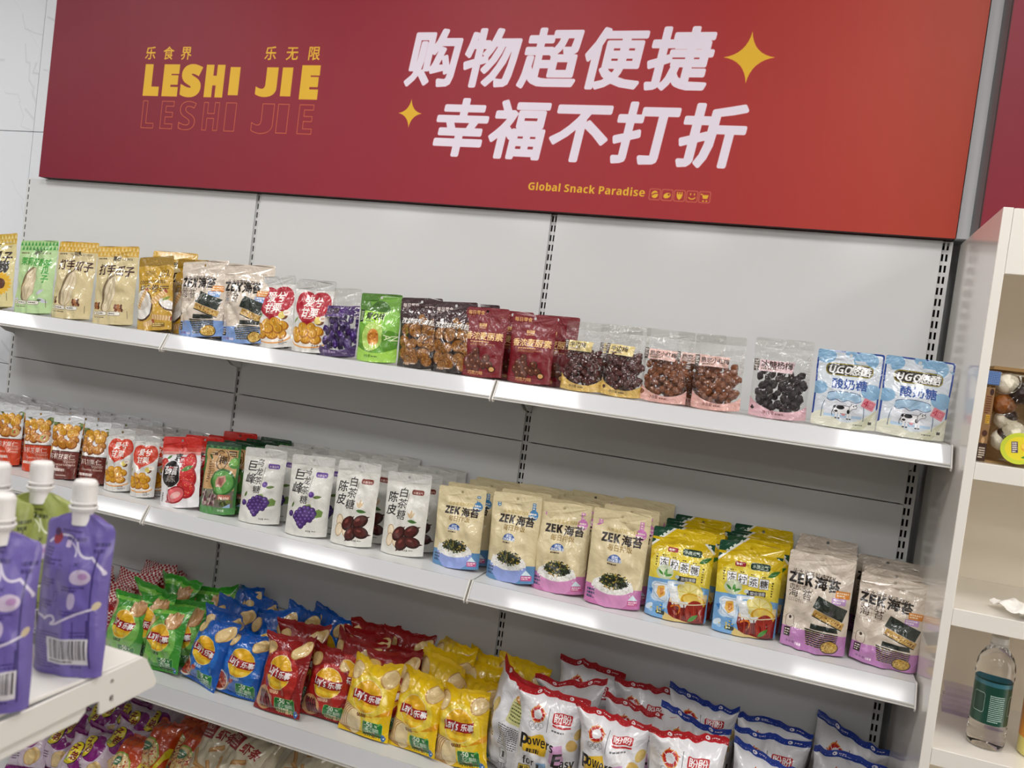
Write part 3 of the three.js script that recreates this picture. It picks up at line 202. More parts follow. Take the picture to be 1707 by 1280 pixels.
  "脂": '10 81 9 26 7 7 3 -5 9 -8 14 8 16 26 30 26 30 0 19 -1 21 -8 32 -7 36 -5 37 0 37 81z17 74 30 74 30 57 17 57z17 50 30 50 30 33 16 33z46 36 46 -8 53 -8 53 -4 84 -4 84 -8 91 -8 91 36z53 3 53 13 84 13 84 3z53 20 53 30 84 30 84 20z46 83 46 53 48 47 56 45 83 45 89 46 92 48 95 53 96 61 89 64 88 55 85 52 56 52 54 52 53 54 53 61 73 66 91 73 85 79 71 73 53 68 53 83',
  "肪": '62 82 66 67 74 70 69 84z11 80 10 26 7 7 3 -5 9 -8 15 8 17 26 32 26 31 0 30 -1 20 -1 22 -8 34 -7 37 -5 38 -3 44 -8 52 1 58 11 62 24 64 38 84 38 82 16 80 2 77 0 63 0 66 -7 79 -7 84 -5 88 1 89 9 91 45 65 45 65 60 96 60 96 67 42 67 42 60 57 60 57 50 56 32 52 16 44 3 38 -2 39 80z18 73 32 73 32 57 18 57z18 50 32 50 32 33 17 33',
  "减": '76 80 89 69 94 73 81 84z40 53 40 47 65 47 65 53z5 77 17 54 24 57 11 79z4 0 10 -3 15 9 24 31 18 35z41 39 41 6 47 6 47 11 65 11 65 39z47 33 59 33 59 18 47 18z67 84 67 68 30 68 29 24 25 6 20 -4 25 -8 31 3 34 16 36 35 36 61 68 61 69 37 73 18 63 6 52 -3 57 -8 66 0 75 9 79 -1 84 -7 89 -8 93 -4 97 12 92 16 90 4 88 0 86 2 83 5 80 17 88 33 94 51 87 53 83 39 78 26 74 61 95 61 95 68 74 68 73 84',
  "少": '23 68 15 51 5 37 12 33 21 48 30 66z70 65 89 34 95 38 76 68z76 32 71 25 64 19 48 10 27 3 3 -1 7 -8 32 -3 43 0 62 9 70 15 77 21 83 29z45 84 45 22 52 22 52 84',
};
const ox = (c) => { const v = document.createElement('canvas'); v.width = c[0]; v.height = c[1]; return v; };
function glyphPath(g, ch) {
  g.beginPath();
  for (const ring of GLYPHS[ch].split('z')) {
    const n = ring.trim().split(' ').map(Number);
    for (let i = 0; i < n.length; i += 2) i ? g.lineTo(n[i], -n[i + 1]) : g.moveTo(n[0], -n[1]);
    g.closePath();
  }
}
// text: o.bold outline weight in em/100, o.slant, o.align 'l' 'c' 'r', o.edge outline colour + o.ew, o.font, o.vert, o.wide
function T(g, str, x, y, size, color, o = {}) {
  const font = (o.light ? '' : 'bold ') + size + 'px ' + (o.font ?? 'sans-serif'), wide = o.wide ?? 1, gap = o.gap ?? 0;
  g.font = font;
  const adv = [...str].map((c) => (GLYPHS[c] ? size * 0.98 : g.measureText(c).width) * wide + gap);
  const total = adv.reduce((a, b) => a + b, 0);
  let cx = o.vert ? x : o.align === 'c' ? x - total / 2 : o.align === 'r' ? x - total : x, cy = y;
  for (const pass of o.edge ? [0, 1] : [1]) {
    let px = cx, py = cy;
    [...str].forEach((c, i) => {
      g.save(); g.translate(px, py); g.rotate(o.turn ?? 0); g.transform(wide, 0, -(o.slant ?? 0), 1, 0, 0);
      g.lineJoin = 'round'; g.lineCap = 'round';
      if (GLYPHS[c]) {
        g.scale(size / 100, size / 100); glyphPath(g, c);
        if (!pass) { g.strokeStyle = o.edge; g.lineWidth = .6 * (o.bold ?? 3) + 2 * (o.ew ?? 8); g.stroke(); } else { g.fillStyle = color; g.fill('evenodd'); if (o.bold ?? 3) { g.strokeStyle = color; g.lineWidth = .6 * (o.bold ?? 3); g.stroke(); } }
      } else {
        g.font = font;
        if (!pass) { g.strokeStyle = o.edge; g.lineWidth = size / 100 * 2 * (o.ew ?? 8); g.strokeText(c, 0, 0); } else { g.fillStyle = color; g.fillText(c, 0, 0); if (o.bold > 4) { g.strokeStyle = color; g.lineWidth = size / 100 * o.bold * 0.4; g.strokeText(c, 0, 0); } }
      }
      g.restore();
      if (o.vert) py += size * (o.vert === true ? 1.02 : o.vert); else { px += adv[i]; py += (o.drop ?? 0); }
    });
  }
  return total;
}
const R = (g, x, y, w, h, c) => { g.fillStyle = c; g.fillRect(x, y, w, h); };
const rrect = (g, x, y, w, h, r, c, line) => { g.beginPath(); g.roundRect(x, y, w, h, r); if (c) { g.fillStyle = c; g.fill(); } if (line) { g.strokeStyle = line; g.lineWidth = 2; g.stroke(); } };
const E = (g, x, y, rx, ry, c, rot = 0) => { g.beginPath(); g.ellipse(x, y, rx, ry, rot, 0, 6.2832); g.fillStyle = c; g.fill(); };
const poly = (g, pts, c) => { g.beginPath(); pts.forEach(([x, y], i) => (i ? g.lineTo(x, y) : g.moveTo(x, y))); g.closePath(); g.fillStyle = c; g.fill(); };
function curve(g, pts, c, line) { g.beginPath(); g.moveTo(...pts[0]); for (let i = 1; i < pts.length - 1; i += 2) g.quadraticCurveTo(...pts[i], ...pts[i + 1]); if (line) { g.strokeStyle = c; g.lineWidth = line; g.lineCap = 'round'; g.stroke(); } else { g.closePath(); g.fillStyle = c; g.fill(); } }
const tiny = (g, x, y, w, n, c, h = 4, gap = 8) => { for (let i = 0; i < n; i++) { let cx = x; const end = x + w * (i === n - 1 ? 0.7 : 1); while (cx < end) { const l = 3 + rnd() * 9; R(g, cx, y + i * gap, Math.min(l, end - cx), h, c); cx += l + 2.5; } } };
function nut(g, x, y, r, c, rot = 0) { E(g, x, y, r, r * 0.88, c[0], rot); E(g, x - r * .1, y - r * .1, r * .84, r * .72, c[1], rot); for (const k of [-.45, -.1, .28]) curve(g, [[x + r * k, y - r * .62], [x + r * (k + .28), y], [x + r * k, y + r * .55]], c[2], r * .09); E(g, x - r * .3, y - r * .36, r * .2, r * .13, c[3], -.5); }
function leaf(g, x, y, l, rot, c, v) { g.save(); g.translate(x, y); g.rotate(rot); curve(g, [[0, 0], [l * .4, -l * .34], [l, 0], [l * .4, l * .34], [0, 0]], c); curve(g, [[0, 0], [l * .5, 0], [l * .9, 0]], v, l * .03); g.restore(); }
function print(w, h, draw, k = 1.28) {                            // w wide virtual 300 units; h/w keeps the pack's proportion
  const H = Math.round(300 * h / w), c = ox([Math.round(300 * k), Math.round(H * k)]), g = c.getContext('2d');
  g.scale(k, k); draw(g, H);
  const t = new THREE.CanvasTexture(c); t.colorSpace = SRGB; t.magFilter = THREE.LinearFilter; t.anisotropy = 8; return t;
}
// ------------------------------------------------------------------ the prints on the packs (flat artwork and lettering)
const NUTS = ['#8a4a14', '#c98527', '#a9661b', '#edc36a'], NUTY = ['#a8690e', '#e0a423', '#bb7d14', '#f6d678'];
function seedPrint(bg, band, tri, title, ink, fill) {
  return (g, H) => {
    R(g, 0, 0, 300, H, bg); R(g, 0, 0, 300, 62, band);
    for (let r = 0; r < 2; r++) for (let i = 0; i < 11; i++) poly(g, [[i * 28 + r * 14, 30 + r * 26], [i * 28 + 10 + r * 14, 4 + r * 26], [i * 28 + 20 + r * 14, 30 + r * 26]], tri);
    tiny(g, 14, 70, 90, 1, '#6a5a3a', 8); T(g, '黑旺', 112, 84, 32, '#1c1512', { bold: 8, slant: .15 }); T(g, 'cuivera', 182, 82, 20, '#4a3b28', { slant: .3, font: 'serif' });
    title(g, H, ink);
    if (fill) fill(g, H);
    for (let i = 0; i < 3; i++) { rrect(g, 20 + [0, 36, 116][i], H - 74, [30, 74, 92][i], 22, 11, '#f6f2e6', '#4a4034'); tiny(g, 26 + [0, 38, 120][i], H - 66, [18, 56, 72][i], 1, '#4a4034', 6); }
    T(g, '净含量', 28, H - 34, 13, '#6a6048'); tiny(g, 72, H - 42, 60, 1, '#6a6048', 6); R(g, 268, H - 82, 3, 46, '#6a6048');
  };
}
const bigSeed = (g, x, y, l) => { E(g, x - 18, y - 8, l * .38, l * 1.0, '#7d6a4e', .26); E(g, x, y, l * .42, l * 1.04, '#a8916a', .26); E(g, x + 2, y - 2, l * .39, l * 1.0, '#e2d3b2', .26); curve(g, [[x + l * .16, y - l * .86], [x - l * .08, y], [x - l * .34, y + l * .72]], '#c2aa80', 6); curve(g, [[x + l * .34, y - l * .66], [x + l * .18, y], [x - l * .08, y + l * .88]], '#cdb890', 6); };
const cloves = (g, x, y) => { for (let i = 0; i < 9; i++) E(g, x + (i % 3) * 17 + (i > 5 ? 8 : 0), y + Math.floor(i / 3) * 13, 10, 8, ['#7a3f1e', '#a86a38', '#5c2c12'][i % 3], i); };
const chips = (g, x, y, r, n, c = ['#c99a52', '#eccf93', '#dcb773']) => { for (let i = n - 1; i >= 0; i--) { E(g, x + i * r * .3, y - i * r * .16, r * .8, r, c[0], .4); E(g, x + i * r * .3 + 2, y - i * r * .16 - 2, r * .74, r * .93, c[i % 2 ? 2 : 1], .4); } };
function chestPrint(heart, H0 = 0) {
  return (g, H) => {
    R(g, 0, 0, 300, H, '#e0dfdb'); R(g, 0, 0, 300, 62, '#c3c3c1');
    g.beginPath(); const y = H * .2; g.moveTo(150, y - 6); g.bezierCurveTo(110, y - 42, 10, y - 34, 16, y + 76); g.bezierCurveTo(24, y + 150, 96, y + 172, 128, y + 222); g.bezierCurveTo(170, y + 176, 292, y + 160, 294, y + 64); g.bezierCurveTo(294, y - 40, 190, y - 42, 150, y - 6); g.fillStyle = heart; g.fill();
    T(g, '爱兮', 84, y + 74, 76, '#fbf6f0', { bold: 7, slant: .1 }); T(g, '甘栗', 72, y + 150, 72, '#fbf6f0', { bold: 7, slant: .1 }); tiny(g, 110, y + 160, 80, 1, '#f4d9cf', 6);
    leaf(g, 20, H * .6, 60, -.9, '#6f8f3a', '#48641f'); E(g, 236, H * .56, 30, 28, '#6b3a16'); E(g, 222, H * .55, 28, 26, '#e8d36a'); E(g, 150, H * .86, 132, 40, '#e8a04a'); E(g, 150, H * .845, 128, 38, '#f5efe6');
    for (const [a, b, r] of [[40, .72, 40], [104, .66, 42], [176, .66, 44], [230, .7, 40], [70, .8, 44], [146, .8, 48], [216, .81, 42], [190, .735, 40], [120, .735, 40]]) nut(g, a, H * b, r, NUTY, .2);
    T(g, '净含量', 196, H - 44, 15, '#4a4240'); tiny(g, 196, H - 36, 66, 2, '#4a4240', 5, 9); E(g, 256, H * .52, 26, 20, '#f7eee2'); tiny(g, 242, H * .51, 28, 2, '#a4521e', 4, 7);
  };
}
function kernelPrint(c) {
  return (g, H) => {
    R(g, 0, 0, 300, H, '#dadde0'); E(g, 262, 96, 36, 40, '#5a6b3a'); E(g, 280, 74, 20, 16, '#7f9352'); E(g, 244, 116, 14, 12, '#6b3a2a');
    E(g, 150, H * .48, 158, 64, '#f6f5f2');
    for (const [a, b, r] of [[20, .23, 42], [240, .2, 40], [84, .2, 44], [160, .19, 42], [120, .27, 44], [220, .28, 56], [40, .34, 44], [110, .37, 42], [246, .38, 42], [70, .45, 40], [150, .45, 58], [226, .45, 50], [14, .5, 30]]) nut(g, a, H * b, r, b < .3 ? NUTY : NUTS, .1);
    if (c === '#d2431d') { E(g, 238, H * .44, 42, 42, '#d2431d'); E(g, 238, H * .44, 38, 38, '#d8b36a'); for (let i = 0; i < 8; i++) E(g, 222 + (i * 13) % 36, H * .42 + (i * 17) % 34, 9, 8, ['#7f9a3a', '#c44a2a', '#e8cf7a'][i % 3]); }
    R(g, 0, H * .56, 300, H * .44, c); R(g, 0, H * .555, 300, 6, '#3c2a24');
    E(g, 18, H * .565, 26, 40, '#d8b36a', .3); T(g, '有机甘栗仁', 22, H * .68, 56, '#f6e9df', { font: 'serif', bold: 1, wide: .93 });
    T(g, 'Organic', 286, H * .735, 28, '#f2d8c8', { align: 'r', font: 'serif', light: true }); T(g, 'Chestnut Kernels', 286, H * .785, 26, '#f2d8c8', { align: 'r', font: 'serif', light: true }); R(g, 120, H * .697, 166, 2, '#f2d8c8');
    tiny(g, 30, H * .83, 245, 1, '#f8ece4', 26); tiny(g, 120, H * .93, 150, 1, '#f2d8c8', 9);
  };
}
function noriPrint(tint, name, badge) {
  return (g, H) => {
    R(g, 0, 0, 300, H, '#dccfbf'); R(g, 0, H * .79, 300, H * .21, tint);
    T(g, '头水海苔就选ZEK', 22, H * .235, 26, '#3a2f2a', { bold: 3, drop: 1.2 }); T(g, 'ZEK', 10, H * .33, 64, '#17100e', { bold: 14, wide: .98, drop: 3 }); T(g, '海苔', 126, H * .345, 60, '#17100e', { bold: 12, drop: 3 });
    T(g, name, 14, H * .395, 28, '#4a3c34', { bold: 2 }); T(g, '海', 12, H * .47, 46, '#3a2e28', { bold: 1 }); T(g, '苔', 74, H * .475, 46, '#3a2e28', { bold: 1 }); R(g, 64, H * .415, 1.5, 40, '#7a6a5c'); R(g, 12, H * .49, 112, 1.5, '#7a6a5c'); T(g, 'SEAWEED', 14, H * .525, 14, '#6a5a4c', { light: true, gap: 2 });
    rrect(g, 226, H * .335, 66, 34, 4, '#dd8a2e'); tiny(g, 232, H * .35, 54, 2, '#fbe6c8', 7, 12); rrect(g, 212, H * .41, 66, 32, 4, badge); tiny(g, 218, H * .42, 54, 2, '#fbf2f6', 7, 12);
    g.save(); g.translate(210, H * .56); g.rotate(.33); R(g, -78, -44, 150, 62, '#26302a'); for (let i = 0; i < 120; i++) R(g, -76 + rnd() * 144, -42 + rnd() * 58, 5, 2, ['#3a4a3c', '#161c18', '#4b5a48'][i % 3]); R(g, -66, 20, 150, 32, '#c29a4c'); for (let i = 0; i < 50; i++) E(g, -62 + rnd() * 142, 24 + rnd() * 24, 6, 3, ['#e6c67a', '#8a5a22', '#d2aa5c'][i % 3], rnd() * 3); R(g, -66, 52, 150, 5, '#1d2420'); g.restore();
    poly(g, [[130, H * .705], [250, H * .715], [258, H * .765], [128, H * .76]], '#222b25');
    for (let i = 0; i < 8; i++) { poly(g, [[104 + i * 2, H * .765 + i * 10], [262 - i, H * .785 + i * 9], [258 - i, H * .795 + i * 9], [106 + i * 2, H * .78 + i * 10]], '#1c241f'); for (let k = 0; k < 9; k++) R(g, 112 + k * 16 + (i % 2) * 5, H * .782 + i * 9.4 + k * .7, 9, 2, '#c9a85a'); }
    E(g, 226, H * .92, 42, 32, '#2c2018'); E(g, 226, H * .918, 38, 28, '#c79d42'); for (let i = 0; i < 60; i++) E(g, 226 + (rnd() - .5) * 62, H * .918 + (rnd() - .5) * 40, 4, 2.4, ['#e9cc72', '#9c6f22', '#d6b456'][i % 3], rnd() * 3);
    rrect(g, 14, H * .66, 38, 64, 19, null, '#5a4a40'); E(g, 33, H * .69, 15, 15, '#e8ded0'); E(g, 33, H * .69, 6, 8, '#4a3a32'); R(g, 12, H * .8, 28, 44, '#211a18'); tiny(g, 15, H * .815, 22, 3, '#e8ded0', 6, 12); T(g, '净含量', 22, H * .955, 15, '#7b4a7a'); tiny(g, 70, H * .935, 40, 1, '#f2e0ee', 12);
  };
}
function ricePrint(c, c2, ink) {
  return (g, H) => {
    R(g, 0, 0, 300, H, '#dfd0a6'); R(g, 0, H * .79, 300, H * .21, c);
    rrect(g, 246, 40, 22, 66, 3, ink); tiny(g, 251, 44, 12, 5, '#f4ead2', 7, 12); E(g, 258, H * .22, 28, 28, ink); tiny(g, 240, H * .2, 36, 2, '#f7efe0', 9, 15); curve(g, [[238, H * .24], [258, H * .27], [278, H * .24]], '#f7efe0', 3);
    T(g, '头水海苔就选ZEK', 76, H * .225, 22, '#b49a4a', { bold: 2 }); T(g, 'ZEK', 56, H * .335, 58, '#221714', { bold: 14, wide: .96 }); T(g, '海苔', 162, H * .345, 56, '#221714', { bold: 11 }); T(g, '每日拌饭', 92, H * .415, 34, '#8f7331', { bold: 5 });
    g.beginPath(); g.arc(140, H * .53, 38, Math.PI, 0); g.closePath(); g.fillStyle = '#27539c'; g.fill(); T(g, '添加', 122, H * .495, 18, '#fff', { bold: 4 }); T(g, 'DHA藻油', 106, H * .527, 18, '#fff', { bold: 4 }); tiny(g, 104, H * .545, 72, 1, '#4a3a2a', 8);
    E(g, 146, H * .8, 112, 34, '#f4f3ef'); g.beginPath(); g.ellipse(146, H * .79, 114, 116, 0, .1, Math.PI - .1); g.closePath(); g.fillStyle = c2; g.fill();
    E(g, 146, H * .775, 108, 44, '#efeee8'); for (let i = 0; i < 90; i++) E(g, 146 + (rnd() - .5) * 200, H * .785 + (rnd() - .5) * 66, 6, 2.6, ['#ffffff', '#d9d8d0'][i % 2], rnd() * 3);
    poly(g, [[72, H * .75], [96, H * .68], [150, H * .655], [206, H * .69], [228, H * .755], [190, H * .785], [110, H * .785]], '#222a1a'); for (let i = 0; i < 170; i++) { const a = rnd() * 6.28, q = Math.sqrt(rnd()); E(g, 150 + Math.cos(a) * q * 76, H * .728 + Math.sin(a) * q * 40, 6, 2.6, ['#10150d', '#35422a', '#5b6a34', '#b59a3e', '#171c12'][i % 5], rnd() * 3); }
    poly(g, [[236, H * .9], [258, H * .84], [284, H * .9]], '#d9ecf2'); rrect(g, 234, H * .905, 54, 28, 3, '#c95a90'); tiny(g, 239, H * .915, 44, 2, '#fbe6ef', 6, 10); tiny(g, 14, H * .84, 42, 3, '#2b3f66', 12, 18); R(g, 14, H * .935, 42, 3, '#2b3f66');
  };
}
function teaPrint(kind) {
  return (g, H) => {
    R(g, 0, 0, 300, H, '#e0dfd8'); R(g, 0, 0, 300, 64, '#cdcdc8'); const gr = kind === 'grape', b = gr ? '#6a4a9c' : '#7a2f22';
    rrect(g, 180, H * .195, 82, 34, 12, b); T(g, '水唐元气', 188, H * .245, 17, '#f4ece6', { bold: 3 });
    if (gr) { T(g, '巨峰', 26, H * .3, 78, '#151313', { bold: 5, vert: 1.12, slant: .1 }); T(g, '乌龙茶糖', 94, H * .235, 56, '#151313', { bold: 2, vert: 1.1, slant: .1 }); }
    else { T(g, '陈皮', 16, H * .36, 74, '#151313', { bold: 5, vert: 1.1, slant: .08 }); T(g, '白茶糖', 92, H * .29, 68, '#151313', { bold: 2, vert: 1.06, slant: .08 }); }
    for (let i = 0; i < 26; i++) R(g, 160 - i * .6, H * .25 + i * 6, 4, 4, '#55504c');
    if (gr) { leaf(g, 190, H * .51, 60, -.15, '#5f7a34', '#31421a'); E(g, 178, H * .475, 19, 19, '#5e3c8e'); E(g, 172, H * .468, 8, 7, '#8464b4'); leaf(g, 40, H * .66, 44, -1.2, '#5f7a34', '#31421a'); poly(g, [[206, H * .68], [240, H * .645], [268, H * .675], [262, H * .74], [220, H * .76]], '#74924a'); poly(g, [[140, H * .61], [176, H * .595], [190, H * .64], [150, H * .65]], '#8aa35a');
      for (const [x, y] of [[40, .735], [110, .68], [140, .655], [166, .655], [196, .67], [90, .72], [120, .715], [150, .7], [180, .71], [208, .71], [80, .765], [110, .76], [140, .75], [170, .75], [200, .745], [96, .8], [128, .8], [160, .79], [186, .785], [112, .84], [144, .83], [128, .87]]) { E(g, x, H * y, 20, 20, '#26153f'); E(g, x - 1, H * y - 1, 18, 18, '#4a2d74'); E(g, x - 6, H * y - 6, 7, 6, '#7a5ca6'); } }
    else { leaf(g, 180, H * .57, 66, .1, '#4c7a3c', '#2b4a20'); for (const [r, l] of [[-2.2, 46], [-1.6, 56], [-1.1, 46]]) leaf(g, 200, H * .54, l, r, '#d8bf98', '#a88a60'); leaf(g, 46, H * .7, 34, -1.2, '#4c7a3c', '#2b4a20');
      for (const [x, y, a] of [[70, .72, 1.4], [66, .82, 1.7], [118, .84, 1.1]]) { E(g, x, H * y, 46, 26, '#b89a72', a); E(g, x, H * y, 40, 21, '#ead9bd', a); }
      for (const [x, y, a] of [[128, .735, -.9], [212, .7, -.6], [156, .85, 2.2], [222, .83, .2]]) { E(g, x, H * y, 54, 38, '#2c0f0d', a); E(g, x - 4, H * y - 4, 44, 29, '#4f1d19', a); E(g, x - 12, H * y - 12, 16, 8, '#84423a', a); poly(g, [[x + Math.cos(a) * 50, H * y + Math.sin(a) * 50 - 8], [x + Math.cos(a) * 72, H * y + Math.sin(a) * 66], [x + Math.cos(a) * 48, H * y + Math.sin(a) * 50 + 10]], '#3c1210'); } }
    T(g, '净含量', 160, H * .94, 13, '#5a5550'); tiny(g, 204, H * .925, 40, 1, '#5a5550', 5);
  };
}
function laysPrint(bg, glow, piece, foot) {
  return (g, H) => {
    R(g, 0, 0, 300, H, bg); E(g, 150, H * .56, 122, 132, glow);
    piece(g, H);
    E(g, 150, H * .5, 90, 84, '#f4e2a0'); E(g, 150, H * .5, 86, 80, '#f2b91c'); curve(g, [[72, H * .51], [120, H * .66], [228, H * .6], [226, H * .63], [200, H * .66], [150, H * .67], [90, H * .64], [72, H * .58], [72, H * .51]], '#f7d23a');
    g.beginPath(); g.moveTo(60, H * .445); g.bezierCurveTo(110, H * .4, 170, H * .5, 240, H * .44); g.lineTo(238, H * .56); g.bezierCurveTo(170, H * .62, 120, H * .52, 58, H * .56); g.closePath(); g.fillStyle = '#a5161f'; g.fill();
    T(g, "Lay's", 64, H * .53, 54, '#fff', { slant: .12, bold: 5, wide: .66, drop: 2.2, edge: '#a5161f', ew: 3 }); T(g, '乐事', 162, H * .55, 38, '#fff', { slant: .14, bold: 9 });
    tiny(g, 112, H * .715, 80, 1, foot, 12); tiny(g, 116, H * .745, 72, 1, foot, 5);
    rrect(g, 150, H * .795, 118, 68, 8, '#1f7d3a', '#9fd07a'); T(g, '-50', 168, H * .855, 32, '#f2fbe8', { bold: 3 }); T(g, '%', 226, H * .845, 18, '#f2fbe8'); leaf(g, 240, H * .825, 30, -.7, '#58b045', '#d6f0b0'); T(g, '减少', 170, H * .9, 20, '#f2fbe8', { bold: 4 }); T(g, '脂肪', 212, H * .9, 20, '#f2fbe8', { bold: 4 }); tiny(g, 168, H * .91, 86, 1, '#d8efc6', 8);
    T(g, '马铃薯片', 150, H * .975, 27, foot, { bold: 3 }); E(g, 272, H * .955, 13, 17, '#2f6fb8'); poly(g, [[266, H * .96], [280, H * .945], [276, H * .972]], '#e6eef6');
  };
}
const garlic = (g, x, y, r) => { E(g, x, y, r, r * .92, '#9c6a3c'); for (const k of [-.6, -.2, .2, .6]) E(g, x + k * r * .9, y, r * .28, r * .86, k > 0 ? '#cf9c68' : '#e3b988', k * .5); E(g, x + r * .05, y - r * .86, r * .16, r * .14, '#cf9c68'); };
const chipPair = (g, H) => { chips(g, 40, H * .22, 40, 2); chips(g, 232, H * .2, 46, 3); };
const laysArt = {
  green: [['#3f9a32', '#7fc45a', (g, H) => { R(g, 0, 0, 300, H * .13, '#3aa02e'); curve(g, [[0, H * .09], [150, H * .03], [300, H * .12], [300, H * .17], [300, H * .17], [150, H * .1], [0, H * .15], [0, H * .09], [0, H * .09]], '#7fca4c'); E(g, 22, H * .29, 44, 56, '#cfa77a', .2); E(g, 26, H * .29, 37, 48, '#dfbf94', .2); garlic(g, 222, H * .23, 58); E(g, 40, H * .83, 40, 28, '#9ac070'); }, '#1c4a16']],
  blue: [['#1259b4', '#1e6fcb', (g, H) => { chipPair(g, H); E(g, 26, H * .84, 60, 62, '#e6d9cc'); E(g, 26, H * .84, 50, 52, '#b4432e'); for (let i = 0; i < 24; i++) E(g, 26 + (rnd() - .5) * 78, H * .84 + (rnd() - .5) * 78, 7, 5, ['#8a2a1c', '#d87a52', '#e8b08a'][i % 3], rnd() * 3); curve(g, [[110, H * .78], [84, H * .87], [70, H * .95]], '#b98a4e', 10); E(g, 112, H * .785, 22, 15, '#c0452c', -.7); }, '#bcd6f4']],
  red: [['#8f1a1d', '#b92a24', (g, H) => { chipPair(g, H); E(g, 62, H * .84, 62, 58, '#d2a070', .5); for (let i = 0; i < 8; i++) { E(g, 40 + i * 9, H * .81 + (i % 2) * 30, 30, 11, '#4e1a22', 1.2); E(g, 40 + i * 9, H * .81 + (i % 2) * 30, 24, 5, '#8c3a42', 1.2); } }, '#f1c9a0']],
  yellow: [['#ecc414', '#f3d84a', (g, H) => { E(g, 40, H * .21, 42, 54, '#c79a58', .3); E(g, 43, H * .21, 37, 48, '#e6cb92', .3); E(g, 254, H * .22, 48, 56, '#c79a58', .3); E(g, 257, H * .22, 43, 50, '#e6cb92', .3); curve(g, [[300, H * .66], [190, H * .78], [30, H * .7], [0, H * .66], [0, H * .64], [60, H * .76], [200, H * .74], [290, H * .6], [300, H * .58]], '#e9a411'); for (let i = 5; i >= 0; i--) { E(g, 92 - i * 14, H * .84 - i * 4, 48, 66, '#bd8a4a', -.1); E(g, 95 - i * 14, H * .84 - i * 4, 45, 63, '#efd9a8', -.1); } }, '#6b3a10']],
};
function puffPrint(c) {
  return (g, H) => {
    R(g, 0, 0, 300, H, '#e9e9ec'); R(g, 0, 0, 300, 26, c); for (let i = 0; i < 16; i++) E(g, 10 + i * 19, 19, 1.2, 1.2, '#e8dde0'); for (const x of [84, 222]) { E(g, x, 14, 9, 8, '#f3eef0'); E(g, x - 2, 14, 3, 3, c); tiny(g, x + 16, 11, 40, 1, '#e8dde0', 4); }
    g.save(); g.translate(92, 98); g.beginPath(); g.arc(0, 0, 32, 0, 6.3); g.strokeStyle = '#e39a3a'; g.lineWidth = 4; g.stroke(); g.beginPath(); g.arc(0, 0, 25, 0, 6.3); g.strokeStyle = '#bb1a20'; g.lineWidth = 10; g.stroke(); for (let i = 0; i < 9; i++) { g.rotate(.698); curve(g, [[19, 0], [29, 4], [36, 16]], i % 2 ? '#d4501e' : '#e9e9ec', i % 2 ? 3.5 : 2.5); } g.restore();
    for (const [x, y] of [[68, 142], [90, 142], [112, 142], [79, 151], [101, 151]]) { g.beginPath(); g.arc(x, y, 10.5, 0, 6.3); g.strokeStyle = '#8b8d90'; g.lineWidth = 2; g.stroke(); }
    R(g, 141, 66, 2.5, 92, '#44464a'); rrect(g, 162, 74, 86, 44, 9, '#c01b26'); T(g, '盼盼', 167, 110, 39, '#fff', { bold: 5 }); curve(g, [[168, 124], [206, 132], [244, 126]], '#c01b26', 7); tiny(g, 164, 142, 82, 1, '#606266', 6);
    poly(g, [[44, 196], [130, 172], [156, 214], [150, 258], [40, 252]], '#ecc02a'); poly(g, [[176, 196], [222, 190], [236, 258], [210, 306], [168, 270]], '#dba6d2'); poly(g, [[112, 292], [158, 282], [168, 352], [128, 362]], '#8fb7dd'); E(g, 262, 196, 26, 20, '#dcb866', .7); poly(g, [[222, 296], [272, 276], [288, 318], [236, 336]], '#e6c678'); E(g, 282, 150, 16, 24, '#e0c274', .3);
    T(g, 'P', 18, 246, 84, '#1d1b1c', { bold: 4 }); T(g, 'owers', 58, 222, 50, '#1d1b1c', { bold: 2, wide: .9, slant: -.06 }); T(g, 'E', 172, 290, 92, '#1d1b1c', { bold: 3, slant: .16 }); T(g, 'asy', 218, 290, 50, '#1d1b1c', { bold: 2, wide: .8 });
    tiny(g, 60, 238, 84, 1, '#3a2a14', 16); T(g, 'for', 50, 308, 46, '#1d1b1c', { bold: 2, slant: -.1, wide: .85 }); T(g, 'L', 108, 356, 82, '#1d1b1c', { bold: 3 }); T(g, 'ife', 152, 352, 60, '#1d1b1c', { bold: 2 });
    rrect(g, 34, 316, 54, 30, 3, '#ecd25a', '#1d1b1c'); T(g, '薯片', 38, 340, 22, '#1d1b1c', { bold: 4 }); E(g, 44, 374, 28, 30, '#f4f4f4'); g.beginPath(); g.arc(44, 374, 28, 0, 6.3); g.strokeStyle = '#1d1b1c'; g.lineWidth = 5; g.stroke();
    T(g, '麦香', 76, 408, 50, '#a8242c', { bold: 9 }); chips(g, 200, 404, 30, 3);
  };
}
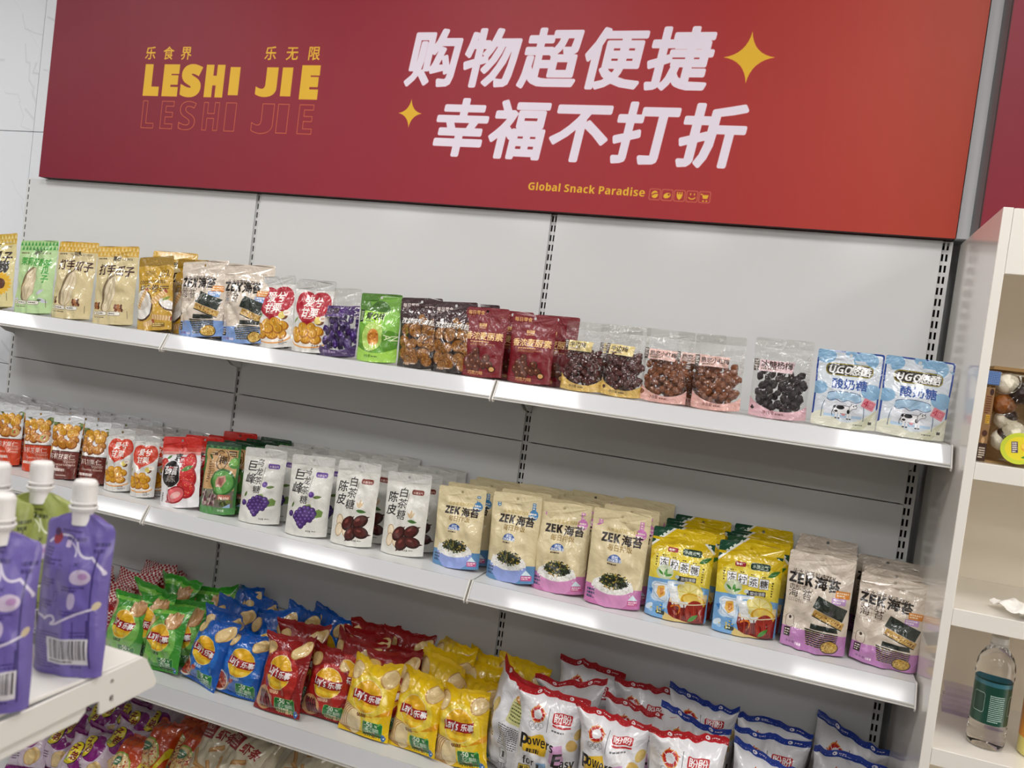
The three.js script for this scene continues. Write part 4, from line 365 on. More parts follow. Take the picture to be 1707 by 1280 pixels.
const puffBack = (g, H) => {
  R(g, 0, 0, 300, H, '#e4e4e7'); R(g, 0, 0, 300, 32, '#b41a24'); for (const x of [70, 220]) E(g, x, 16, 11, 10, '#f3eef0');
  rrect(g, 150, 96, 120, 96, 8, '#d3d190'); tiny(g, 160, 108, 100, 6, '#55622a', 6, 13); E(g, 190, 90, 34, 18, '#c58a34'); E(g, 226, 84, 26, 16, '#a86a24'); E(g, 214, 66, 20, 20, '#c01b26'); E(g, 214, 66, 12, 12, '#e4e4e7'); tiny(g, 128, 206, 130, 12, '#4e5054', 4, 8); rrect(g, 140, 316, 56, 44, 4, null, '#33353a'); R(g, 152, 326, 12, 28, '#33353a'); tiny(g, 130, 380, 100, 6, '#4e5054', 5, 9);
  T(g, 'sy', 6, 210, 62, '#1d1b1c', { bold: 2 }); poly(g, [[0, 150], [24, 156], [30, 190], [0, 196]], '#dba6d2'); E(g, 66, 160, 22, 30, '#ddc680', .3); E(g, 40, 250, 24, 30, '#ddc680'); tiny(g, 20, 262, 80, 3, '#8a7440', 6, 11); T(g, '麦香', 8, 330, 40, '#a8242c', { bold: 9, vert: true });
};
const PRINTS = {
  jasmine: [.150, .216, seedPrint('#bcdca0', '#a9d58e', '#3f9a48', (g, H, c) => { T(g, '茉莉花香味', 28, 142, 50, c, { bold: 9, slant: .08, drop: 3 }); T(g, '瓜子', 218, 196, 50, c, { bold: 9, vert: true }); }, '#379f34', (g, H) => { for (const [x, y, a] of [[190, .74, -.4], [214, .8, .3], [60, .8, 2.8]]) leaf(g, x, H * y, 70, a, '#d8d9e6', '#b0b2c8'); bigSeed(g, 136, H * .62, 104); leaf(g, 206, H * .83, 40, -.2, '#4a6a3a', '#2c4420'); })],
  handseed: [.145, .222, seedPrint('#d9c999', '#d8aa3e', '#e9cf86', (g, H, c) => T(g, '打手瓜子', 24, 164, 66, c, { bold: 9, slant: .06, drop: 3 }), '#3b1c14', (g, H) => { bigSeed(g, 140, H * .62, 106); cloves(g, 196, H * .76); cloves(g, 20, H * .74); })],
  sunflower: [.155, .22, seedPrint('#ddd197', '#d9b348', '#efdf9a', (g, H, c) => T(g, '香瓜子', 60, 160, 74, c, { bold: 9, slant: .06, drop: 3 }), '#2c1a14', (g, H) => { for (let i = 0; i < 18; i++) E(g, 226 + Math.cos(i * .349) * 42, H * .68 + Math.sin(i * .349) * 42, 24, 10, '#e8b622', i * .349); E(g, 226, H * .68, 30, 30, '#5a2c10'); bigSeed(g, 90, H * .62, 84); for (let i = 0; i < 7; i++) E(g, 210 + (i % 3) * 22, H * .42 + Math.floor(i / 3) * 30, 11, 22, '#2a2622', .4); })],
  coconut: [.116, .206, (g, H) => { R(g, 0, 0, 300, H, '#c89e33'); R(g, 0, 0, 300, 66, '#9c7a1e'); T(g, '20', 176, 150, 70, '#3a2808', { slant: .3, light: true, font: 'serif' }); T(g, '%', 246, 150, 34, '#3a2808', { light: true }); tiny(g, 66, 104, 90, 3, '#5a4210', 5, 12); T(g, 'COCONUT ROLL', 20, 196, 34, '#3a2808', { bold: 2, wide: .9 }); T(g, '椰子卷', 26, 256, 60, '#3a2808', { bold: 4 }); tiny(g, 206, 216, 70, 3, '#3a2808', 9, 15);
    const roll = (x, y, l, a) => { g.save(); g.translate(x, y); g.rotate(a); R(g, 0, -18, l, 36, '#e0b87e'); for (let i = 0; i < l / 9; i++) curve(g, [[i * 9, -18], [i * 9 + 6, 0], [i * 9, 18]], i % 2 ? '#f3dcb6' : '#bc8a4e', 3); E(g, l, 0, 9, 18, '#a04a2c'); g.restore(); };
    E(g, 66, H * .66, 104, 112, '#4a2c1a', .2); E(g, 62, H * .65, 96, 104, '#f2efe8', .2); E(g, 66, H * .6, 66, 66, '#d9d2c6', .2); roll(40, H * .7, 150, -1.1); roll(160, H * .64, 130, -.75); roll(170, H * .82, 130, .1); E(g, 268, H * .66, 66, 34, '#4a2c1a', .5); E(g, 266, H * .645, 62, 30, '#f2efe8', .5); leaf(g, 236, H * .6, 60, -.5, '#8a9a2a', '#5a6a14'); roll(80, H * .92, 100, -.2); rrect(g, 168, H * .9, 92, 30, 3, '#7d5c12'); tiny(g, 174, H * .905, 80, 2, '#f0d890', 7, 12); }],
  nori_blue: [.150, .207, noriPrint('#7d9fd6', '肉松夹心', '#7fa6dc')],
  nori_pork: [.128, .198, noriPrint('#c084bd', '肉松夹心', '#c79fd6')],
  chest_heart: [.112, .186, chestPrint('#b3122c')],
  heart_small: [.083, .173, chestPrint('#d23a16')],
  purple_candy: [.117, .174, null], half_plum: [.096, .158, null], red_plum: [.105, .16, null], bayberry: [.117, .168, null],
  green_plum: [.110, .170, (g, H) => { R(g, 0, 0, 300, H, '#5f962f'); for (const [x, y, r, c] of [[70, 40, 90, '#4c7f26'], [220, 60, 90, '#6fa63c'], [150, 120, 80, '#3f701f'], [250, 200, 96, '#8ac850'], [40, 250, 100, '#79b93e'], [250, 330, 90, '#5d992e'], [130, 400, 90, '#68a634']]) E(g, x, y, r, r * .9, c, .4); R(g, 0, 0, 300, 16, '#4c7d24'); E(g, 120, H * .63, 84, 108, '#5f8f24', .2); E(g, 122, H * .62, 80, 104, '#b6d968', .2); E(g, 126, H * .64, 44, 56, '#d98a2c', .2); for (let i = 0; i < 30; i++) E(g, 126 + (rnd() - .5) * 64, H * .64 + (rnd() - .5) * 88, 7, 5, ['#f0b45a', '#b8661a'][i % 2], rnd() * 3);
    poly(g, [[40, 118], [206, 126], [176, 206], [26, 200]], '#a6dc4e'); T(g, '青Q梅', 48, 172, 52, '#1c2a10', { bold: 9, slant: .2 }); tiny(g, 48, 184, 96, 1, '#4a7a22', 8); rrect(g, 4, 112, 30, 84, 3, '#20301a'); tiny(g, 9, 122, 20, 6, '#d8ecb8', 6, 11); T(g, 'AN', 214, H * .6, 60, '#eaf6c8', { light: true, turn: 1.45, gap: 6 }); g.beginPath(); g.moveTo(0, H * .78); g.quadraticCurveTo(150, H * .96, 300, H * .78); g.lineTo(300, H); g.lineTo(0, H); g.fillStyle = '#a8dc58'; g.fill(); T(g, '净含量', 70, H * .93, 20, '#46701c'); tiny(g, 134, H * .91, 60, 1, '#46701c', 9); }],
  beef: [.108, .171, (g, H) => { R(g, 0, 0, 300, H, '#1d1414'); R(g, 0, 0, 300, H * .3, '#33121a'); T(g, '每日零食', 14, 62, 30, '#efe6e0', { bold: 5 }); tiny(g, 16, 70, 60, 1, '#b8a8a0', 4); for (let i = 0; i < 4; i++) curve(g, [[140 + i * 32, 130], [180 + i * 20, 100], [206 + i * 16, 60]], '#6a4a50', 3);
    const chunk = (x, y, r) => { E(g, x, y, r * 1.05, r * .9, '#4a2c10', rnd() * 3); E(g, x, y, r * .96, r * .8, '#8a5a26', rnd() * 3); for (let i = 0; i < 60; i++) { const a = rnd() * 6.28, q = Math.sqrt(rnd()) * r * .86; E(g, x + Math.cos(a) * q, y + Math.sin(a) * q * .84, r * .12, r * .07, ['#a8702e', '#7c4c1c', '#c08c46', '#68401a', '#96622a'][i % 5], rnd() * 3); } };
    for (const [x, y, r] of [[160, .27, 22], [190, .34, 32], [254, .35, 34], [60, .45, 46], [132, .46, 54], [216, .47, 44], [264, .5, 40], [50, .63, 48], [116, .66, 42], [196, .62, 46], [252, .66, 52], [62, .8, 50], [132, .84, 56], [206, .8, 46], [90, .9, 36], [230, .9, 40]]) chunk(x, H * y, r); T(g, '孜然味牛肉粒', 12, H * .36, 42, '#f6f1ea', { bold: 6, slant: .25, drop: 2.4, edge: '#1d1414', ew: 4 }); T(g, '净含量', 50, H - 20, 18, '#d8c8bc'); tiny(g, 110, H - 32, 60, 1, '#d8c8bc', 8); }],
  malt: [.108, .163, (g, H) => { R(g, 0, 0, 300, H, '#7a1722'); T(g, '每日零食', 14, 46, 30, '#e2b56a', { bold: 5 }); tiny(g, 16, 54, 60, 1, '#c89858', 4); tiny(g, 108, 104, 80, 1, '#eac27c', 22); tiny(g, 112, 132, 72, 1, '#eac27c', 5); T(g, '香浓', 22, 208, 54, '#f0cd86', { bold: 6 }); T(g, '麦丽素', 128, 208, 54, '#f0cd86', { bold: 7 }); tiny(g, 66, 222, 190, 1, '#eac27c', 7); tiny(g, 70, 238, 170, 2, '#b98a52', 4, 8);
    for (const [x, y] of [[120, .64], [80, .72], [126, .72], [60, .8], [104, .79], [150, .8], [196, .73], [84, .87], [130, .87], [180, .83], [220, .82]]) { E(g, x, H * y, 26, 26, '#33160e'); E(g, x - 2, H * y - 2, 22, 22, '#62321f'); E(g, x - 9, H * y - 9, 6, 5, '#b98a74'); } E(g, 240, H * .88, 24, 22, '#3a1a10'); E(g, 241, H * .88, 17, 15, '#d8a866'); T(g, '巧克力味', 72, H * .965, 28, '#e2b56a', { bold: 4 }); }],
  yogurt: [.126, .159, (g, H) => { R(g, 0, 0, 300, H, '#2a4a9c'); rrect(g, 8, 8, 284, H - 12, 10, '#d9e2ea'); for (const [x, y, r] of [[40, 30, 46], [220, 40, 56], [20, 190, 40], [262, 190, 48], [150, 10, 26]]) E(g, x, y, r, r * .8, '#8ab6d8'); curve(g, [[0, H * .86], [60, H * .7], [120, H * .9], [200, H * .98], [300, H * .7], [300, H * .9], [300, H], [150, H], [0, H]], '#e6e6d2'); curve(g, [[180, H], [240, H * .88], [292, H * .72], [270, H * .9], [240, H]], '#cfd0b4');
    rrect(g, 44, 62, 214, 62, 26, '#26221c'); rrect(g, 47, 65, 208, 56, 24, null, '#d8c83c'); T(g, 'UGO', 52, 112, 50, '#f4f4f2', { slant: .2, bold: 4 }); T(g, '悠酷', 152, 112, 48, '#f4f4f2', { slant: .15, bold: 8 }); T(g, '酸奶糖', 76, 184, 54, '#274f9e', { bold: 8, gap: 2 });
    g.lineWidth = 3; g.strokeStyle = '#44567a'; g.beginPath(); g.moveTo(66, 240); g.bezierCurveTo(40, 258, 44, 300, 44, H - 44); g.moveTo(216, 240); g.bezierCurveTo(242, 258, 238, 300, 238, H - 44); g.stroke(); rrect(g, 54, 240, 176, H - 290, 10, '#e4e8f0'); E(g, 140, 216, 76, 15, '#a6c8e2'); g.beginPath(); g.ellipse(140, 216, 76, 15, 0, 0, 6.3); g.stroke(); poly(g, [[64, 218], [216, 218], [222, 240], [196, 250], [170, 240], [142, 252], [114, 240], [88, 252], [60, 240]], '#a6c8e2'); curve(g, [[62, 240], [76, 256], [90, 244], [104, 238], [118, 248], [132, 258], [146, 246], [160, 238], [176, 248], [196, 258], [220, 240]], '#44567a', 3);
    R(g, 54, H - 66, 176, 14, '#b4d0e8'); g.strokeStyle = '#3a3c44'; g.lineWidth = 2; g.beginPath(); g.roundRect(96, 270, 78, 38, 12); g.fillStyle = '#f8f8fa'; g.fill(); g.stroke(); g.beginPath(); g.moveTo(168, 274); g.lineTo(182, 258); g.lineTo(204, 268); g.lineTo(202, 278); g.lineTo(184, 282); g.lineTo(172, 296); g.closePath(); g.fill(); g.stroke(); poly(g, [[180, 260], [174, 254], [178, 266]], '#3a3c44'); poly(g, [[196, 262], [203, 257], [200, 267]], '#3a3c44'); for (const [x, y, a, b] of [[128, 279, 19, 10], [102, 278, 6, 8], [110, 298, 8, 5], [166, 296, 6, 10], [188, 268, 3, 3]]) E(g, x, y, a, b, '#23252c'); for (const x of [108, 122, 162, 174]) { R(g, x, 306, 9, 26, '#f6f6f8'); R(g, x, 328, 9, 6, '#3a3c44'); } E(g, 146, 312, 9, 6, '#e8a0a8'); curve(g, [[98, 290], [88, 300], [94, 320]], '#3a3c44', 3);
    g.save(); g.translate(256, 250); g.rotate(.35); rrect(g, -30, -22, 60, 46, 4, '#e68a98'); T(g, '4', -24, 14, 40, '#c23a52', { bold: 2 }); rrect(g, 0, -12, 22, 26, 2, null, '#c23a52'); g.restore(); tiny(g, 196, H - 26, 60, 1, '#4a4a44', 5); R(g, 262, H - 44, 16, 14, '#4a4a44'); }],
  kernel_orange: [.092, .180, kernelPrint('#d2431d')], kernel_brown: [.092, .180, kernelPrint('#6d2a20')],
  strawberry: [.120, .190, (g, H) => { R(g, 0, 0, 300, H, '#efeef0'); R(g, 0, 0, 300, 74, '#c9281f'); R(g, 0, 74, 300, 26, '#d95248'); R(g, 0, 100, 300, 22, '#e89a92'); T(g, '喜', 96, 172, 70, '#1c1414', { bold: 6, slant: .15 }); rrect(g, 150, 134, 44, 42, 8, '#b3202a'); tiny(g, 156, 146, 34, 2, '#f6e2e0', 8, 13); tiny(g, 130, 70, 40, 1, '#8a1812', 9);
    const berry = (x, y, rx, ry, a) => { E(g, x, y, rx, ry, '#a3121c', a); E(g, x - 4, y - 4, rx * .86, ry * .88, '#cf2a2e', a); for (let i = 0; i < 26; i++) { const q = Math.sqrt(rnd()) * .8, b = rnd() * 6.28; E(g, x + Math.cos(b) * q * rx, y + Math.sin(b) * q * ry, 3, 2, '#f0b070'); } };
    berry(226, H * .38, 52, 72, .1); berry(24, H * .4, 34, 44, .1); leaf(g, 40, H * .32, 46, -.6, '#4f8a32', '#2c5418'); berry(214, H * .58, 70, 90, .1); leaf(g, 180, H * .48, 90, -.4, '#4f8a32', '#2c5418'); berry(216, H * .74, 62, 62, .6); E(g, 140, H * .82, 76, 54, '#a3121c', -.5); E(g, 140, H * .82, 66, 44, '#e86a70', -.5); E(g, 144, H * .825, 36, 20, '#f4b8b4', -.5);
    E(g, 96, H * .53, 82, 92, '#e4e2e2'); E(g, 96, H * .53, 78, 88, '#17100f'); T(g, '蒟蒻', 34, H * .53, 62, '#f6f4f2', { bold: 7 }); T(g, '果冻', 46, H * .635, 48, '#c9c5c2', { bold: 1 }); tiny(g, 62, H * .43, 64, 1, '#b8302a', 12); T(g, '40', 62, H * .94, 32, '#a3121c'); T(g, '%', 104, H * .94, 20, '#a3121c'); tiny(g, 22, H * .8, 20, 5, '#2a2422', 9, 13); }],
  plum_kraft: [.107, .192, (g, H) => { R(g, 0, 0, 300, H, '#3f7a3c'); R(g, 0, 0, 300, 30, '#123a22'); for (let i = 0; i < 6; i++) R(g, 10 + i * 52, 34, 28, 11, '#123a22'); R(g, 22, 52, 262, H * .56, '#c39a66'); R(g, 22, H * .66, 262, H * .24, '#6f6a5a'); for (let i = 0; i < 30; i++) E(g, 34 + rnd() * 120, H * .68 + rnd() * H * .2, 15, 10, ['#4a2030', '#8a5a5e', '#6b3444', '#b8a49c'][i % 4], rnd() * 3); for (let i = 0; i < 20; i++) E(g, 180 + rnd() * 96, H * .76 + rnd() * H * .12, 13, 9, ['#4a5a2a', '#6f7c3a', '#33401c'][i % 3], rnd() * 3); for (const x of [58, 120]) { g.save(); g.translate(x, H * .66); g.rotate(.3); R(g, 0, 0, 5, 120, '#dcd8cc'); g.restore(); }
    rrect(g, 34, 62, 70, 40, 4, '#4a2a14'); tiny(g, 40, 72, 58, 2, '#e8d0a4', 10, 15); g.beginPath(); g.ellipse(160, 134, 46, 70, .12, 0, 6.3); g.strokeStyle = '#241608'; g.lineWidth = 6; g.stroke(); T(g, '梅', 126, 160, 70, '#241608', { bold: 6 }); leaf(g, 44, 96, 50, 1, '#2f5a26', '#17320f'); E(g, 262, 150, 44, 42, '#4a8a34', .4); E(g, 256, 144, 32, 26, '#7ab653', .4);
    E(g, 190, H * .55, 100, 100, '#2f6a2a'); E(g, 190, H * .55, 86, 86, '#5da04a'); poly(g, [[150, H * .48], [216, H * .45], [226, H * .53], [196, H * .62], [146, H * .62], [136, H * .55]], '#c99a86'); poly(g, [[162, H * .5], [206, H * .475], [210, H * .54], [186, H * .6], [154, H * .58]], '#a8625a'); tiny(g, 50, 150, 26, 9, '#4a2a14', 8, 18); tiny(g, 60, 166, 40, 7, '#6b4524', 5, 17); rrect(g, 176, H * .72, 90, 34, 3, '#b46a58'); T(g, 'PLUM', 184, H * .785, 28, '#f0dcc8', { wide: .95 }); R(g, 0, H * .9, 300, H * .1, '#4f8f4a'); T(g, '净含量', 170, H * .955, 20, '#e4f0d8'); poly(g, [[214, H * .9], [268, H * .84], [268, H * .9]], '#9ab8d8'); }],
  grape: [.115, .200, teaPrint('grape')], chenpi: [.113, .205, teaPrint('chenpi')],
  rice_blue: [.126, .202, ricePrint('#5b8bb8', '#93a5df', '#3b7fb4')], rice_pink: [.128, .205, ricePrint('#c878ac', '#d993c4', '#d27fc0')],
  lemon: [.134, .194, (g, H) => { R(g, 0, 0, 300, H, '#d9b913'); E(g, 150, 214, 160, 130, '#e8d34a'); poly(g, [[0, 0], [96, 0], [0, 84]], '#1d4a34'); poly(g, [[96, 0], [110, 0], [0, 98], [0, 84]], '#eceae2'); for (let i = 0; i < 4; i++) { g.save(); g.translate(14 + i * 16, 62 - i * 14); g.rotate(-.72); R(g, 0, 0, 13, 13, '#e8efe0'); g.restore(); }
    rrect(g, 80, 92, 50, 22, 6, '#9c1c2c'); tiny(g, 86, 98, 38, 1, '#f6e6e0', 10); T(g, '×', 136, 110, 14, '#3a3014'); rrect(g, 152, 88, 92, 34, 12, '#153a24'); T(g, '水唐元气', 160, 112, 19, '#eef4e4', { bold: 4 }); leaf(g, 236, 146, 66, -.5, '#3b7a2c', '#1c4714');
    [...'冻柠茶糖'].forEach((c, i) => { R(g, 46 + i * 50, 142 + i * 5, 46, 48, '#2c2c2c'); R(g, 47.5 + i * 50, 143.5 + i * 5, 43, 45, '#eceef0'); T(g, c, 50 + i * 50, 181 + i * 5, 38, '#17140f', { bold: 4 }); tiny(g, 56 + i * 50, 132 + i * 5, 26, 1, '#4a3e10', 5); }); tiny(g, 28, 130, 9, 5, '#4a3e10', 7, 12); tiny(g, 256, 168, 9, 6, '#4a3e10', 7, 12);
    rrect(g, 142, 216, 90, 24, 3, '#2a2e30'); T(g, '双倍薄荷', 158, 235, 18, '#f4f4f0', { bold: 4 }); E(g, 140, 224, 10, 9, '#c8d4d8');
    poly(g, [[0, 248], [150, 240], [300, 262], [300, H], [0, H]], '#76aadb'); for (let i = 0; i < 16; i++) E(g, rnd() * 130, 290 + rnd() * 130, 22, 12, ['#a9cdec', '#3d7fc4', '#d6e8f4'][i % 3], rnd() * 3);
    E(g, 78, 212, 42, 34, '#cdd8b8'); for (const [x, y, a] of [[76, 226, -1.2], [84, 228, -.3], [70, 226, -2.4], [88, 236, -1.7]]) leaf(g, x, y, 34, a, '#4d9a38', '#24581a'); rrect(g, 26, 262, 84, 92, 14, '#cfe2f2'); rrect(g, 34, 270, 68, 76, 10, '#dce8f2', '#9cb8d4'); poly(g, [[52, 284], [84, 276], [92, 318], [66, 338], [48, 316]], '#e6b04a'); poly(g, [[62, 292], [80, 290], [84, 314], [68, 326]], '#c97f22'); curve(g, [[34, 282], [68, 268], [102, 280]], '#f6fafc', 6); curve(g, [[26, 300], [40, 340], [96, 352]], '#9cb8d4', 4);
    poly(g, [[116, 320], [296, 312], [290, H], [130, H], [108, 372]], '#7a1a12'); poly(g, [[120, 300], [294, 290], [294, 330], [116, 340]], '#e3cfa0'); E(g, 208, 290, 66, 54, '#e4cf52', .2); E(g, 208, 290, 56, 45, '#f2e79a', .2); for (let i = 0; i < 8; i++) curve(g, [[208, 290], [208 + 25 * Math.cos(i * .785), 290 + 20 * Math.sin(i * .785)], [208 + 50 * Math.cos(i * .785), 290 + 40 * Math.sin(i * .785)]], '#dcc848', 3); E(g, 230, 328, 60, 36, '#d8a521', .2); E(g, 230, 326, 50, 28, '#efd062', .2); for (const [x, y] of [[134, 312], [146, 340], [186, 350], [126, 284]]) { poly(g, [[x - 22, y - 12], [x + 20, y - 18], [x + 26, y + 10], [x - 16, y + 16]], '#e6eaea'); poly(g, [[x - 16, y - 6], [x + 14, y - 11], [x + 17, y + 4]], '#f8fafa'); }
    poly(g, [[98, 250], [180, 240], [178, 252], [130, 262], [112, 290], [96, 284]], '#dfe9f2'); curve(g, [[128, 366], [150, 350], [168, 362], [176, 380], [160, 400]], '#d97a22', 8); E(g, 240, 372, 44, 50, '#9c2a1e', .3); for (let i = 0; i < 9; i++) curve(g, [[140 + i * 16, 350 + (i % 3) * 14], [150 + i * 15, 380], [146 + i * 16, 420]], i % 2 ? '#5c100c' : '#a8402a', 5); curve(g, [[118, 342], [200, 354], [292, 334]], '#e8d8b0', 5); leaf(g, 214, H - 6, 60, -.7, '#4d9a38', '#24581a'); poly(g, [[96, 396], [150, 420], [226, H], [92, H]], '#d9c07a'); rrect(g, 56, 396, 44, 20, 8, '#1c2a1c'); tiny(g, 62, 402, 32, 1, '#dce8d0', 7); for (let i = 0; i < 10; i++) E(g, 30 + rnd() * 70, 370 + rnd() * 40, 4, 3, '#e6c93a'); }],
  lays_green: [.142, .190, laysPrint(...laysArt.green[0])], lays_blue: [.142, .190, laysPrint(...laysArt.blue[0])], lays_red: [.142, .190, laysPrint(...laysArt.red[0])], lays_yellow: [.142, .190, laysPrint(...laysArt.yellow[0])],
  puff_red: [.172, .250, puffPrint('#b41a24')], puff_blue: [.172, .250, puffPrint('#173a9a')], puff_back: [.172, .250, puffBack],
  checker: [.150, .200, (g, H) => { R(g, 0, 0, 300, H, '#a9141c'); for (let j = 0; j < 9; j++) for (let i = 0; i < 22; i++) if ((i + j) % 2) R(g, i * 14, j * 12, 14, 12, '#eed9d6'); R(g, 0, 108, 300, 40, '#8d0f17'); for (let j = 0; j < 6; j++) for (let i = 0; i < 22; i++) if ((i + j) % 2) R(g, i * 14, 170 + j * 11, 14, 11, '#eed9d6'); tiny(g, 60, 120, 180, 1, '#f0d0c8', 14); tiny(g, 40, 252, 220, 2, '#f0d0c8', 9, 16); for (let i = 0; i < 22; i++) E(g, 30 + rnd() * 240, H * .82 + rnd() * 60, 28, 18, ['#b4702a', '#8a4a16', '#d39a4a'][i % 3], rnd() * 3); tiny(g, 20, H * .78, 16, 7, '#f6ece8', 9, 13); }],
  crisp_purple: [.125, .168, (g, H) => { R(g, 0, 0, 300, H, '#d3c3d2'); R(g, 0, 0, 300, 34, '#7d1470'); R(g, 0, H - 30, 300, 30, '#7d1470'); E(g, 170, H * .42, 84, 90, '#86187c'); E(g, 114, H * .4, 60, 78, '#221810'); E(g, 112, H * .4, 56, 74, '#e3d12c'); T(g, '子', 68, H * .38, 60, '#7a1418', { bold: 12, slant: .15 }); T(g, '弟', 100, H * .5, 60, '#7a1418', { bold: 12, slant: .15 }); T(g, 'KIDI', 56, H * .545, 32, '#2a8a5a', { wide: .8 }); for (let i = 0; i < 8; i++) E(g, 150 + (i % 4) * 36, 17, 9, 8, '#b04ca0'); chips(g, 196, H * .78, 50, 3); tiny(g, 30, H * .7, 90, 4, '#6a4a6a', 8, 15); }],
  crisp_orange: [.115, .155, (g, H) => { R(g, 0, 0, 300, H, '#c4461a'); R(g, 0, H * .16, 300, 40, '#d65c22'); E(g, 120, H * .66, 128, 104, '#8fae3a'); E(g, 120, H * .67, 120, 96, '#e2c98a'); for (let i = 0; i < 150; i++) { const a = rnd() * 6.28, q = Math.sqrt(rnd()); E(g, 120 + Math.cos(a) * q * 112, H * .68 + Math.sin(a) * q * 88, 9, 3.4, ['#b8241c', '#e8dccb', '#c86a3a', '#7a1a14', '#e7b48a'][i % 5], rnd() * 3); } E(g, 100, H * .56, 46, 30, '#3f7a58'); tiny(g, 70, H * .54, 60, 2, '#f2ead0', 9, 15); curve(g, [[230, H * .9], [280, H * .7], [300, H * .5]], '#e3d12c', 26); R(g, 0, H * .86, 300, 10, '#e8c84a'); }],
  crisp_cream: [.150, .200, (g, H) => { R(g, 0, 0, 300, H, '#d9cfb4'); for (let i = 0; i < 14; i++) R(g, i * 22, 0, 11, 22, i % 3 ? '#1f2a6a' : '#a3161f'); for (let i = 0; i < 14; i++) R(g, i * 22, H - 22, 11, 22, i % 3 ? '#1f2a6a' : '#a3161f'); rrect(g, 26, 60, 120, 84, 6, '#9c1420'); T(g, 'LAZI', 34, 98, 40, '#f0dcd0', { wide: .85 }); tiny(g, 36, 112, 98, 2, '#f0dcd0', 8, 14); T(g, '虾条', 160, 130, 62, '#9c1420', { bold: 9 }); const st = (x, y, a) => { g.save(); g.translate(x, y); g.rotate(a); rrect(g, 0, 0, 96, 24, 6, '#c08a4c'); rrect(g, 3, 3, 88, 12, 5, '#d9aa6c'); g.restore(); }; st(60, H * .5, .8); st(150, H * .48, -.5); st(90, H * .66, .2); st(190, H * .6, 1.1); st(50, H * .8, -.4); st(170, H * .8, .4); T(g, '鱼味', 196, H * .92, 36, '#2a2018', { bold: 5 }); }],
};
// clear pouches: printed areas only; everywhere else the film is see-through
function clearPrint(key, foot, label, title, sub, side, dark) {
  const [w, h] = PRINTS[key];
  const art = (mask) => (g, H) => {
    const k = (c) => (mask ? '#000' : c);
    R(g, 0, 0, 300, H, '#ffffff');
    g.beginPath(); g.moveTo(0, H * .74); g.bezierCurveTo(40, H * .92, 240, H * .98, 300, H * .8); g.lineTo(300, H); g.lineTo(0, H); g.closePath(); g.fillStyle = k(foot); g.fill();
    if (!mask) { T(g, '净含量', 70, H * .95, 22, dark); tiny(g, 140, H * .93, 60, 1, dark, 10); }
    if (key === 'purple_candy') { poly(g, [[0, H * .27], [300, H * .25], [300, H * .42], [200, H * .38], [0, H * .46]], k(foot)); R(g, 0, H * .3, 14, H * .5, k(foot)); R(g, 286, H * .3, 14, H * .5, k(foot)); }
    poly(g, [[34, H * .275], [214, H * .285], [206, H * .43], [30, H * .42]], k(label));
    if (!mask) { T(g, title, 40, H * .365, title.length > 4 ? 35 : 42, '#2a1c16', { bold: 6, drop: 1 }); tiny(g, 42, H * .38, 110, 1, '#7a6a5a', 8); if (sub) T(g, sub, 42, H * .412, 17, '#8a6a5a', { light: true }); }
    rrect(g, 4, H * .27, 26, H * .15, 3, mask ? '#000' : '#4a4038'); if (!mask) tiny(g, 8, H * .285, 18, 4, '#d8d0c8', 8, 13);
    if (mask !== 2) T(g, side, 274, H * .2, 36, k('#e9e4e0'), { light: true, turn: 1.52, vert: .78 });
    if (!mask) T(g, side, 274, H * .2, 36, '#cfc8c4', { light: true, turn: 1.52, vert: .78 });
  };
  const s = seedState, color = print(w, h, art(0)); seedState = s;
  const m = print(w, h, (g, H) => art(1)(g, H), .8); m.colorSpace = THREE.NoColorSpace;
  return [color, m];
}
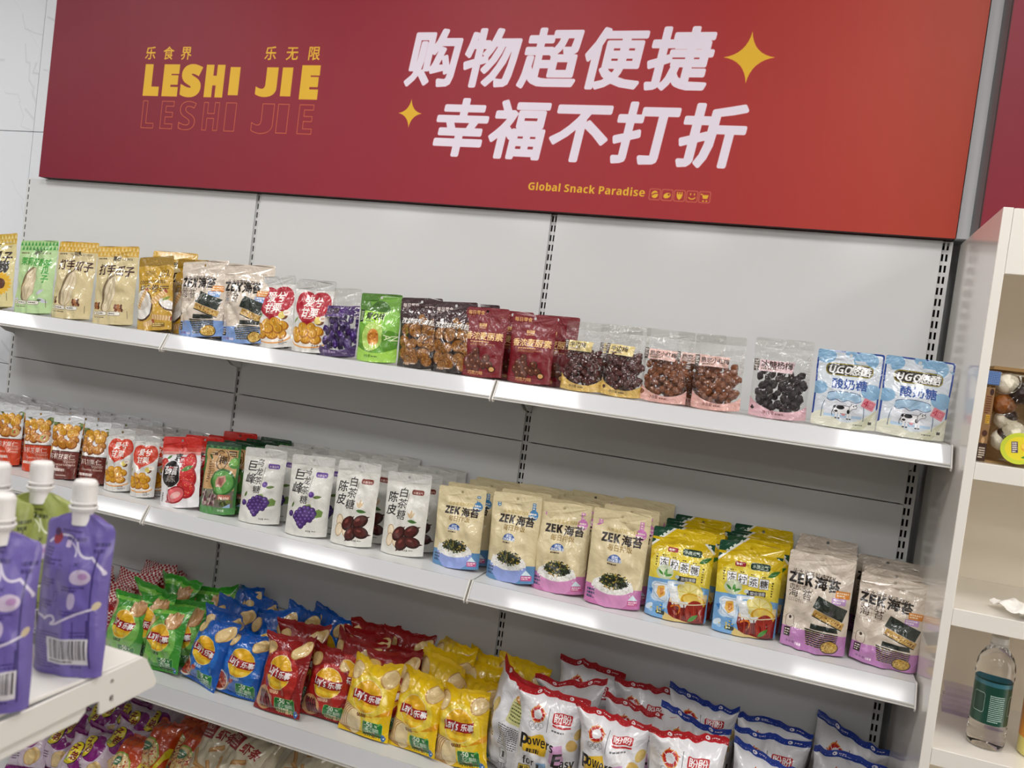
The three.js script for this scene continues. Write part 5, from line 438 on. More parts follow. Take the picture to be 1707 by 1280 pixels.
const signTex = (() => {
  const k = 2048 / 2.684, c = ox([2048, 560]), g = c.getContext('2d');
  const X = (x) => (x - 0.073) * k, Y = (y) => (2.697 - y) * k;               // sign drawn in its own metres
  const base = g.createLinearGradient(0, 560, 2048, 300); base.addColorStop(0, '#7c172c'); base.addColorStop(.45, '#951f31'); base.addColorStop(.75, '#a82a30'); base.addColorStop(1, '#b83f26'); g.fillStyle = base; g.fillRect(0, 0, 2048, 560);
  const white = '#f0e6f4', gold = '#e9b92c';
  [...'购物超便捷'].forEach((ch, i) => T(g, ch, X(1.362 + i * .1645), Y(2.2915), .158 * k, white, { bold: 11.5, slant: .12, wide: .985 }));
  [...'幸福不打折'].forEach((ch, i) => T(g, ch, X(1.463 + i * .1645), Y(2.108), .158 * k, white, { bold: 11.5, slant: .12, wide: .985 }));
  const star = (x, y, rx, ry) => { g.beginPath(); g.moveTo(X(x), Y(y + ry)); g.quadraticCurveTo(X(x + rx * .12), Y(y + ry * .12), X(x + rx), Y(y)); g.quadraticCurveTo(X(x + rx * .12), Y(y - ry * .12), X(x), Y(y - ry)); g.quadraticCurveTo(X(x - rx * .12), Y(y - ry * .12), X(x - rx), Y(y)); g.quadraticCurveTo(X(x - rx * .12), Y(y + ry * .12), X(x), Y(y + ry)); g.fillStyle = gold; g.fill(); };
  star(2.267, 2.355, .060, .062); star(1.393, 2.2015, .037, .040);
  [['乐', .458], ['食', .527], ['界', .594], ['乐', .898], ['无', .972], ['限', 1.045]].forEach(([ch, x]) => T(g, ch, X(x), Y(2.3475), .042 * k, gold, { bold: 6, slant: .03 }));
  const jay = (w) => { g.beginPath(); const h = .083 * k; g.moveTo(w * .45, -h); g.lineTo(w, -h); g.lineTo(w, -h * .3); g.bezierCurveTo(w, h * .1, w * .3, h * .1, 0, -h * .06); g.lineTo(0, -h * .33); g.bezierCurveTo(w * .25, -h * .22, w * .45, -h * .2, w * .45, -h * .42); g.closePath(); };
  const word = [['L', .462, .060], ['E', .535, .062], ['S', .609, .071], ['H', .694, .074], ['I', .784, .036], ['J', .880, .073], ['I', .967, .036], ['E', 1.029, .064]];
  for (const [ch, x, w] of word) for (const solid of [1, 0]) {
    const s = .083 * k / .717; g.save(); g.font = 'bold ' + s + 'px sans-serif'; const mw = g.measureText(ch).width;
    g.translate(X(x), Y(solid ? 2.2400 : 2.1345)); g.transform(w * k / mw, 0, 0, 1, 0, 0); g.lineJoin = 'miter';
    if (ch === 'J' || ch === 'I') { g.setTransform(1, 0, 0, 1, X(x), Y(solid ? 2.24 : 2.1345)); if (ch === 'J') jay(w * k); else { g.beginPath(); g.rect(0, -.083 * k, w * k, .083 * k); } if (solid) { g.fillStyle = gold; g.fill(); } else { g.strokeStyle = '#d2703c'; g.lineWidth = 1.5; g.stroke(); } }
    else if (solid) { g.fillStyle = gold; g.strokeStyle = gold; g.lineWidth = 11; g.fillText(ch, 0, 0); g.strokeText(ch, 0, 0); } else { g.strokeStyle = '#d2703c'; g.lineWidth = 1.5; g.strokeText(ch, 0, 0); }
    g.restore();
  }
  const gs = .0285 * k; g.font = 'bold ' + gs + 'px sans-serif'; const gw = g.measureText('Global Snack Paradise').width; T(g, 'Global Snack Paradise', X(1.757), Y(2.0135), gs, gold, { wide: .307 * k / gw });
  for (let i = 0; i < 5; i++) { const x = X(2.0745 + i * .0302), y = Y(2.0345), s = .0262 * k, cx = x + s / 2, cy = y + s / 2; rrect(g, x, y, s, s, 3, null, '#c8604a');
    if (i === 0) { E(g, cx, cy, 6.5, 7, gold); curve(g, [[cx - 6, cy + 2], [cx, cy - 3], [cx + 6, cy - 2]], '#a8303a', 2); } if (i === 1) { E(g, cx, cy + 1, 7, 5, gold, -.4); E(g, cx + 3, cy - 1, 2, 2, '#a8303a'); }
    if (i === 2) { poly(g, [[cx - 6, cy - 3], [cx + 6, cy - 3], [cx + 4, cy + 4], [cx, cy + 8], [cx - 4, cy + 4]], gold); for (const d of [-4, 0, 4]) R(g, cx + d - 1, cy - 7, 2, 4, gold); }
    if (i === 3) { R(g, cx - 4, cy - 6, 2, 4, gold); R(g, cx + 3, cy - 6, 2, 4, gold); curve(g, [[cx - 6, cy + 2], [cx, cy + 8], [cx + 6, cy + 2]], gold, 2); } if (i === 4) { poly(g, [[cx - 5, cy - 4], [cx + 7, cy - 4], [cx + 5, cy + 3], [cx - 3, cy + 3]], gold); R(g, cx - 8, cy - 6, 4, 2, gold); E(g, cx - 2, cy + 7, 1.6, 1.6, gold); E(g, cx + 4, cy + 7, 1.6, 1.6, gold); } }
  const t = new THREE.CanvasTexture(c); t.colorSpace = SRGB; t.magFilter = THREE.LinearFilter; return t;
})();
// ------------------------------------------------------------------ the room
struct('floor', box(X1 - X0 + .3, .1, ZF - ZB + .3, (X0 + X1) / 2, -.05, (ZB + ZF) / 2), std({ color: 0x665848, roughness: .4, name: 'floor tile' }));
struct('ceiling', box(X1 - X0 + .3, .1, ZF - ZB + .3, (X0 + X1) / 2, CEIL + .05, (ZB + ZF) / 2), M.ceiling);
struct('wall_left', box(.1, CEIL, ZF - ZB, X0 - .05, CEIL / 2, (ZB + ZF) / 2), M.farWall);
struct('wall_right', box(.1, CEIL, ZF - ZB, X1 + .05, CEIL / 2, (ZB + ZF) / 2), M.farWall);
struct('wall_front', box(X1 - X0, CEIL, .1, (X0 + X1) / 2, CEIL / 2, ZF + .05), M.farWall);
{ // back wall: painted above, marble look tiles left of the shelving
  struct('wall_back', box(X1 - X0, CEIL, .1, (X0 + X1) / 2, CEIL / 2, ZB - .06), M.wall);
  const c = ox([512, 512]), g = c.getContext('2d'); g.fillStyle = '#e8ecf1'; g.fillRect(0, 0, 512, 512);
  for (let i = 0; i < 22; i++) { let x = rr(0, 512), y = rr(0, 512); g.beginPath(); g.moveTo(x, y); for (let k = 0; k < 10; k++) { x += rr(-12, 46); y += rr(-4, 40); g.lineTo(x, y); } g.strokeStyle = ['rgba(170,176,182,.28)', 'rgba(190,192,194,.35)', 'rgba(150,158,166,.16)'][i % 3]; g.lineWidth = rr(1, 7); g.stroke(); }
  const t = new THREE.CanvasTexture(c); t.colorSpace = SRGB; t.magFilter = THREE.LinearFilter; const tm = phy({ map: t, roughness: .5, name: 'marble tile' });
  const wall = scene.getObjectByName('wall_back');
  for (let i = 0; i < 2; i++) for (let j = 0; j < 4; j++) part(wall, 'tile', rbox(.598, .798, .014, .002, -.3 - i * .6 + .52, 1.33 + (j - 1) * .8 - .4 + .0, ZB - .003), tm);
}
{ // pier in the corner that carries the second banner
  struct('wall_pier', box(1.6, CEIL - 1.966, .09, 3.5605, (CEIL + 1.966) / 2, -.025), M.wall);
}
// ------------------------------------------------------------------ ceiling panels: a glowing face and an area light of the same size
const lampGeo = box(.595, .02, .595), lampFace = new THREE.PlaneGeometry(.56, .56).rotateX(Math.PI / 2);
const lampFaceMat = std({ color: 0xffffff, emissive: 0xfff6ea, emissiveIntensity: 2.2, name: 'lit diffuser' });
for (let i = 0; i < 5; i++) for (let j = 0; j < 4; j++) {
  const o = new THREE.Group(), x = -2.15 + i * 1.7, z = 1.33 + j * 1.77; o.position.set(x, CEIL - .012, z);
  part(o, 'frame', lampGeo, M.cap); part(o, 'diffuser', lampFace, lampFaceMat).position.y = -.0115;
  const l = new THREE.RectAreaLight(LAMP_COLOR, LAMP, .56, .56); l.position.y = -.014; l.rotation.x = -Math.PI / 2; l.name = 'panel_light'; o.add(l);
  top(o, 'ceiling_light', 'square white ceiling light panel', 'ceiling light', 'square ceiling light panels');
}
{ // added fill light on the right wall, unseen, brightening the open cabinet
  const o = new THREE.Group(), w = 1.1, h = 1.7; o.position.set(X1 - .05, 1.45, 1.08); o.rotation.y = -Math.PI / 2;
  part(o, 'box_frame', rbox(w + .06, h + .06, .08, .004), M.cap); part(o, 'lit_face', new THREE.PlaneGeometry(w, h).translate(0, 0, .0415), std({ color: 0xffffff, emissive: 0xfff0dc, emissiveIntensity: .8, name: 'fill light face' }));
  const l = new THREE.RectAreaLight(new THREE.Color(1, .93, .84), FILL_LIGHT, w, h); l.position.z = .045; l.rotation.y = Math.PI; l.name = 'fill_light'; o.add(l);
  top(o, 'added_fill_light', 'large blank white fill light added out of view on the right wall', 'added fill light');
}
// ------------------------------------------------------------------ banner signs over the shelves
{
  const o = new THREE.Group(); const y0 = 1.963, y1 = 2.697;
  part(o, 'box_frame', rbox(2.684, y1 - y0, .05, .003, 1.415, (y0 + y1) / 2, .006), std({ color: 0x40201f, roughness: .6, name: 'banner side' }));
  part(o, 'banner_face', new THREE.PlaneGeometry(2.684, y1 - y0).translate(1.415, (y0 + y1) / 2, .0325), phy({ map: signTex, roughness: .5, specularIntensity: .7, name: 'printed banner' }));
  top(o, 'banner_sign', 'long red banner sign with big white characters above the shelves', 'sign');
  const q = new THREE.Group();
  part(q, 'box_frame', rbox(1.1, .734, .098, .003, 3.335, 2.33, .0695), std({ color: 0x6d7073, roughness: .5, name: 'shade grey side' }));  // sides greyed down to stand for the shade on the left face
  part(q, 'banner_face', new THREE.PlaneGeometry(1.096, .732).translate(3.335, 2.33, .1192), phy({ color: 0x80182c, roughness: .5, specularIntensity: .7, name: 'second banner' }));
  part(q, 'edge_strip', box(.002, .734, .004, 2.7862, 2.33, .1185), M.dark);
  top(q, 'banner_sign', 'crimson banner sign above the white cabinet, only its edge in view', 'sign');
}
// ------------------------------------------------------------------ wall shelving: uprights, back panels, base decks
const W = .91506, SLOT0 = 1.95, TOPS = [1.525, 1.064, .603], BASE_Y = .20;
{
  const o = new THREE.Group();
  const upright = (() => {
    const s = new THREE.Shape([[-.014, .02], [.014, .02], [.014, 1.961], [-.014, 1.961]].map((p) => new THREE.Vector2(...p)));
    for (let k = 0; k < 74; k++) for (const c of [-.0043, .0043]) { const y = SLOT0 - .025 * k; s.holes.push(new THREE.Path([[c - .0023, y - .008], [c - .0023, y + .008], [c + .0023, y + .008], [c + .0023, y - .008]].map((p) => new THREE.Vector2(...p)))); }
    const face = new THREE.ExtrudeGeometry(s, { depth: .002, bevelEnabled: false }).translate(0, 0, -.002);
    return [face, merge([box(.0015, 1.94, .05, -.01325, .99, -.028), box(.0015, 1.94, .05, .01325, .99, -.028), box(.028, 1.94, .002, 0, .99, -.053)])];
  })();
  for (let i = 0; i < 4; i++) { const u = part(o, 'upright', upright[0], M.steel); u.position.x = i * W; part(u, 'channel', upright[1], M.channel); }
  for (let i = 0; i < 3; i++) {
    for (const [a, b] of [[1.367, 1.9615], [.768, 1.365], [.169, .766]]) part(o, 'back_panel', rbox(W - .0155, b - a, .010, .0018, (i + .5) * W, (a + b) / 2, .003), M.panel);
    part(o, 'base_deck', merge([rbox(W - .004, .02, .40, .002, (i + .5) * W, BASE_Y - .01, .21), rbox(W - .004, .18, .012, .002, (i + .5) * W, .095, .40)]), M.steel);
  }
  top(o, 'wall_shelving', 'grey white slotted steel shelving frame under the red banner', 'shelving');
}
// ------------------------------------------------------------------ shelves hung on the uprights, three in each row
const EDGE = [-.018, .9068, 1.8387, 2.7705];
const stripProfile = [[.296, 0], [.3005, 0], [.319, -.0344], [.319, -.040], [.312, -.040], [.296, -.012]];
const bracketPts = [[0, -.004], [.286, -.004], [.286, -.018], [.16, -.030], [.075, -.052], [.04, -.074], [.012, -.08], [0, -.074]];
for (let r = 0; r < 3; r++) for (let i = 0; i < 3; i++) {
  const o = new THREE.Group(), x0 = EDGE[i] + (i ? .0022 : 0), x1 = EDGE[i + 1] - .0022, y = TOPS[r];
  part(o, 'deck', merge([rbox(x1 - x0, .004, .286, .0012, (x0 + x1) / 2, -.002, .154), rbox(x1 - x0, .024, .003, .001, (x0 + x1) / 2, -.014, .2955), rbox(x1 - x0, .02, .002, .0008, (x0 + x1) / 2, -.012, .013)]), M.steel);
  part(o, 'label_strip', extrudeX(stripProfile, x0 + .003, x1 - .003, [], .0008), M.strip);
  part(o, 'strip_lip', merge([extrudeX([[.3195, -.034], [.3215, -.0335], [.3215, -.0362], [.3195, -.036]], x0 + .003, x1 - .003), extrudeX([[.3195, -.0385], [.3225, -.0382], [.3225, -.0412], [.316, -.0412]], x0 + .003, x1 - .003)]), M.cap);
  for (const x of [x0, x1 - .003]) part(o, 'end_cap', extrudeX([[.292, .002], [.3015, .002], [.3255, -.041], [.322, -.047], [.312, -.047], [.292, -.02]], x, x + .003, [], .0008), M.cap);
  for (const x of [i * W + .0045, (i + 1) * W - .0085]) part(o, 'bracket', extrudeX(bracketPts, x, x + .003), M.steel);
  if (r === 0) part(o, 'clear_lip', extrudeX([[.2975, 0], [.2990, .0005], [.2955, .0150], [.2945, .0146]], x0 + .006, x1 - .012), M.clear);
  o.position.y = y;
  top(o, 'shelf', `${['left', 'middle', 'right'][i]} section of the ${['top', 'middle', 'lower'][r]} white steel shelf`, 'shelf', `${['top', 'middle', 'lower'][r]} row of shelves`);
}
// ------------------------------------------------------------------ packs: shapes
function gridGeo(nx, ny, f, uv, flip) {
  const p = [], t = [], idx = [];
  for (let j = 0; j <= ny; j++) for (let i = 0; i <= nx; i++) { const q = f(i / nx * 2 - 1, j / ny); p.push(...q); t.push(...uv(i / nx * 2 - 1, j / ny)); }
  for (let j = 0; j < ny; j++) for (let i = 0; i < nx; i++) { const a = j * (nx + 1) + i, b = a + 1, c = a + nx + 1, d = c + 1; flip ? idx.push(a, c, b, b, c, d) : idx.push(a, b, c, b, d, c); }
  const g = new THREE.BufferGeometry(); g.setAttribute('position', new THREE.Float32BufferAttribute(p, 3)); g.setAttribute('uv', new THREE.Float32BufferAttribute(t, 2)); g.setIndex(idx); g.computeVertexNormals(); return g;
}
function standPack(w, h, Th, seed, o = {}) {                     // flat sealed top, open gusset foot; z forward
  const vs = o.vs ?? .885, wk = o.wrinkle ?? 1, belly = o.belly ?? .42;
  const bendTop = (x) => wk * (.0035 * N(seed * 3.1, x * 9, 1.5) + .003 * N(x * 22, seed, 4.2));
  const P3 = (side) => (s, t) => {
    const v = t * vs, g = (1 - sstep(v, belly, vs)) * (.84 + .16 * sstep(v, 0, .22)), e = Math.pow(Math.max(0, 1 - Math.abs(s) ** 2.4), .8);
    let z = side * Th * g * e;
    z += wk * e * (N(s * 1.9 + seed, v * 3.3, side * seed) * .0095 + N(s * 4.4, v * 7.5 + seed, 2.2) * .0055) * (.35 + .65 * Math.max(g, .25));
    z += wk * e * .0016 * Math.sin((v * 34 + s * 6 * Math.sin(seed)) ) * sstep(v, .45, .8) * (1 - sstep(v, .8, vs));
    z += side * wk * e * .0042 * (.35 - Math.abs(N(s * 3.1 + seed * 2, v * 6.2 + seed, 5.5 + side))) * (.4 + .6 * sstep(v, .35, .7)) * (1 - sstep(v, vs - .1, vs));
    z += bendTop(s * w / 2) * sstep(v, .3, vs) + wk * .0028 * s * N(seed * 2, v * 5, 8) * (1 - e);
    const x = s * w / 2 * (1 - .03 * g - .012 * N(v * 6, seed + side, 9) * wk);
    return [x, v * h + .004 * (1 - t) ** 6 * s * s, z];
  };
  const F = P3(1), B = P3(-1), nx = o.nx ?? 28, ny = o.ny ?? 40;
  const front = gridGeo(nx, ny, F, (s, t) => [(s + 1) / 2, t * vs]), back = gridGeo(nx, ny, B, (s, t) => [(1 - s) / 2, t * vs], true);
  const foot = gridGeo(nx, 4, (s, t) => { const a = F(s, 0), b = B(s, 0); return a.map((q, i) => q + (b[i] - q) * t + (i === 1 ? .014 * (1 - s * s) * Math.sin(t * Math.PI) : 0)); }, (s, t) => [(s + 1) / 2, .02 + .03 * t], true);
  const y0 = vs * h, r = .006, hw = w / 2 * (1 - .012 * 0);
  const sh = new THREE.Shape(); sh.moveTo(-hw, y0); sh.lineTo(-hw, h - r); sh.quadraticCurveTo(-hw, h, -hw + r, h); for (let i = 1; i < 10; i++) sh.lineTo(-hw + r + (w - 2 * r) * i / 10, h); sh.lineTo(hw - r, h); sh.quadraticCurveTo(hw, h, hw, h - r); sh.lineTo(hw, y0); for (let i = 1; i < 14; i++) sh.lineTo(hw - w * i / 14, y0);
  if (o.hole !== 0) { const q = new THREE.Path(); q.absellipse(0, y0 + (h - y0) * .52, .0036, .0036, 0, 6.2832, true); sh.holes.push(q); }
  const seal = new THREE.ExtrudeGeometry(sh, { depth: .0006, bevelEnabled: false, curveSegments: 5 }), sp = seal.attributes.position, su = seal.attributes.uv;
  for (let i = 0; i < sp.count; i++) { su.setXY(i, sp.getX(i) / w + .5, sp.getY(i) / h); sp.setZ(i, sp.getZ(i) - .0003 + bendTop(sp.getX(i)) * (1 + .6 * (sp.getY(i) - y0) / (h - y0))); }
  seal.computeVertexNormals();
  return { body: o.clear ? merge([front, back]) : merge([front, back, foot]), front, back, foot, top_seal: seal };
}
function pillowPack(w, h, Th, seed, o = {}) {                     // crimped seal at both ends, inflated between
  const wk = o.wrinkle ?? 1, v0 = .05, c1 = (o.curl ?? 1) * (.015 * Math.sin(seed * 2.3)), c2 = (o.curl ?? 1) * (.014 * Math.cos(seed * 1.7) + .004), c3 = (o.curl ?? 1) * .007;
  const curl = (s, v) => { const k = sstep(v, .72, 1), b = sstep(1 - v, .8, 1); return k * (c1 * s + c2 * (s * s - .35) + c3 * Math.sin(3.2 * s + seed)) + b * (.004 * Math.sin(2.6 * s + seed * 3)); };
  const dip = o.dip ?? 1, sag = (s, v) => dip * sstep(v, .7, 1) * (-.012 * (1 - s * s) * (.55 + .45 * Math.sin(seed * 3)) - .012 * Math.abs(N(s * 2.2 + seed, seed, 2)) + .009 * s * Math.sin(seed * 5));
  const bulge = (t) => Math.pow(Math.sin(Math.PI * Math.min(1, Math.max(0, t))), .55);
  const P3 = (side) => (s, t) => {
    const v = v0 + (1 - 2 * v0) * t, b = bulge(t), e = Math.pow(Math.max(0, 1 - Math.abs(s) ** 2.3), .62), end = Math.min(t, 1 - t);
    let z = side * Th * b * e + wk * e * b * (N(s * 1.8 + seed, v * 3, side * seed) * .012 + N(s * 4 + seed, v * 7, 3) * .007);
    z += side * wk * e * .006 * b * (.3 - Math.abs(N(s * 2.8 + seed * 2, v * 5.5 + seed, 5.5 + side)));
    z += side * wk * .006 * Math.exp(-end * 11) * Math.sin(s * 13 + seed * side + 2 * Math.sin(s * 5)) * Math.min(1, end * 30) * (1 - s * s);
    return [s * w / 2 * (1 - .10 * b + .012 * N(v * 7, seed, side) * wk), v * h + sag(s, v), z + curl(s, v)];
  };
  const nx = 30, ny = 42, F = P3(1), B = P3(-1);
  const front = gridGeo(nx, ny, F, (s, t) => [(s + 1) / 2, v0 + (1 - 2 * v0) * t]), back = gridGeo(nx, ny, B, (s, t) => [(1 - s) / 2, v0 + (1 - 2 * v0) * t], true);
  const strip = (a, b) => { const f = (d) => (s, t) => { const v = a + (b - a) * t; return [s * w / 2, v * h + sag(s, v), curl(s, v) + d + .0006 * Math.sin(t * 25)]; }; return merge([gridGeo(nx, 8, f(.0003), (s, t) => [(s + 1) / 2, a + (b - a) * t]), gridGeo(nx, 8, f(-.0003), (s, t) => [(1 - s) / 2, a + (b - a) * t], true)]); };
  return { body: merge([front, back]), top_seal: strip(1 - v0, 1), bottom_seal: strip(0, v0) };
}
// ------------------------------------------------------------------ packs: finishes
const crinkleAt = (k) => { const t = crinkle.clone(); t.repeat.set(k, k * 1.5); return t; };
const bumpSoft = crinkleAt(1), bumpTight = crinkleAt(1.8);
const finish = (tex, name, o = {}) => phy({ map: tex, roughness: .85 * (o.rough ?? .3), clearcoat: Math.min(1, 1.6 * (o.coat ?? .6)), clearcoatRoughness: .06, bumpMap: o.tight ? bumpTight : bumpSoft, bumpScale: 1.4 * (o.bump ?? .0011), name });
const CLEAR = { purple_candy: ['#3a1a5e', '#472470', '紫皮糖', '', 'CLAN', '#c8b4dc'], half_plum: ['#dcb862', '#e3d08e', '半边梅', 'HALF PLUM', 'BCHAN', '#6a5420'], red_plum: ['#e8b4aa', '#e8c2b8', '热恋小红梅', 'RED PLUMS', 'BCHAN', '#8a5048'], bayberry: ['#e0b4bc', '#ddc0c4', '冰糖杨梅', '', 'BCHAN', '#8a5560'] };
const KIND = {                                                   // pack name, category, finish, thickness
  jasmine: ['seed_pouch', 'seed pouch', { rough: .28 }, .017], handseed: ['seed_pouch', 'seed pouch', { rough: .28 }, .017], sunflower: ['seed_pouch', 'seed pouch', { rough: .28 }, .017],
  coconut: ['coconut_roll_pouch', 'snack pouch', { rough: .24 }, .018], nori_blue: ['seaweed_pouch', 'snack pouch', { rough: .22, bump: .0018 }, .020], nori_pork: ['seaweed_pouch', 'snack pouch', { rough: .24, bump: .0017 }, .022],
  chest_heart: ['chestnut_pouch', 'snack pouch', { rough: .3 }, .018], heart_small: ['chestnut_pouch', 'snack pouch', { rough: .3 }, .016], kernel_orange: ['chestnut_pouch', 'snack pouch', { rough: .3 }, .017], kernel_brown: ['chestnut_pouch', 'snack pouch', { rough: .3 }, .017],
  green_plum: ['plum_pouch', 'snack pouch', { rough: .26 }, .017], beef: ['beef_cube_pouch', 'snack pouch', { rough: .24 }, .017], malt: ['chocolate_ball_pouch', 'snack pouch', { rough: .45, coat: .2 }, .020], yogurt: ['yogurt_candy_pouch', 'candy pouch', { rough: .2, bump: .0015 }, .018],
  purple_candy: ['candy_pouch', 'candy pouch', {}, .018], half_plum: ['plum_pouch', 'snack pouch', {}, .018], red_plum: ['plum_pouch', 'snack pouch', {}, .018], bayberry: ['plum_pouch', 'snack pouch', {}, .018],
  strawberry: ['jelly_pouch', 'candy pouch', { rough: .32 }, .017], plum_kraft: ['plum_pouch', 'snack pouch', { rough: .34 }, .016], grape: ['tea_candy_pouch', 'candy pouch', { rough: .42, coat: .25 }, .017], chenpi: ['tea_candy_pouch', 'candy pouch', { rough: .42, coat: .25 }, .017],
  rice_blue: ['rice_topping_pouch', 'snack pouch', { rough: .4, coat: .3 }, .020], rice_pink: ['rice_topping_pouch', 'snack pouch', { rough: .4, coat: .3 }, .020], lemon: ['lemon_candy_pouch', 'candy pouch', { rough: .2, bump: .0016 }, .020],
  lays_green: ['chip_bag', 'chip bag', { rough: .2, bump: .0018 }, .028], lays_blue: ['chip_bag', 'chip bag', { rough: .2, bump: .0018 }, .028], lays_red: ['chip_bag', 'chip bag', { rough: .2, bump: .0018 }, .028], lays_yellow: ['chip_bag', 'chip bag', { rough: .2, bump: .0018 }, .028],
  puff_red: ['puffed_snack_bag', 'snack bag', { rough: .33, coat: .4, bump: .0016 }, .045], puff_blue: ['puffed_snack_bag', 'snack bag', { rough: .33, coat: .4, bump: .0016 }, .045], puff_back: ['puffed_snack_bag', 'snack bag', { rough: .33, coat: .4, bump: .0016 }, .045],
  checker: ['bread_bag', 'snack bag', { rough: .18, bump: .0018 }, .030], crisp_purple: ['crisp_bag', 'snack bag', { rough: .3, bump: .0018 }, .045], crisp_orange: ['crisp_bag', 'snack bag', { rough: .22, bump: .0018 }, .042], crisp_cream: ['crisp_bag', 'snack bag', { rough: .33, bump: .0018 }, .045],
};
const PILLOW = /^(lays|puff|checker|crisp)/, made = {};
function plumLot(key, w, h, Th, seed) {                          // what shows through the clear film, packed in one heap
  const list = [], base = new THREE.IcosahedronGeometry(1, 2), hs = base.attributes.position.count;
  const s0 = seedState; seedState = seed * 7919;
  const n = key === 'purple_candy' ? 30 : 64;
  for (let i = 0; i < n; i++) {
    const g = base.clone(), p = g.attributes.position, k = rr(.0075, .0105) * (key === 'bayberry' ? .95 : 1), q = rr(0, 50), sy = key === 'purple_candy' ? 1.9 : rr(.75, 1);
    for (let j = 0; j < hs; j++) { const v = [p.getX(j), p.getY(j), p.getZ(j)], f = 1 + .28 * N(v[0] * 1.6 + q, v[1] * 1.6, v[2] * 1.6) + (key === 'bayberry' ? .12 * N(v[0] * 7 + q, v[1] * 7, v[2] * 7) : .08 * N(v[0] * 4 + q, v[1] * 4, v[2] * 4)); p.setXYZ(j, v[0] * k * f, v[1] * k * f * sy, v[2] * k * f * .8); }
    g.rotateZ(rr(-1.2, 1.2)); g.rotateY(rr(0, 6));
    const lay = Math.floor(n / 2), v = .12 + .47 * ((i % lay) / lay) + rr(-.02, .02), s = ((i * .618) % 1) * 1.56 - .78 + rr(-.06, .06), room = Th * (1 - sstep(v, .3, .885)) * Math.pow(1 - Math.abs(s) ** 2.4, .8);
    g.translate(s * w / 2, v * h, (i < lay ? -1 : 1) * Math.max(0, room - .0105)); g.computeVertexNormals(); list.push(g);
  }
  seedState = s0; return merge(list);
}
const LOT = { purple_candy: phy({ color: 0x3c1a66, roughness: .2, metalness: .3, name: 'foil wrapped candy' }), half_plum: phy({ color: 0x4c2420, roughness: .25, clearcoat: .6, name: 'dried plum' }), red_plum: phy({ color: 0x7a4524, roughness: .25, clearcoat: .6, name: 'red plum' }), bayberry: phy({ color: 0x2c2425, roughness: .55, name: 'bayberry' }) };
function pack(key, variant = 0) {                                // a pack of one kind, its foot at the origin, front towards +z
  const id = key + variant; if (made[id]) return made[id].clone();
  const [w, h, draw] = PRINTS[key], [, , fin, th] = KIND[key], o = new THREE.Group(), seed = 3.7 + variant * 5.3 + Object.keys(KIND).indexOf(key) * 1.37;
  if (CLEAR[key]) {
    made[key + '_mat'] ??= (() => { const [c, m] = clearPrint(key, ...CLEAR[key]); return phy({ map: c, transmissionMap: m, transmission: 1, ior: 1.5, thickness: 0, roughness: .06, clearcoat: 1, clearcoatRoughness: .03, bumpMap: bumpTight, bumpScale: .003, side: THREE.DoubleSide, name: key + ' film' }); })();
    const g = standPack(w, h, th, seed, { clear: true, wrinkle: 1.5 });
    part(o, 'front_film', g.front, made[key + '_mat']); part(o, 'back_film', g.back, M.film); part(o, 'foot', g.foot, std({ color: CLEAR[key][0], roughness: .4, name: key + ' foot' })); part(o, 'top_seal', g.top_seal, M.film);
    const lot = part(o, key === 'purple_candy' ? 'wrapped_candies' : 'dried_plums', plumLot(key, w, h, th, 11 + variant), LOT[key]); lot.userData.kind = 'stuff';
  } else {
    made[key + '_mat'] ??= finish(print(w, h, draw, /puff/.test(key) ? 1.9 : /lays|rice|lemon|nori|yogurt/.test(key) ? 1.5 : 1.3), key + ' print', fin);
    const g = PILLOW.test(key) ? pillowPack(w, h, th, seed, { curl: /puff/.test(key) ? 1.5 : 1.1, dip: /puff/.test(key) ? 1.5 : 1, wrinkle: /puff/.test(key) ? 1.5 : 1.15 }) : standPack(w, h, th, seed, { hole: key === 'plum_kraft' || /seed|jasmine|sunflower/.test(key) ? 0 : 1, wrinkle: /nori/.test(key) ? 1.5 : /yogurt|malt|grape|chenpi/.test(key) ? .75 : 1 });
    part(o, 'body', g.body, made[key + '_mat']); part(o, 'top_seal', g.top_seal, made[key + '_mat']); if (g.bottom_seal) part(o, 'bottom_seal', g.bottom_seal, made[key + '_mat']);
  }
  made[id] = o; return o.clone();
}
const D = Math.PI / 180;
function setPack(key, variant, x, y, z, yaw, roll, lean, sy, label, group, sx = 1) {
  const o = pack(key, variant); o.rotation.order = 'YXZ'; o.rotation.set(-lean * D, yaw * D, roll * D); o.position.set(x, y, z); o.scale.set(sx, sy, sx);
  return top(o, KIND[key][0], label, KIND[key][1], group);
}
const TH = ['second', 'third', 'fourth', 'fifth', 'sixth'];
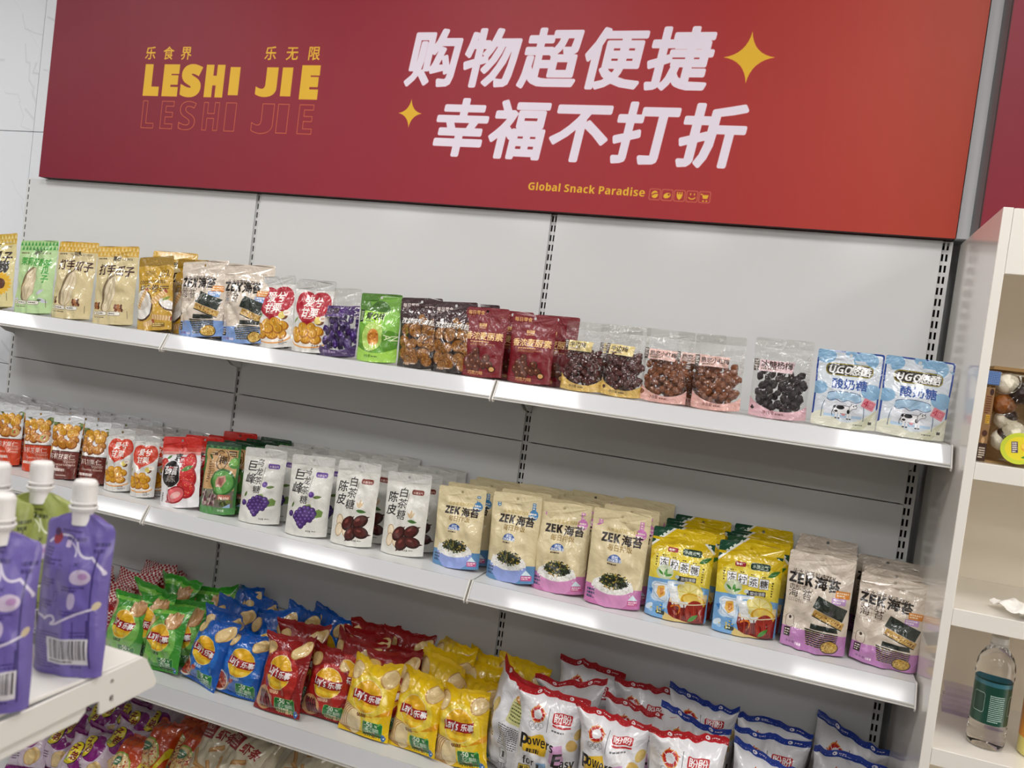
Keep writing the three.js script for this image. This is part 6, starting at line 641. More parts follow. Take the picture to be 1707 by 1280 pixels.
// ------------------------------------------------------------------ packs: where they stand
const TOP_ROW = [
  ['sunflower', 0.212, 0.262, -0.0, 7.2, 0.223, 'cream seed pouch with sunflower print at the left end of the top shelf'],
  ['jasmine', 0.363, 0.262, -0.0, 3.8, 0.216, 'pale green jasmine seed pouch on the top shelf'],
  ['handseed', 0.508, 0.262, -0.0, 2.5, 0.223, 'cream seed pouch with one big pale seed, beside the green pouch'],
  ['handseed', 0.663, 0.262, -0.0, 4.0, 0.222, 'cream seed pouch with one big pale seed, beside the gold pouch'],
  ['coconut', 0.812, 0.262, -0.0, 7.8, 0.206, 'gold coconut roll pouch at the front of the top shelf'],
  ['nori_blue', 0.968, 0.262, 0.0, 6.6, 0.207, 'beige and blue seaweed pouch beside the gold pouch'],
  ['nori_blue', 1.111, 0.262, -0.0, 5.0, 0.207, 'beige and blue seaweed pouch partly behind the white chestnut pouch'],
  ['chest_heart', 1.206, 0.262, -0.0, 7.8, 0.187, 'white chestnut pouch with crimson heart, beside the beige seaweed pouches'],
  ['chest_heart', 1.307, 0.262, 0.0, 2.5, 0.183, 'white chestnut pouch with crimson heart, partly behind the purple candy pouch'],
  ['purple_candy', 1.385, 0.262, -0.0, 3.9, 0.173, 'clear and purple candy pouch on the top shelf'],
  ['green_plum', 1.500, 0.262, -0.0, 3.1, 0.170, 'bright green plum pouch on the top shelf'],
  ['beef', 1.613, 0.262, -0.0, 4.3, 0.171, 'black beef cube pouch beside the bright green pouch'],
  ['beef', 1.704, 0.262, -0.0, 4.5, 0.171, 'black beef cube pouch, half hidden, beside the maroon pouches'],
  ['malt', 1.778, 0.262, -0.0, 2.0, 0.165, 'maroon chocolate ball pouch beside the black beef pouches'],
  ['malt', 1.897, 0.262, -0.0, 2.1, 0.161, 'maroon chocolate ball pouch beside the clear plum pouches'],
  ['half_plum', 2.021, 0.262, -0.0, 1.3, 0.157, 'clear plum pouch with yellow foot, beside the maroon pouches'],
  ['half_plum', 2.113, 0.262, -0.0, 0.1, 0.160, 'clear plum pouch with yellow foot, beside the pink footed ones'],
  ['red_plum', 2.205, 0.262, -0.0, 0.2, 0.160, 'clear plum pouch with pink foot, beside the yellow footed ones'],
  ['red_plum', 2.319, 0.262, -0.0, 2.3, 0.160, 'clear plum pouch with pink foot, beside the dark bayberry pouch'],
  ['bayberry', 2.445, 0.262, -0.0, 1.3, 0.168, 'clear pouch of dark bayberries with pink foot'],
  ['yogurt', 2.573, 0.262, -0.0, 0.6, 0.158, 'blue and white cow print candy pouch beside the bayberry pouch'],
  ['yogurt', 2.697, 0.262, -0.0, -0.8, 0.159, 'blue and white cow print candy pouch at the right end of the top shelf'],
];
const MIDDLE_ROW = [
  ['kernel_orange', 0.289, 0.233, 8.1, 4.3, 0.180, 'white chestnut pouch with orange lower band, leftmost at the front of the middle shelf'],
  ['kernel_orange', 0.406, 0.233, 12.0, 4.4, 0.180, 'white chestnut pouch with orange lower band, beside the brown banded ones'],
  ['kernel_brown', 0.522, 0.245, 12.0, 2.6, 0.183, 'white chestnut pouch with brown lower band, beside the orange banded ones'],
  ['kernel_brown', 0.616, 0.231, 1.9, 3.9, 0.178, 'white chestnut pouch with brown lower band, beside the orange heart ones'],
  ['heart_small', 0.724, 0.243, 11.4, 3.7, 0.175, 'small white pouch with orange heart, beside the brown banded chestnut pouches'],
  ['heart_small', 0.818, 0.247, 3.6, 4.9, 0.170, 'small white pouch with orange heart, beside the strawberry jelly pouch'],
  ['strawberry', 0.962, 0.263, 5.9, 7.4, 0.190, 'red and white strawberry jelly pouch at the front of the middle shelf'],
  ['plum_kraft', 1.072, 0.246, 6.1, 4.1, 0.192, 'green and kraft plum pouch at the front of the middle shelf'],
  ['grape', 1.204, 0.244, 12.0, 2.3, 0.196, 'white grape tea candy pouch beside the green kraft pouch'],
  ['grape', 1.359, 0.261, 9.4, 2.5, 0.203, 'white grape tea candy pouch beside the tangerine peel ones'],
  ['chenpi', 1.487, 0.255, 7.5, 2.1, 0.209, 'white tea candy pouch with brown peel print, beside the grape ones'],
  ['chenpi', 1.622, 0.239, 6.3, 2.7, 0.202, 'white tea candy pouch with brown peel print, beside the cream rice topping pouches'],
  ['rice_blue', 1.766, 0.239, -2.6, 4.0, 0.191, 'cream rice topping pouch with blue bowl, beside the white tea candy pouches'],
  ['rice_blue', 1.911, 0.254, -5.8, 4.2, 0.203, 'cream rice topping pouch with blue bowl, beside the pink bowl ones'],
  ['rice_pink', 2.027, 0.252, 0.8, 3.8, 0.202, 'cream rice topping pouch with pink bowl, beside the blue bowl ones'],
  ['rice_pink', 2.156, 0.265, 6.0, 0.6, 0.211, 'cream rice topping pouch with pink bowl, beside the yellow lemon pouches'],
  ['lemon', 2.295, 0.258, 4.4, 0.9, 0.194, 'yellow lemon tea candy pouch beside the cream pink bowl pouches'],
  ['lemon', 2.439, 0.257, 9.7, 1.0, 0.193, 'yellow lemon tea candy pouch beside the beige and mauve seaweed pouches'],
  ['nori_pork', 2.576, 0.259, -0.6, 0.6, 0.198, 'beige and mauve seaweed pouch beside the yellow lemon pouches'],
  ['nori_pork', 2.710, 0.252, -1.2, -1.8, 0.177, 'beige and mauve seaweed pouch at the right end of the middle shelf'],
];
const LOWER_ROW = [
  ['lays_green', 0.801, 0.248, -1.9, -0.0, 0.185, 'green chip bag leftmost at the front of the lower shelf'],
  ['lays_green', 0.945, 0.253, -5.9, 6.6, 0.173, 'green chip bag beside the front blue chip bags'],
  ['lays_blue', 1.079, 0.255, -10.4, -5.8, 0.181, 'blue chip bag beside the front green chip bags'],
  ['lays_blue', 1.208, 0.259, 2.3, -2.2, 0.173, 'blue chip bag beside the front red chip bags'],
  ['lays_red', 1.346, 0.280, -4.7, 2.4, 0.202, 'red chip bag beside the front blue chip bags'],
  ['lays_red', 1.460, 0.238, 5.1, -0.4, 0.180, 'red chip bag beside the front yellow chip bags'],
  ['lays_yellow', 1.585, 0.259, 0.4, -0.7, 0.191, 'yellow chip bag beside the front red chip bags'],
  ['lays_yellow', 1.719, 0.259, -12.0, 4.5, 0.185, 'yellow chip bag between two other front yellow chip bags'],
  ['lays_yellow', 1.850, 0.263, -4.0, 9.2, 0.186, 'yellow chip bag beside the white puffed snack bags'],
];
const LOWER_BACK = [
  ['lays_green', 0.849, 0.200, 0.211],
  ['lays_green', 0.865, 0.110, 0.215],
  ['lays_green', 0.947, 0.070, 0.199],
  ['lays_green', 0.982, 0.190, 0.187],
  ['lays_blue', 1.123, 0.170, 0.230],
  ['lays_blue', 1.135, 0.080, 0.216],
  ['lays_blue', 1.242, 0.160, 0.237],
  ['lays_blue', 1.276, 0.080, 0.221],
  ['lays_blue', 1.333, 0.050, 0.202],
  ['lays_blue', 1.117, 0.210, 0.202],
  ['lays_blue', 1.042, 0.050, 0.217],
  ['lays_red', 1.353, 0.180, 0.218],
  ['lays_red', 1.471, 0.060, 0.225],
  ['lays_red', 1.484, 0.120, 0.221],
  ['lays_red', 1.493, 0.190, 0.214],
  ['lays_red', 1.591, 0.060, 0.217],
  ['lays_red', 1.592, 0.130, 0.197],
  ['lays_red', 1.616, 0.200, 0.208],
  ['lays_yellow', 1.711, 0.060, 0.228],
  ['lays_yellow', 1.730, 0.120, 0.224],
  ['lays_yellow', 1.742, 0.180, 0.219],
  ['lays_yellow', 1.837, 0.060, 0.211],
  ['lays_yellow', 1.836, 0.120, 0.200],
  ['lays_yellow', 1.848, 0.180, 0.190],
  ['lays_yellow', 1.918, 0.060, 0.212],
];
const CHECKER = [
  [0.703, 0.200, 0.180],
  [0.707, 0.120, 0.203],
  [0.723, 0.070, 0.219],
  [0.779, 0.050, 0.206],
];
const BASE_BAGS = [
  ['crisp_purple', 0.523, 0.234, 0.252],
  ['crisp_purple', 0.583, 0.291, 0.222],
  ['crisp_purple', 0.623, 0.319, 0.192],
  ['crisp_purple', 0.670, 0.353, 0.163],
  ['crisp_purple', 0.696, 0.369, 0.126],
  ['crisp_purple', 0.787, 0.342, 0.222],
  ['crisp_purple', 0.758, 0.314, 0.252],
  ['crisp_purple', 0.697, 0.276, 0.274],
  ['crisp_purple', 0.812, 0.370, 0.170],
  ['crisp_purple', 0.758, 0.367, 0.081],
  ['crisp_purple', 0.855, 0.371, 0.089],
  ['crisp_orange', 0.933, 0.368, 0.237],
  ['crisp_orange', 0.965, 0.381, 0.185],
  ['crisp_orange', 0.974, 0.397, 0.104],
  ['crisp_orange', 1.047, 0.381, 0.244],
  ['crisp_orange', 1.071, 0.393, 0.178],
  ['crisp_orange', 0.874, 0.325, 0.274],
  ['crisp_cream', 1.125, 0.407, 0.244],
  ['crisp_cream', 1.228, 0.424, 0.200],
  ['crisp_cream', 1.231, 0.431, 0.111],
  ['crisp_cream', 1.201, 0.413, 0.266],
  ['crisp_cream', 1.115, 0.407, 0.118],
  ['crisp_cream', 1.368, 0.452, 0.185],
  ['crisp_cream', 1.420, 0.444, 0.148],
  ['crisp_cream', 1.483, 0.436, 0.104],
];
const count = {};
const next = (k) => (count[k] = (count[k] ?? -1) + 1) % (/lays|puff/.test(k) ? 4 : 3);
for (const [key, x, z, yaw, roll, h, label] of TOP_ROW) setPack(key, next(key), x, TOPS[0] + .0006, z - .012, rr(-3, 3), roll, 3.4, h / PRINTS[key][1], label, KIND[key][1] + 'es on the top shelf');
for (const [key, x, z, yaw, label] of [
  ['handseed', .80, .205, 4, 'cream seed pouch behind the gold coconut roll pouch'], ['coconut', .872, .214, -4, 'gold coconut roll pouch behind the front gold one'], ['chest_heart', 1.275, .212, 3, 'white chestnut pouch behind the two crimson heart ones'], ['beef', 1.735, .214, -3, 'black beef cube pouch behind the half hidden black one'],
  ['malt', 1.822, .213, -4, 'maroon chocolate ball pouch behind the first maroon one'], ['malt', 1.935, .213, -5, 'maroon chocolate ball pouch behind the second maroon one'], ['nori_blue', 1.03, .21, 3, 'beige and blue seaweed pouch behind the two front seaweed ones'], ['half_plum', 2.09, .21, 3, 'clear plum pouch with yellow foot behind the two front ones'], ['red_plum', 2.27, .212, -3, 'clear plum pouch with pink foot behind the two front ones']]) setPack(key, next(key), x, TOPS[0] + .0006, z - .012, yaw, 1.5, 3, 1.02, label, KIND[key][1] + 'es on the top shelf');
const BACKS = { kernel_orange: 4, kernel_brown: 4, heart_small: 4, strawberry: 3, plum_kraft: 4, grape: 3, chenpi: 3, rice_blue: 4, rice_pink: 4, lemon: 4, nori_pork: 3 };
const SHORT = ['leftmost orange banded chestnut pouch', 'orange banded pouch beside the brown ones', 'brown banded pouch beside the orange ones', 'brown banded pouch beside the heart ones', 'orange heart pouch beside the brown ones', 'orange heart pouch beside the strawberry one', 'strawberry jelly pouch', 'green kraft plum pouch', 'grape pouch beside the kraft one', 'grape pouch beside the peel ones', 'peel print pouch beside the grape ones', 'peel print pouch beside the cream ones', 'blue bowl pouch beside the white ones', 'blue bowl pouch beside the pink ones', 'pink bowl pouch beside the blue ones', 'pink bowl pouch beside the lemon ones', 'lemon pouch beside the pink bowl ones', 'lemon pouch beside the mauve ones', 'mauve seaweed pouch beside the lemon ones', 'mauve seaweed pouch at the shelf end'];
for (const [row, [key, x, z, yaw, roll, h, label]] of MIDDLE_ROW.entries()) {
  const g = 'packs in rows on the middle shelf', n = BACKS[key], dz = (z - .012 - .03) / n;
  setPack(key, next(key), x, TOPS[1] + .0006, z - .012, yaw, roll, 5.5, h / PRINTS[key][1], label, g);
  for (let i = 1; i <= n; i++) setPack(key, next(key), x + rr(-.008, .008) + i * .0035, TOPS[1] + .0006, z - .012 - i * dz, yaw * .4 + rr(-4, 4), roll * .4 + rr(-1, 1), 3, (h / PRINTS[key][1]) * rr(.97, 1.015), `${TH[i - 1]} pack in the row of the ${SHORT[row]}`, g, .985);
}
for (const [c, x] of [.195, .095, .02].entries()) for (let i = 0; i < 4; i++) setPack('kernel_orange', next('kernel_orange'), x + rr(-.006, .006), TOPS[1] + .0006, .185 - i * .05, rr(-4, 4), rr(-1, 1), 3, rr(.98, 1.02), `${['front', 'second', 'third', 'rearmost'][i]} pack in the ${['third', 'second', 'first'][c]} chestnut row from the shelf's left end`, 'packs in rows on the middle shelf', .985);
for (const [key, x, z, yaw, roll, h, label] of LOWER_ROW) setPack(key, next(key), x, TOPS[2] + .004, z - .012, yaw, roll, 15, Math.min(1.08, Math.max(.92, h / PRINTS[key][1])), label, 'chip bags on the lower shelf');
const backCount = {};
for (const [key, x, z, h] of LOWER_BACK) {
  const c = key.split('_')[1], k = backCount[c] = (backCount[c] ?? 0) + 1;
  setPack(key, next(key), x, TOPS[2] + .004, z - .004, rr(-14, 14), rr(-5, 5), 6, Math.min(1.12, h / PRINTS[key][1]), `${c} chip bag behind the front ${c} bags, ${['nearest to them', 'against the back panel', 'second from the back panel', 'wedged beside its neighbours', 'half covered by another', 'at the right of the group', 'at the left of the group'][k - 1]}`, `${c} chip bags at the back of the lower shelf`);
}
CHECKER.forEach(([x, z, h], i) => setPack('checker', next('checker'), x, TOPS[2] + .004, z, rr(-12, 12), rr(-4, 4), 10, h / PRINTS.checker[1], ['red checked snack bag in front, beside the purple spout pouch', 'red checked snack bag behind the front red checked one', 'red checked snack bag nearest the shelf back panel', 'red checked snack bag above the rear green chip bags'][i], 'red checked bags at the left of the lower shelf'));
for (let i = 0; i < 1; i++) setPack('checker', i, .56 - i * .12, TOPS[2] + .004, .12, 5, 2, 8, 1, 'red checked snack bag hidden mostly by the purple spout pouch', 'red checked bags behind the spout pouches');
const PUFF = [['puff_red', 2.055, .262, 6, 0, .945, 'white puffed snack bag with red top band, front left one'], ['puff_red', 2.213, .285, -6, 4, .97, 'white puffed snack bag with red top band, front middle one'], ['puff_red', 2.368, .302, 0, 2, .97, 'white puffed snack bag with red top band, front right one'],
  ['puff_red', 2.058, .165, -4, -2, .985, 'white puffed snack bag with red band behind the front left one'], ['puff_red', 2.083, .07, 3, -3, 1.0, 'white puffed snack bag with red band against the back panel, its corner raised'], ['puff_red', 2.228, .180, 4, -3, .93, 'white puffed snack bag with red band behind the front middle one'], ['puff_red', 2.230, .075, -3, -2, .94, 'white puffed snack bag with red band at the back, beside blue banded ones'],
  ['puff_blue', 2.382, .075, 3, 3, .985, 'white puffed snack bag with blue band nearest the red banded ones, at the back'], ['puff_blue', 2.372, .185, -4, 3, .93, 'white puffed snack bag with blue band behind the front right red one'], ['puff_blue', 2.524, .070, 2, -2, .92, 'white puffed snack bag with blue band, rear one of the middle column'], ['puff_blue', 2.524, .150, -3, -1, .92, 'white puffed snack bag with blue band, second of the middle column'], ['puff_blue', 2.528, .245, 4, -2, .89, 'white puffed snack bag with blue band, front of the middle column'],
  ['puff_blue', 2.676, .078, -2, -6, 1.0, 'white puffed snack bag with blue band, rear one beside the white cabinet'], ['puff_blue', 2.682, .175, 3, -4, .96, 'white puffed snack bag with blue band, second one beside the white cabinet'], ['puff_blue', 2.66, .265, -3, -2, .86, 'white puffed snack bag with blue band, front one beside the white cabinet'],
  ['puff_back', 1.948, .225, -22, -6, 1.0, 'white puffed snack bag turned to show its printed back, beside yellow chips']];
for (const [key, x, z, yaw, roll, s, label] of PUFF) setPack(key, next(key), x, TOPS[2] + .003, z - .012, yaw, roll, 3.5, s, label, 'puffed snack bags on the lower shelf', .96);
const heapWords = ['nearest the corner of the frame', 'under the shelf bracket', 'with its yellow oval in view', 'half under another bag', 'near the top of the heap', 'beside the orange bags', 'in the middle of the heap', 'at the very bottom edge', 'next to the shelf above', 'against the back panel', 'behind all the others'];
const heap = {};
for (const [key, x, y, z] of BASE_BAGS) {
  const k = heap[key] = (heap[key] ?? -1) + 1, lean = 34, h = PRINTS[key][1], up = key === 'crisp_purple' ? .6 : .5, word = { crisp_purple: 'lilac and purple crisp bag', crisp_orange: 'orange crisp bag', crisp_cream: 'cream crisp bag with red label' }[key];
  setPack(key, k % 3, x, Math.max(BASE_Y + .006, y - up * h * Math.cos(lean * D)), Math.max(.15, z + up * h * Math.sin(lean * D) - .05), rr(-16, 16), rr(-14, 10), lean, 1, `${word} ${heapWords[k]}`, word + 's heaped on the base shelf', .95);
}
// ------------------------------------------------------------------ white cabinet at the right
{
  const o = new THREE.Group(), x0 = 2.7735, x1 = 4.35, zf = .40, zb = .075;
  part(o, 'side_panel', rbox(.0165, 1.857 + .1, .40 - .0, .0012, x0 + .0083, (1.957) / 2, .20), M.cabinet);
  part(o, 'side_panel', rbox(.0165, 1.957, .32, .0012, x1 - .0083, 1.957 / 2, .24), M.cabinet);
  part(o, 'back_board', box(x1 - x0 - .034, 1.95, .008, (x0 + x1) / 2, .975, zb), std({ color: 0xf4ead8, roughness: .6, name: 'cabinet back' }));
  part(o, 'header', rbox(x1 - x0 - .034, .115, .018, .001, (x0 + x1) / 2, 1.8985, zf - .0095), M.cabinet);
  for (const y of [1.5065, 1.2425, .987, .60, .12]) part(o, 'cabinet_shelf', rbox(x1 - x0 - .034, .031, zf - zb - .006, .001, (x0 + x1) / 2, y - .0155, (zf + zb) / 2 + .002), M.cabinet);
  part(o, 'top_board', rbox(x1 - x0 - .034, .018, zf - zb - .02, .001, (x0 + x1) / 2, 1.947, (zf + zb) / 2 - .006), M.cabinet);
  top(o, 'display_cabinet', 'white laminate open cabinet with shelves at the right of the shelving', 'cabinet');
}
const lathe = (pts, n = 40) => new THREE.LatheGeometry(pts.map(([r, y]) => new THREE.Vector2(r, y)), n);
{ // water bottle
  const o = new THREE.Group(), y = .987, prof = [[.0001, .008], [.016, .004], [.024, 0], [.029, .003], [.0315, .012], [.0318, .022], [.0302, .027], [.0318, .032], [.0318, .040], [.0302, .045], [.0318, .050], [.0305, .056], [.0305, .152], [.0322, .158], [.0325, .166], [.0312, .171], [.032, .178], [.0305, .19], [.0262, .205], [.019, .218], [.0135, .226], [.0128, .232], [.0001, .232]];
  part(o, 'bottle_body', lathe(prof), phy({ color: 0xffffff, roughness: .01, transmission: 1, ior: 1.33, thickness: .06, name: 'water in clear plastic' }));
  const c = ox([1024, 240]), g = c.getContext('2d'); g.fillStyle = '#0a4436'; g.fillRect(0, 0, 1024, 240); g.fillStyle = '#35707e'; g.fillRect(0, 0, 1024, 24);
  for (let i = 0; i < 3; i++) { rrect(g, 60 + i * 340, 70, 110, 110, 16, null, '#dfeee6'); rrect(g, 66 + i * 340, 76, 98, 98, 12, '#083a2e'); tiny(g, 214 + i * 340, 74, 130, 14, '#cfe4da', 5, 11); }
  const t = new THREE.CanvasTexture(c); t.colorSpace = SRGB; t.magFilter = THREE.LinearFilter;
  part(o, 'label', new THREE.CylinderGeometry(.0309, .0309, .094, 48, 1, true).translate(0, .104, 0), phy({ map: t, roughness: .35, clearcoat: .4, side: THREE.DoubleSide, name: 'bottle label' }));
  part(o, 'cap', merge([lathe([[.0001, .2465], [.0138, .2465], [.0148, .245], [.0148, .2325], [.0138, .2315]]), new THREE.TorusGeometry(.0142, .0014, 8, 36).rotateX(Math.PI / 2).translate(0, .2295, 0)]), M.capWhite);
  o.position.set(2.889, y, .318); o.rotation.y = 2.6; o.scale.set(1, .825, 1); top(o, 'water_bottle', 'clear plastic water bottle with green label on the cabinet shelf', 'bottle');
}
{ // orange bottle at the frame edge
  const o = new THREE.Group();
  part(o, 'bottle_body', lathe([[.0001, 0], [.03, 0], [.034, .004], [.0345, .02], [.0345, .15], [.031, .17], [.02, .195], [.0001, .195]]), phy({ color: 0xe8d97a, roughness: .3, clearcoat: .5, name: 'yellow drink' }));
  const c = ox([512, 256]), g = c.getContext('2d'); g.fillStyle = '#de7418'; g.fillRect(0, 0, 512, 256); g.fillStyle = '#e8941e'; for (let i = 0; i < 6; i++) { g.beginPath(); g.ellipse(i * 90 + 40, 180, 60, 90, .4, 0, 6.3); g.fill(); } g.fillStyle = '#f2ece2'; g.fillRect(120, 150, 70, 84); g.fillStyle = '#222'; for (let i = 0; i < 16; i++) g.fillRect(126 + i * 3.7, 156, i % 3 ? 1.4 : 2.6, 66);
  const t = new THREE.CanvasTexture(c); t.colorSpace = SRGB; t.magFilter = THREE.LinearFilter;
  part(o, 'label', new THREE.CylinderGeometry(.0349, .0349, .115, 40, 1, true).translate(0, .092, 0), phy({ map: t, roughness: .35, clearcoat: .4, name: 'orange label' }));
  part(o, 'cap', lathe([[.0001, .225], [.016, .225], [.017, .223], [.017, .197], [.0001, .195]]), std({ color: 0xd86f18, roughness: .4, name: 'orange cap' }));
  o.position.set(2.9765, .987, .315); o.rotation.y = 1.2; top(o, 'juice_bottle', 'orange labelled drink bottle cut by the right edge of the photo', 'bottle');
}
{ // pale purple clear label holders behind the water bottle
  const o = new THREE.Group(), m = phy({ color: 0xf4f1fa, roughness: .1, transmission: .94, thickness: 0, ior: 1.49, name: 'lilac clear plastic', side: THREE.DoubleSide });
  for (let i = 0; i < 5; i++) part(o, 'holder', extrudeX([[0, 0], [.035, 0], [.035, .002], [.003, .003], [.006, .0105], [.0, .0105]], 0, .085).translate(rr(-.003, .003), i * .011, rr(-.002, .002)), m);
  o.position.set(2.842, .9878, .158); o.rotation.y = -.12; top(o, 'label_holder_stack', 'stack of pale lilac clear plastic label holders behind the water bottle', 'plastic holder');
}
{ // crumpled tissue
  const g = new THREE.PlaneGeometry(.13, .09, 40, 28).rotateX(-Math.PI / 2), p = g.attributes.position;
  for (let i = 0; i < p.count; i++) { const x = p.getX(i), z = p.getZ(i); p.setXYZ(i, x * (1 - .15 * N(x * 30, z * 30, 2)), .004 + Math.abs(N(x * 22 + 4, z * 26, 1)) * .022 + Math.abs(N(x * 60, z * 60, 5)) * .005 + .004, z * (1 - .3 * N(x * 18, 4, z * 20))); }
  g.computeVertexNormals(); const m = new THREE.Mesh(g, std({ color: 0xf1efea, roughness: .95, side: THREE.DoubleSide, name: 'tissue paper' })); m.position.set(2.935, 1.243, .345); m.rotation.y = .3; top(m, 'paper_tissue', 'crumpled white paper tissue on the cabinet shelf', 'tissue');
}
{ // snack carton with clear window on the upper cabinet shelf, and the cups in it
  const y = 1.5067, card = std({ color: 0x9a7848, roughness: .6, name: 'carton board' }), o = new THREE.Group();
  const c = ox([128, 512]), g = c.getContext('2d'); g.fillStyle = '#8d6a42'; g.fillRect(0, 0, 128, 512); g.fillStyle = '#3a2014'; g.fillRect(0, 390, 128, 122); tiny(g, 20, 60, 80, 8, '#5a1c14', 9, 16); g.fillStyle = '#d8a832'; g.fillRect(50, 190, 60, 60); tiny(g, 54, 198, 50, 4, '#6a4a14', 7, 13); E(g, 70, 320, 40, 22, '#4a2414'); E(g, 60, 370, 26, 22, '#c9a070'); tiny(g, 20, 420, 90, 5, '#e8dcc8', 9, 16); E(g, 90, 30, 30, 24, '#3a1c10');
  const t = new THREE.CanvasTexture(c); t.colorSpace = SRGB; t.magFilter = THREE.LinearFilter;
  part(o, 'printed_strip', rbox(.0145, .134, .004, .001, .009, .068, .128), std({ map: t, roughness: .5, name: 'carton print' }));
  const k = ox([128, 128]), q = k.getContext('2d'); q.fillStyle = '#274a8c'; q.fillRect(0, 0, 128, 128); q.strokeStyle = '#7fa0cf'; q.lineWidth = 4; for (let i = 0; i < 9; i++) { q.strokeRect(i * 16, -4, .1, 140); q.strokeRect(-4, i * 16, 140, .1); }
  const kt = new THREE.CanvasTexture(k); kt.colorSpace = SRGB; kt.magFilter = THREE.LinearFilter;
  part(o, 'checked_corner', rbox(.020, .025, .003, .001, .0115, .1525, .130), std({ map: kt, roughness: .5, name: 'blue check' }));
  part(o, 'tray', merge([box(.24, .003, .125, .13, .0015, .066), box(.24, .165, .003, .13, .083, .003), box(.003, .15, .12, .008, .077, .065), box(.24, .006, .12, .13, .172, .065)]), card);
  part(o, 'window_film', box(.20, .158, .0006, .138, .085, .127), M.film);
  o.position.set(2.797, y, .222); top(o, 'snack_carton', 'brown windowed snack carton with blue checked corner on the upper cabinet shelf', 'carton');
  const cup = lathe([[.0001, 0], [.016, 0], [.0172, .002], [.021, .026], [.0232, .0275], [.0232, .029], [.0205, .0282]], 28), ballM = std({ color: 0xf4ecd8, roughness: .5, name: 'cream biscuit ball' }), choc = phy({ color: 0x2e1710, roughness: .3, clearcoat: .4, name: 'chocolate' }), caramel = phy({ color: 0x8a4f1c, roughness: .3, clearcoat: .4, name: 'caramel' });
  const ball = (() => { const b = new THREE.IcosahedronGeometry(.0182, 4), p = b.attributes.position; for (let i = 0; i < p.count; i++) { const v = new THREE.Vector3().fromBufferAttribute(p, i), f = 1 + .08 * N(v.x * 120, v.y * 120, v.z * 120); p.setXYZ(i, v.x * f, v.y * f, v.z * f); } b.computeVertexNormals(); return b; })();
  const blob = new THREE.SphereGeometry(.0182, 24, 12, 0, 6.2832, 0, 1.0);
  const at = [[2.843, .143, 0, 'clear cup with a pale biscuit ball at the top of the carton'], [2.842, .104, 1, 'clear cup of caramel brown filling below the topmost cup'], [2.8335, .069, 2, 'clear cup with chocolate topped ball in the middle of the carton'], [2.8335, .030, 2, 'clear cup with chocolate topped ball at the bottom of the carton'], [2.865, .056, 0, 'clear cup with pale ball above the yellow green lid'], [2.868, .128, 3, 'dark chocolate cup at the right of the carton']];
  for (const [x, dy, kind, label] of at) {
    const u = new THREE.Group(), s = new THREE.Group(); part(u, 'cup', cup, M.clear); const b = part(u, 'filling', ball, kind === 1 ? caramel : kind === 3 ? choc : ballM); b.position.y = .0205;
    if (kind === 2) part(u, 'chocolate_top', blob, choc).position.y = .022;
    u.rotation.set(kind === 2 ? .62 : 1.2, 0, kind === 2 ? -.35 : .4, 'YXZ'); u.scale.setScalar(1.08); u.position.set(x, y + dy - .004, .312); top(u, 'chocolate_cup', label, 'snack cup', 'snack cups in the cabinet carton');
  }
  const lc = ox([256, 256]), lg = lc.getContext('2d'); lg.fillStyle = '#c3cf2e'; lg.fillRect(0, 0, 256, 256); E(lg, 128, 128, 96, 96, '#e2d21e'); E(lg, 180, 110, 44, 40, '#e0a81e'); E(lg, 172, 104, 32, 28, '#f2cf4a'); lg.save(); lg.translate(96, 120); lg.rotate(-.15); R(lg, -22, -44, 44, 92, '#4a3a52'); tiny(lg, -16, -36, 32, 5, '#efe6d8', 10, 17); lg.restore(); leaf(lg, 150, 200, 60, -.3, '#4f8f2a', '#2a5414');
  const lt = new THREE.CanvasTexture(lc); lt.colorSpace = SRGB; lt.magFilter = THREE.LinearFilter;
  const u = new THREE.Group(); part(u, 'tub', lathe([[.0001, 0], [.022, 0], [.0275, .02], [.029, .0205], [.029, .022]], 32), phy({ color: 0x9cc23a, roughness: .3, clearcoat: .4, name: 'green tub' })); part(u, 'foil_lid', new THREE.CircleGeometry(.029, 36).rotateX(-Math.PI / 2).translate(0, .0223, 0), phy({ map: lt, roughness: .25, clearcoat: .5, name: 'lid print' }));
  u.rotation.set(1.25, -.3, 0, 'YXZ'); u.position.set(2.866, y + .026, .352); top(u, 'jelly_cup', 'round cup with yellow and green foil lid in the cabinet carton', 'snack cup');
}
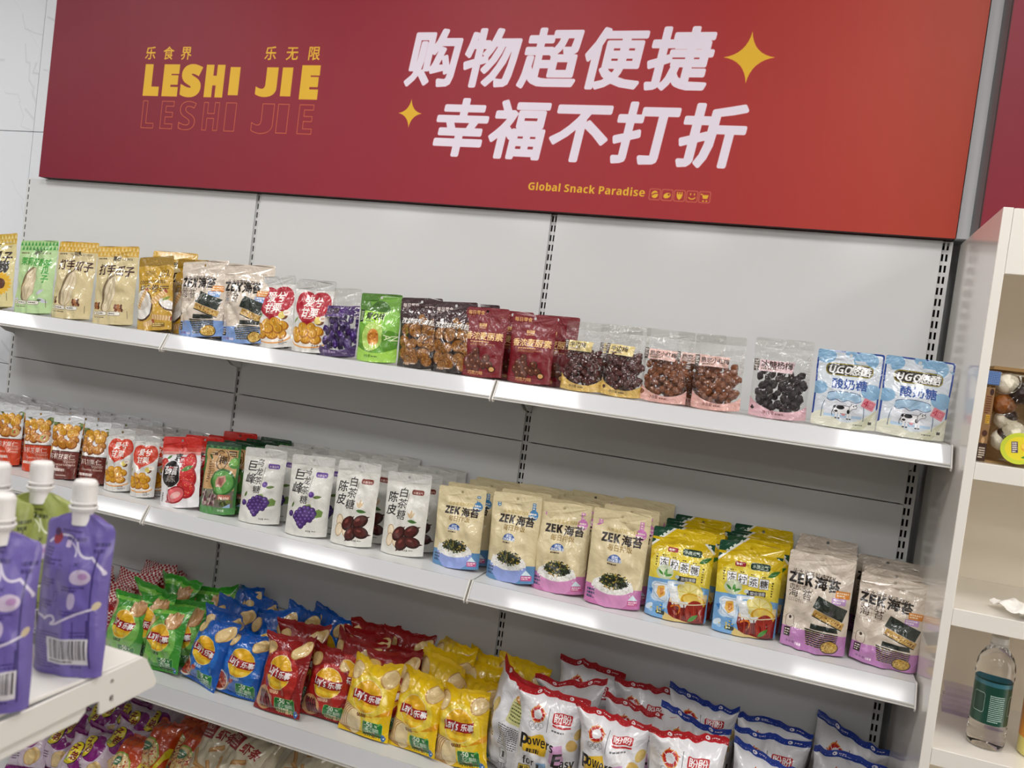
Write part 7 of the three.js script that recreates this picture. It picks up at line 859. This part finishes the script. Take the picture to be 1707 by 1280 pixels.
// ------------------------------------------------------------------ near shelf at the left with spout pouches
{
  const y = 1.2492, xe = 1.9053, o = new THREE.Group(), L = 4.0;
  part(o, 'deck', merge([rbox(L, .004, .42, .0012, xe - .004 - L / 2, y - .002, 1.388 + .21), rbox(L, .03, .003, .001, xe - .004 - L / 2, y - .016, 1.3895)]), M.cap);
  const flange = [[1.80, -.0065], [1.543, -.0062], [1.3894, .0], [1.383, -.0045], [1.3668, -.0305], [1.3668, -.0345], [1.369, -.0375], [1.4345, -.0408], [1.4385, -.0398], [1.4398, -.027], [1.4490, -.0262], [1.4535, -.0265], [1.54, -.0305], [1.80, -.0355]];
  part(o, 'end_plate', extrudeX(flange.map(([z, q]) => [z, q]), xe - .003, xe, [circlePts(1.427, -.0119, .0032), [[1.4285, -.031], [1.4285, -.0265], [1.4262, -.0245], [1.4225, -.0255], [1.4215, -.033], [1.426, -.0335]]], .0008).translate(0, y, 0), M.cap);
  part(o, 'bracket', extrudeX([[1.80, -.034], [1.54, -.029], [1.4505, -.0255], [1.4512, -.0331], [1.4585, -.0398], [1.54, -.0421], [1.80, -.049]], xe - .0065, xe - .0035, [], .0008).translate(0, y, 0), M.cap);
  part(o, 'label_holder', merge([extrudeX([[1.387, -.001], [1.3880, -.001], [1.3865, .010], [1.3855, .010]], xe - L, xe - .006), extrudeX([[1.3862, -.030], [1.3870, -.030], [1.3872, -.001], [1.3862, -.001]], xe - L, xe - .006)]).translate(0, y, 0), M.clear);
  part(o, 'strip_rail', extrudeX([[1.3872, -.006], [1.3893, -.0045], [1.3893, -.002], [1.3872, -.002]], xe - L, xe - .006).translate(0, y, 0), std({ color: 0x8e9092, roughness: .35, metalness: .4, name: 'grey rail' }));
  part(o, 'rear_post', merge([rbox(.03, 2.1, .03, .002, xe - .03, 1.05, 1.848), rbox(.03, 2.1, .03, .002, xe - L + .02, 1.05, 1.848)]), M.cap);
  part(o, 'back_panel', rbox(L - .04, 2.0, .012, .002, xe - .004 - L / 2, 1.1, 1.826), M.panel);  // unseen panel, added and made tall to shade the lower shelves
  part(o, 'foot', rbox(L, .1, .44, .004, xe - .004 - L / 2, .05, 1.61), M.cap);
  top(o, 'near_shelf', 'white steel shelf end with bracket in the near left corner', 'shelf');
  // pouches standing on it with their backs to us
  const pouchTex = (base, ink, extra) => print(.066, .15, (g, H) => {
    R(g, 0, 0, 300, H, base); tiny(g, 90, 70, 90, 2, ink, 10, 16); tiny(g, 30, 190, 90, 2, ink, 8, 14); curve(g, [[40, 130], [90, 70], [170, 110], [190, 190], [240, 170], [290, 220], [290, 240]], extra, 9); E(g, 74, 110, 20, 24, '#8f2a3c'); E(g, 66, 86, 14, 16, '#4a2a5a'); E(g, 212, 250, 40, 32, '#cdbfd8'); E(g, 222, 246, 18, 14, '#b890c0'); rrect(g, 108, 230, 16, 40, 4, null, ink); rrect(g, 104, 320, 16, 40, 4, null, ink); E(g, 186, 350, 18, 34, '#c8bcdc'); curve(g, [[150, 120], [180, 140], [176, 168]], extra, 6); rrect(g, 120, 110, 24, 30, 6, '#d8c8e4'); tiny(g, 240, 110, 54, 2, ink, 16, 26); tiny(g, 40, 270, 60, 3, ink, 8, 13); tiny(g, 40, 360, 60, 3, ink, 8, 13); tiny(g, 30, 150, 40, 8, ink, 6, 12); tiny(g, 140, 290, 90, 2, ink, 8, 13); tiny(g, 140, 392, 110, 2, ink, 7, 12); curve(g, [[196, 440], [206, 560], [198, 640]], ink, 4); curve(g, [[262, 150], [250, 320], [262, 640]], ink, 6); T(g, '×', 176, 214, 40, ink); curve(g, [[112, 214], [116, 200], [128, 214]], ink, 4); tiny(g, 120, 96, 120, 1, ink, 16);
    curve(g, [[10, 440], [40, 420], [70, 440], [110, 400], [120, 440], [80, 470], [130, 450], [200, 400], [280, 380]], extra, 9); E(g, 276, 372, 12, 18, '#cfc0a0', .4); tiny(g, 30, 490, 120, 13, ink, 7, 13); tiny(g, 190, 480, 60, 12, ink, 7, 14); R(g, 246, 430, 7, 190, ink);
    R(g, 92, H - 172, 164, 116, '#dedce2'); for (let i = 0, x = 104; x < 244; i++) { const b = [3, 5, 2, 7, 4][i % 5]; R(g, x, H - 166, b, 88, '#3c3a42'); x += b + [3, 5, 4, 2][i % 4]; } tiny(g, 100, H - 72, 140, 1, '#3c3a42', 9);
  }, 1.7);
  const pouchGeo = (seed) => {
    const w = .066, h = .15, P3 = (side) => (s, t) => {
      const e = Math.pow(Math.max(0, 1 - Math.abs(s) ** 2.6), .62), g = .55 + .45 * sstep(t, 0, .25), tp = 1 - sstep(t, .62, 1) * .82, half = w / 2 * (1 - .05 * sstep(t, .15, .5) + .03 * sstep(t, .6, .85));
      const sh = t > .9 ? 1 - .34 * ((t - .9) / .1) ** 1.6 : 1;
      return [s * half * sh, t * h - .006 * s * s * sstep(t, .93, 1), side * (.019 * g * tp * e) + e * (.003 * N(s * 2 + seed, t * 5, side * seed) + .0018 * N(s * 5, t * 11 + seed, 3)) + .002 * (1 - e) * N(t * 5, seed, 2)];
    };
    const F = P3(1), B = P3(-1); const join = (t) => (s, k) => { const a = F(s, t), b = B(s, t); return a.map((q, i) => q + (b[i] - q) * k); };
    return merge([gridGeo(22, 40, F, (s, t) => [(s + 1) / 2, t]), gridGeo(22, 40, B, (s, t) => [(1 - s) / 2, t], true), gridGeo(22, 2, join(0), (s) => [(s + 1) / 2, .02], true), gridGeo(22, 2, join(1), (s) => [(s + 1) / 2, .98])]);
  };
  const capGeo = (() => { const list = [lathe([[.0001, .031], [.0084, .031], [.0094, .0298], [.0098, .028], [.0105, .0125], [.0105, .0115], [.0095, .0115]], 36), new THREE.TorusGeometry(.0104, .0012, 8, 36).rotateX(Math.PI / 2).translate(0, .0105, 0)]; for (let i = 0; i < 30; i++) { const a = i / 30 * 6.2832; list.push(box(.0009, .015, .0009).rotateY(-a).translate(Math.cos(a) * .01, .0205, Math.sin(a) * .01)); } return merge(list); })();
  const spoutGeo = merge([lathe([[.0088, -.010], [.0088, .002], [.0112, .003], [.0112, .0045], [.0088, .0055], [.0088, .0105]], 32), new THREE.TorusGeometry(.0112, .0014, 8, 36).rotateX(Math.PI / 2).translate(0, .006, 0)]);
  const purple = phy({ map: pouchTex('#7062ae', '#3a3070', '#dcd6ea'), roughness: .35, clearcoat: .35, clearcoatRoughness: .2, bumpMap: bumpSoft, bumpScale: .0008, name: 'purple pouch print' });
  const green = phy({ map: pouchTex('#97a250', '#3a4420', '#e6ecc8'), roughness: .35, clearcoat: .35, clearcoatRoughness: .2, bumpMap: bumpSoft, bumpScale: .0008, name: 'green pouch print' });
  const put = (mat, seed, x, z, yaw, name, label, group) => { const q = new THREE.Group(); part(q, 'body', pouchGeo(seed), mat); part(q, 'spout', spoutGeo, M.capWhite).position.y = .149; part(q, 'cap', capGeo, M.capWhite).position.y = .149; q.position.set(x, y + .0005, z); q.rotation.y = yaw; q.rotation.z = .01; top(q, name, label, 'drink pouch', group); };
  const gr = 'spout pouches on the near shelf';
  put(purple, 2.2, 1.8785, 1.4545, .28, 'spout_pouch', 'purple spout pouch with barcode in front on the near shelf', gr);
  put(purple, 5.1, 1.887, 1.545, .75, 'spout_pouch', 'purple spout pouch cut by the left edge of the photo', gr);
  put(green, 7.3, 1.7905, 1.4245, .6, 'spout_pouch', 'yellow green spout pouch directly behind the purple barcode one', gr);
  put(green, 9.4, 1.779, 1.462, .9, 'spout_pouch', 'yellow green spout pouch behind the left purple one', gr);
}
camera.updateProjectionMatrix();
renderer.render(scene, camera);
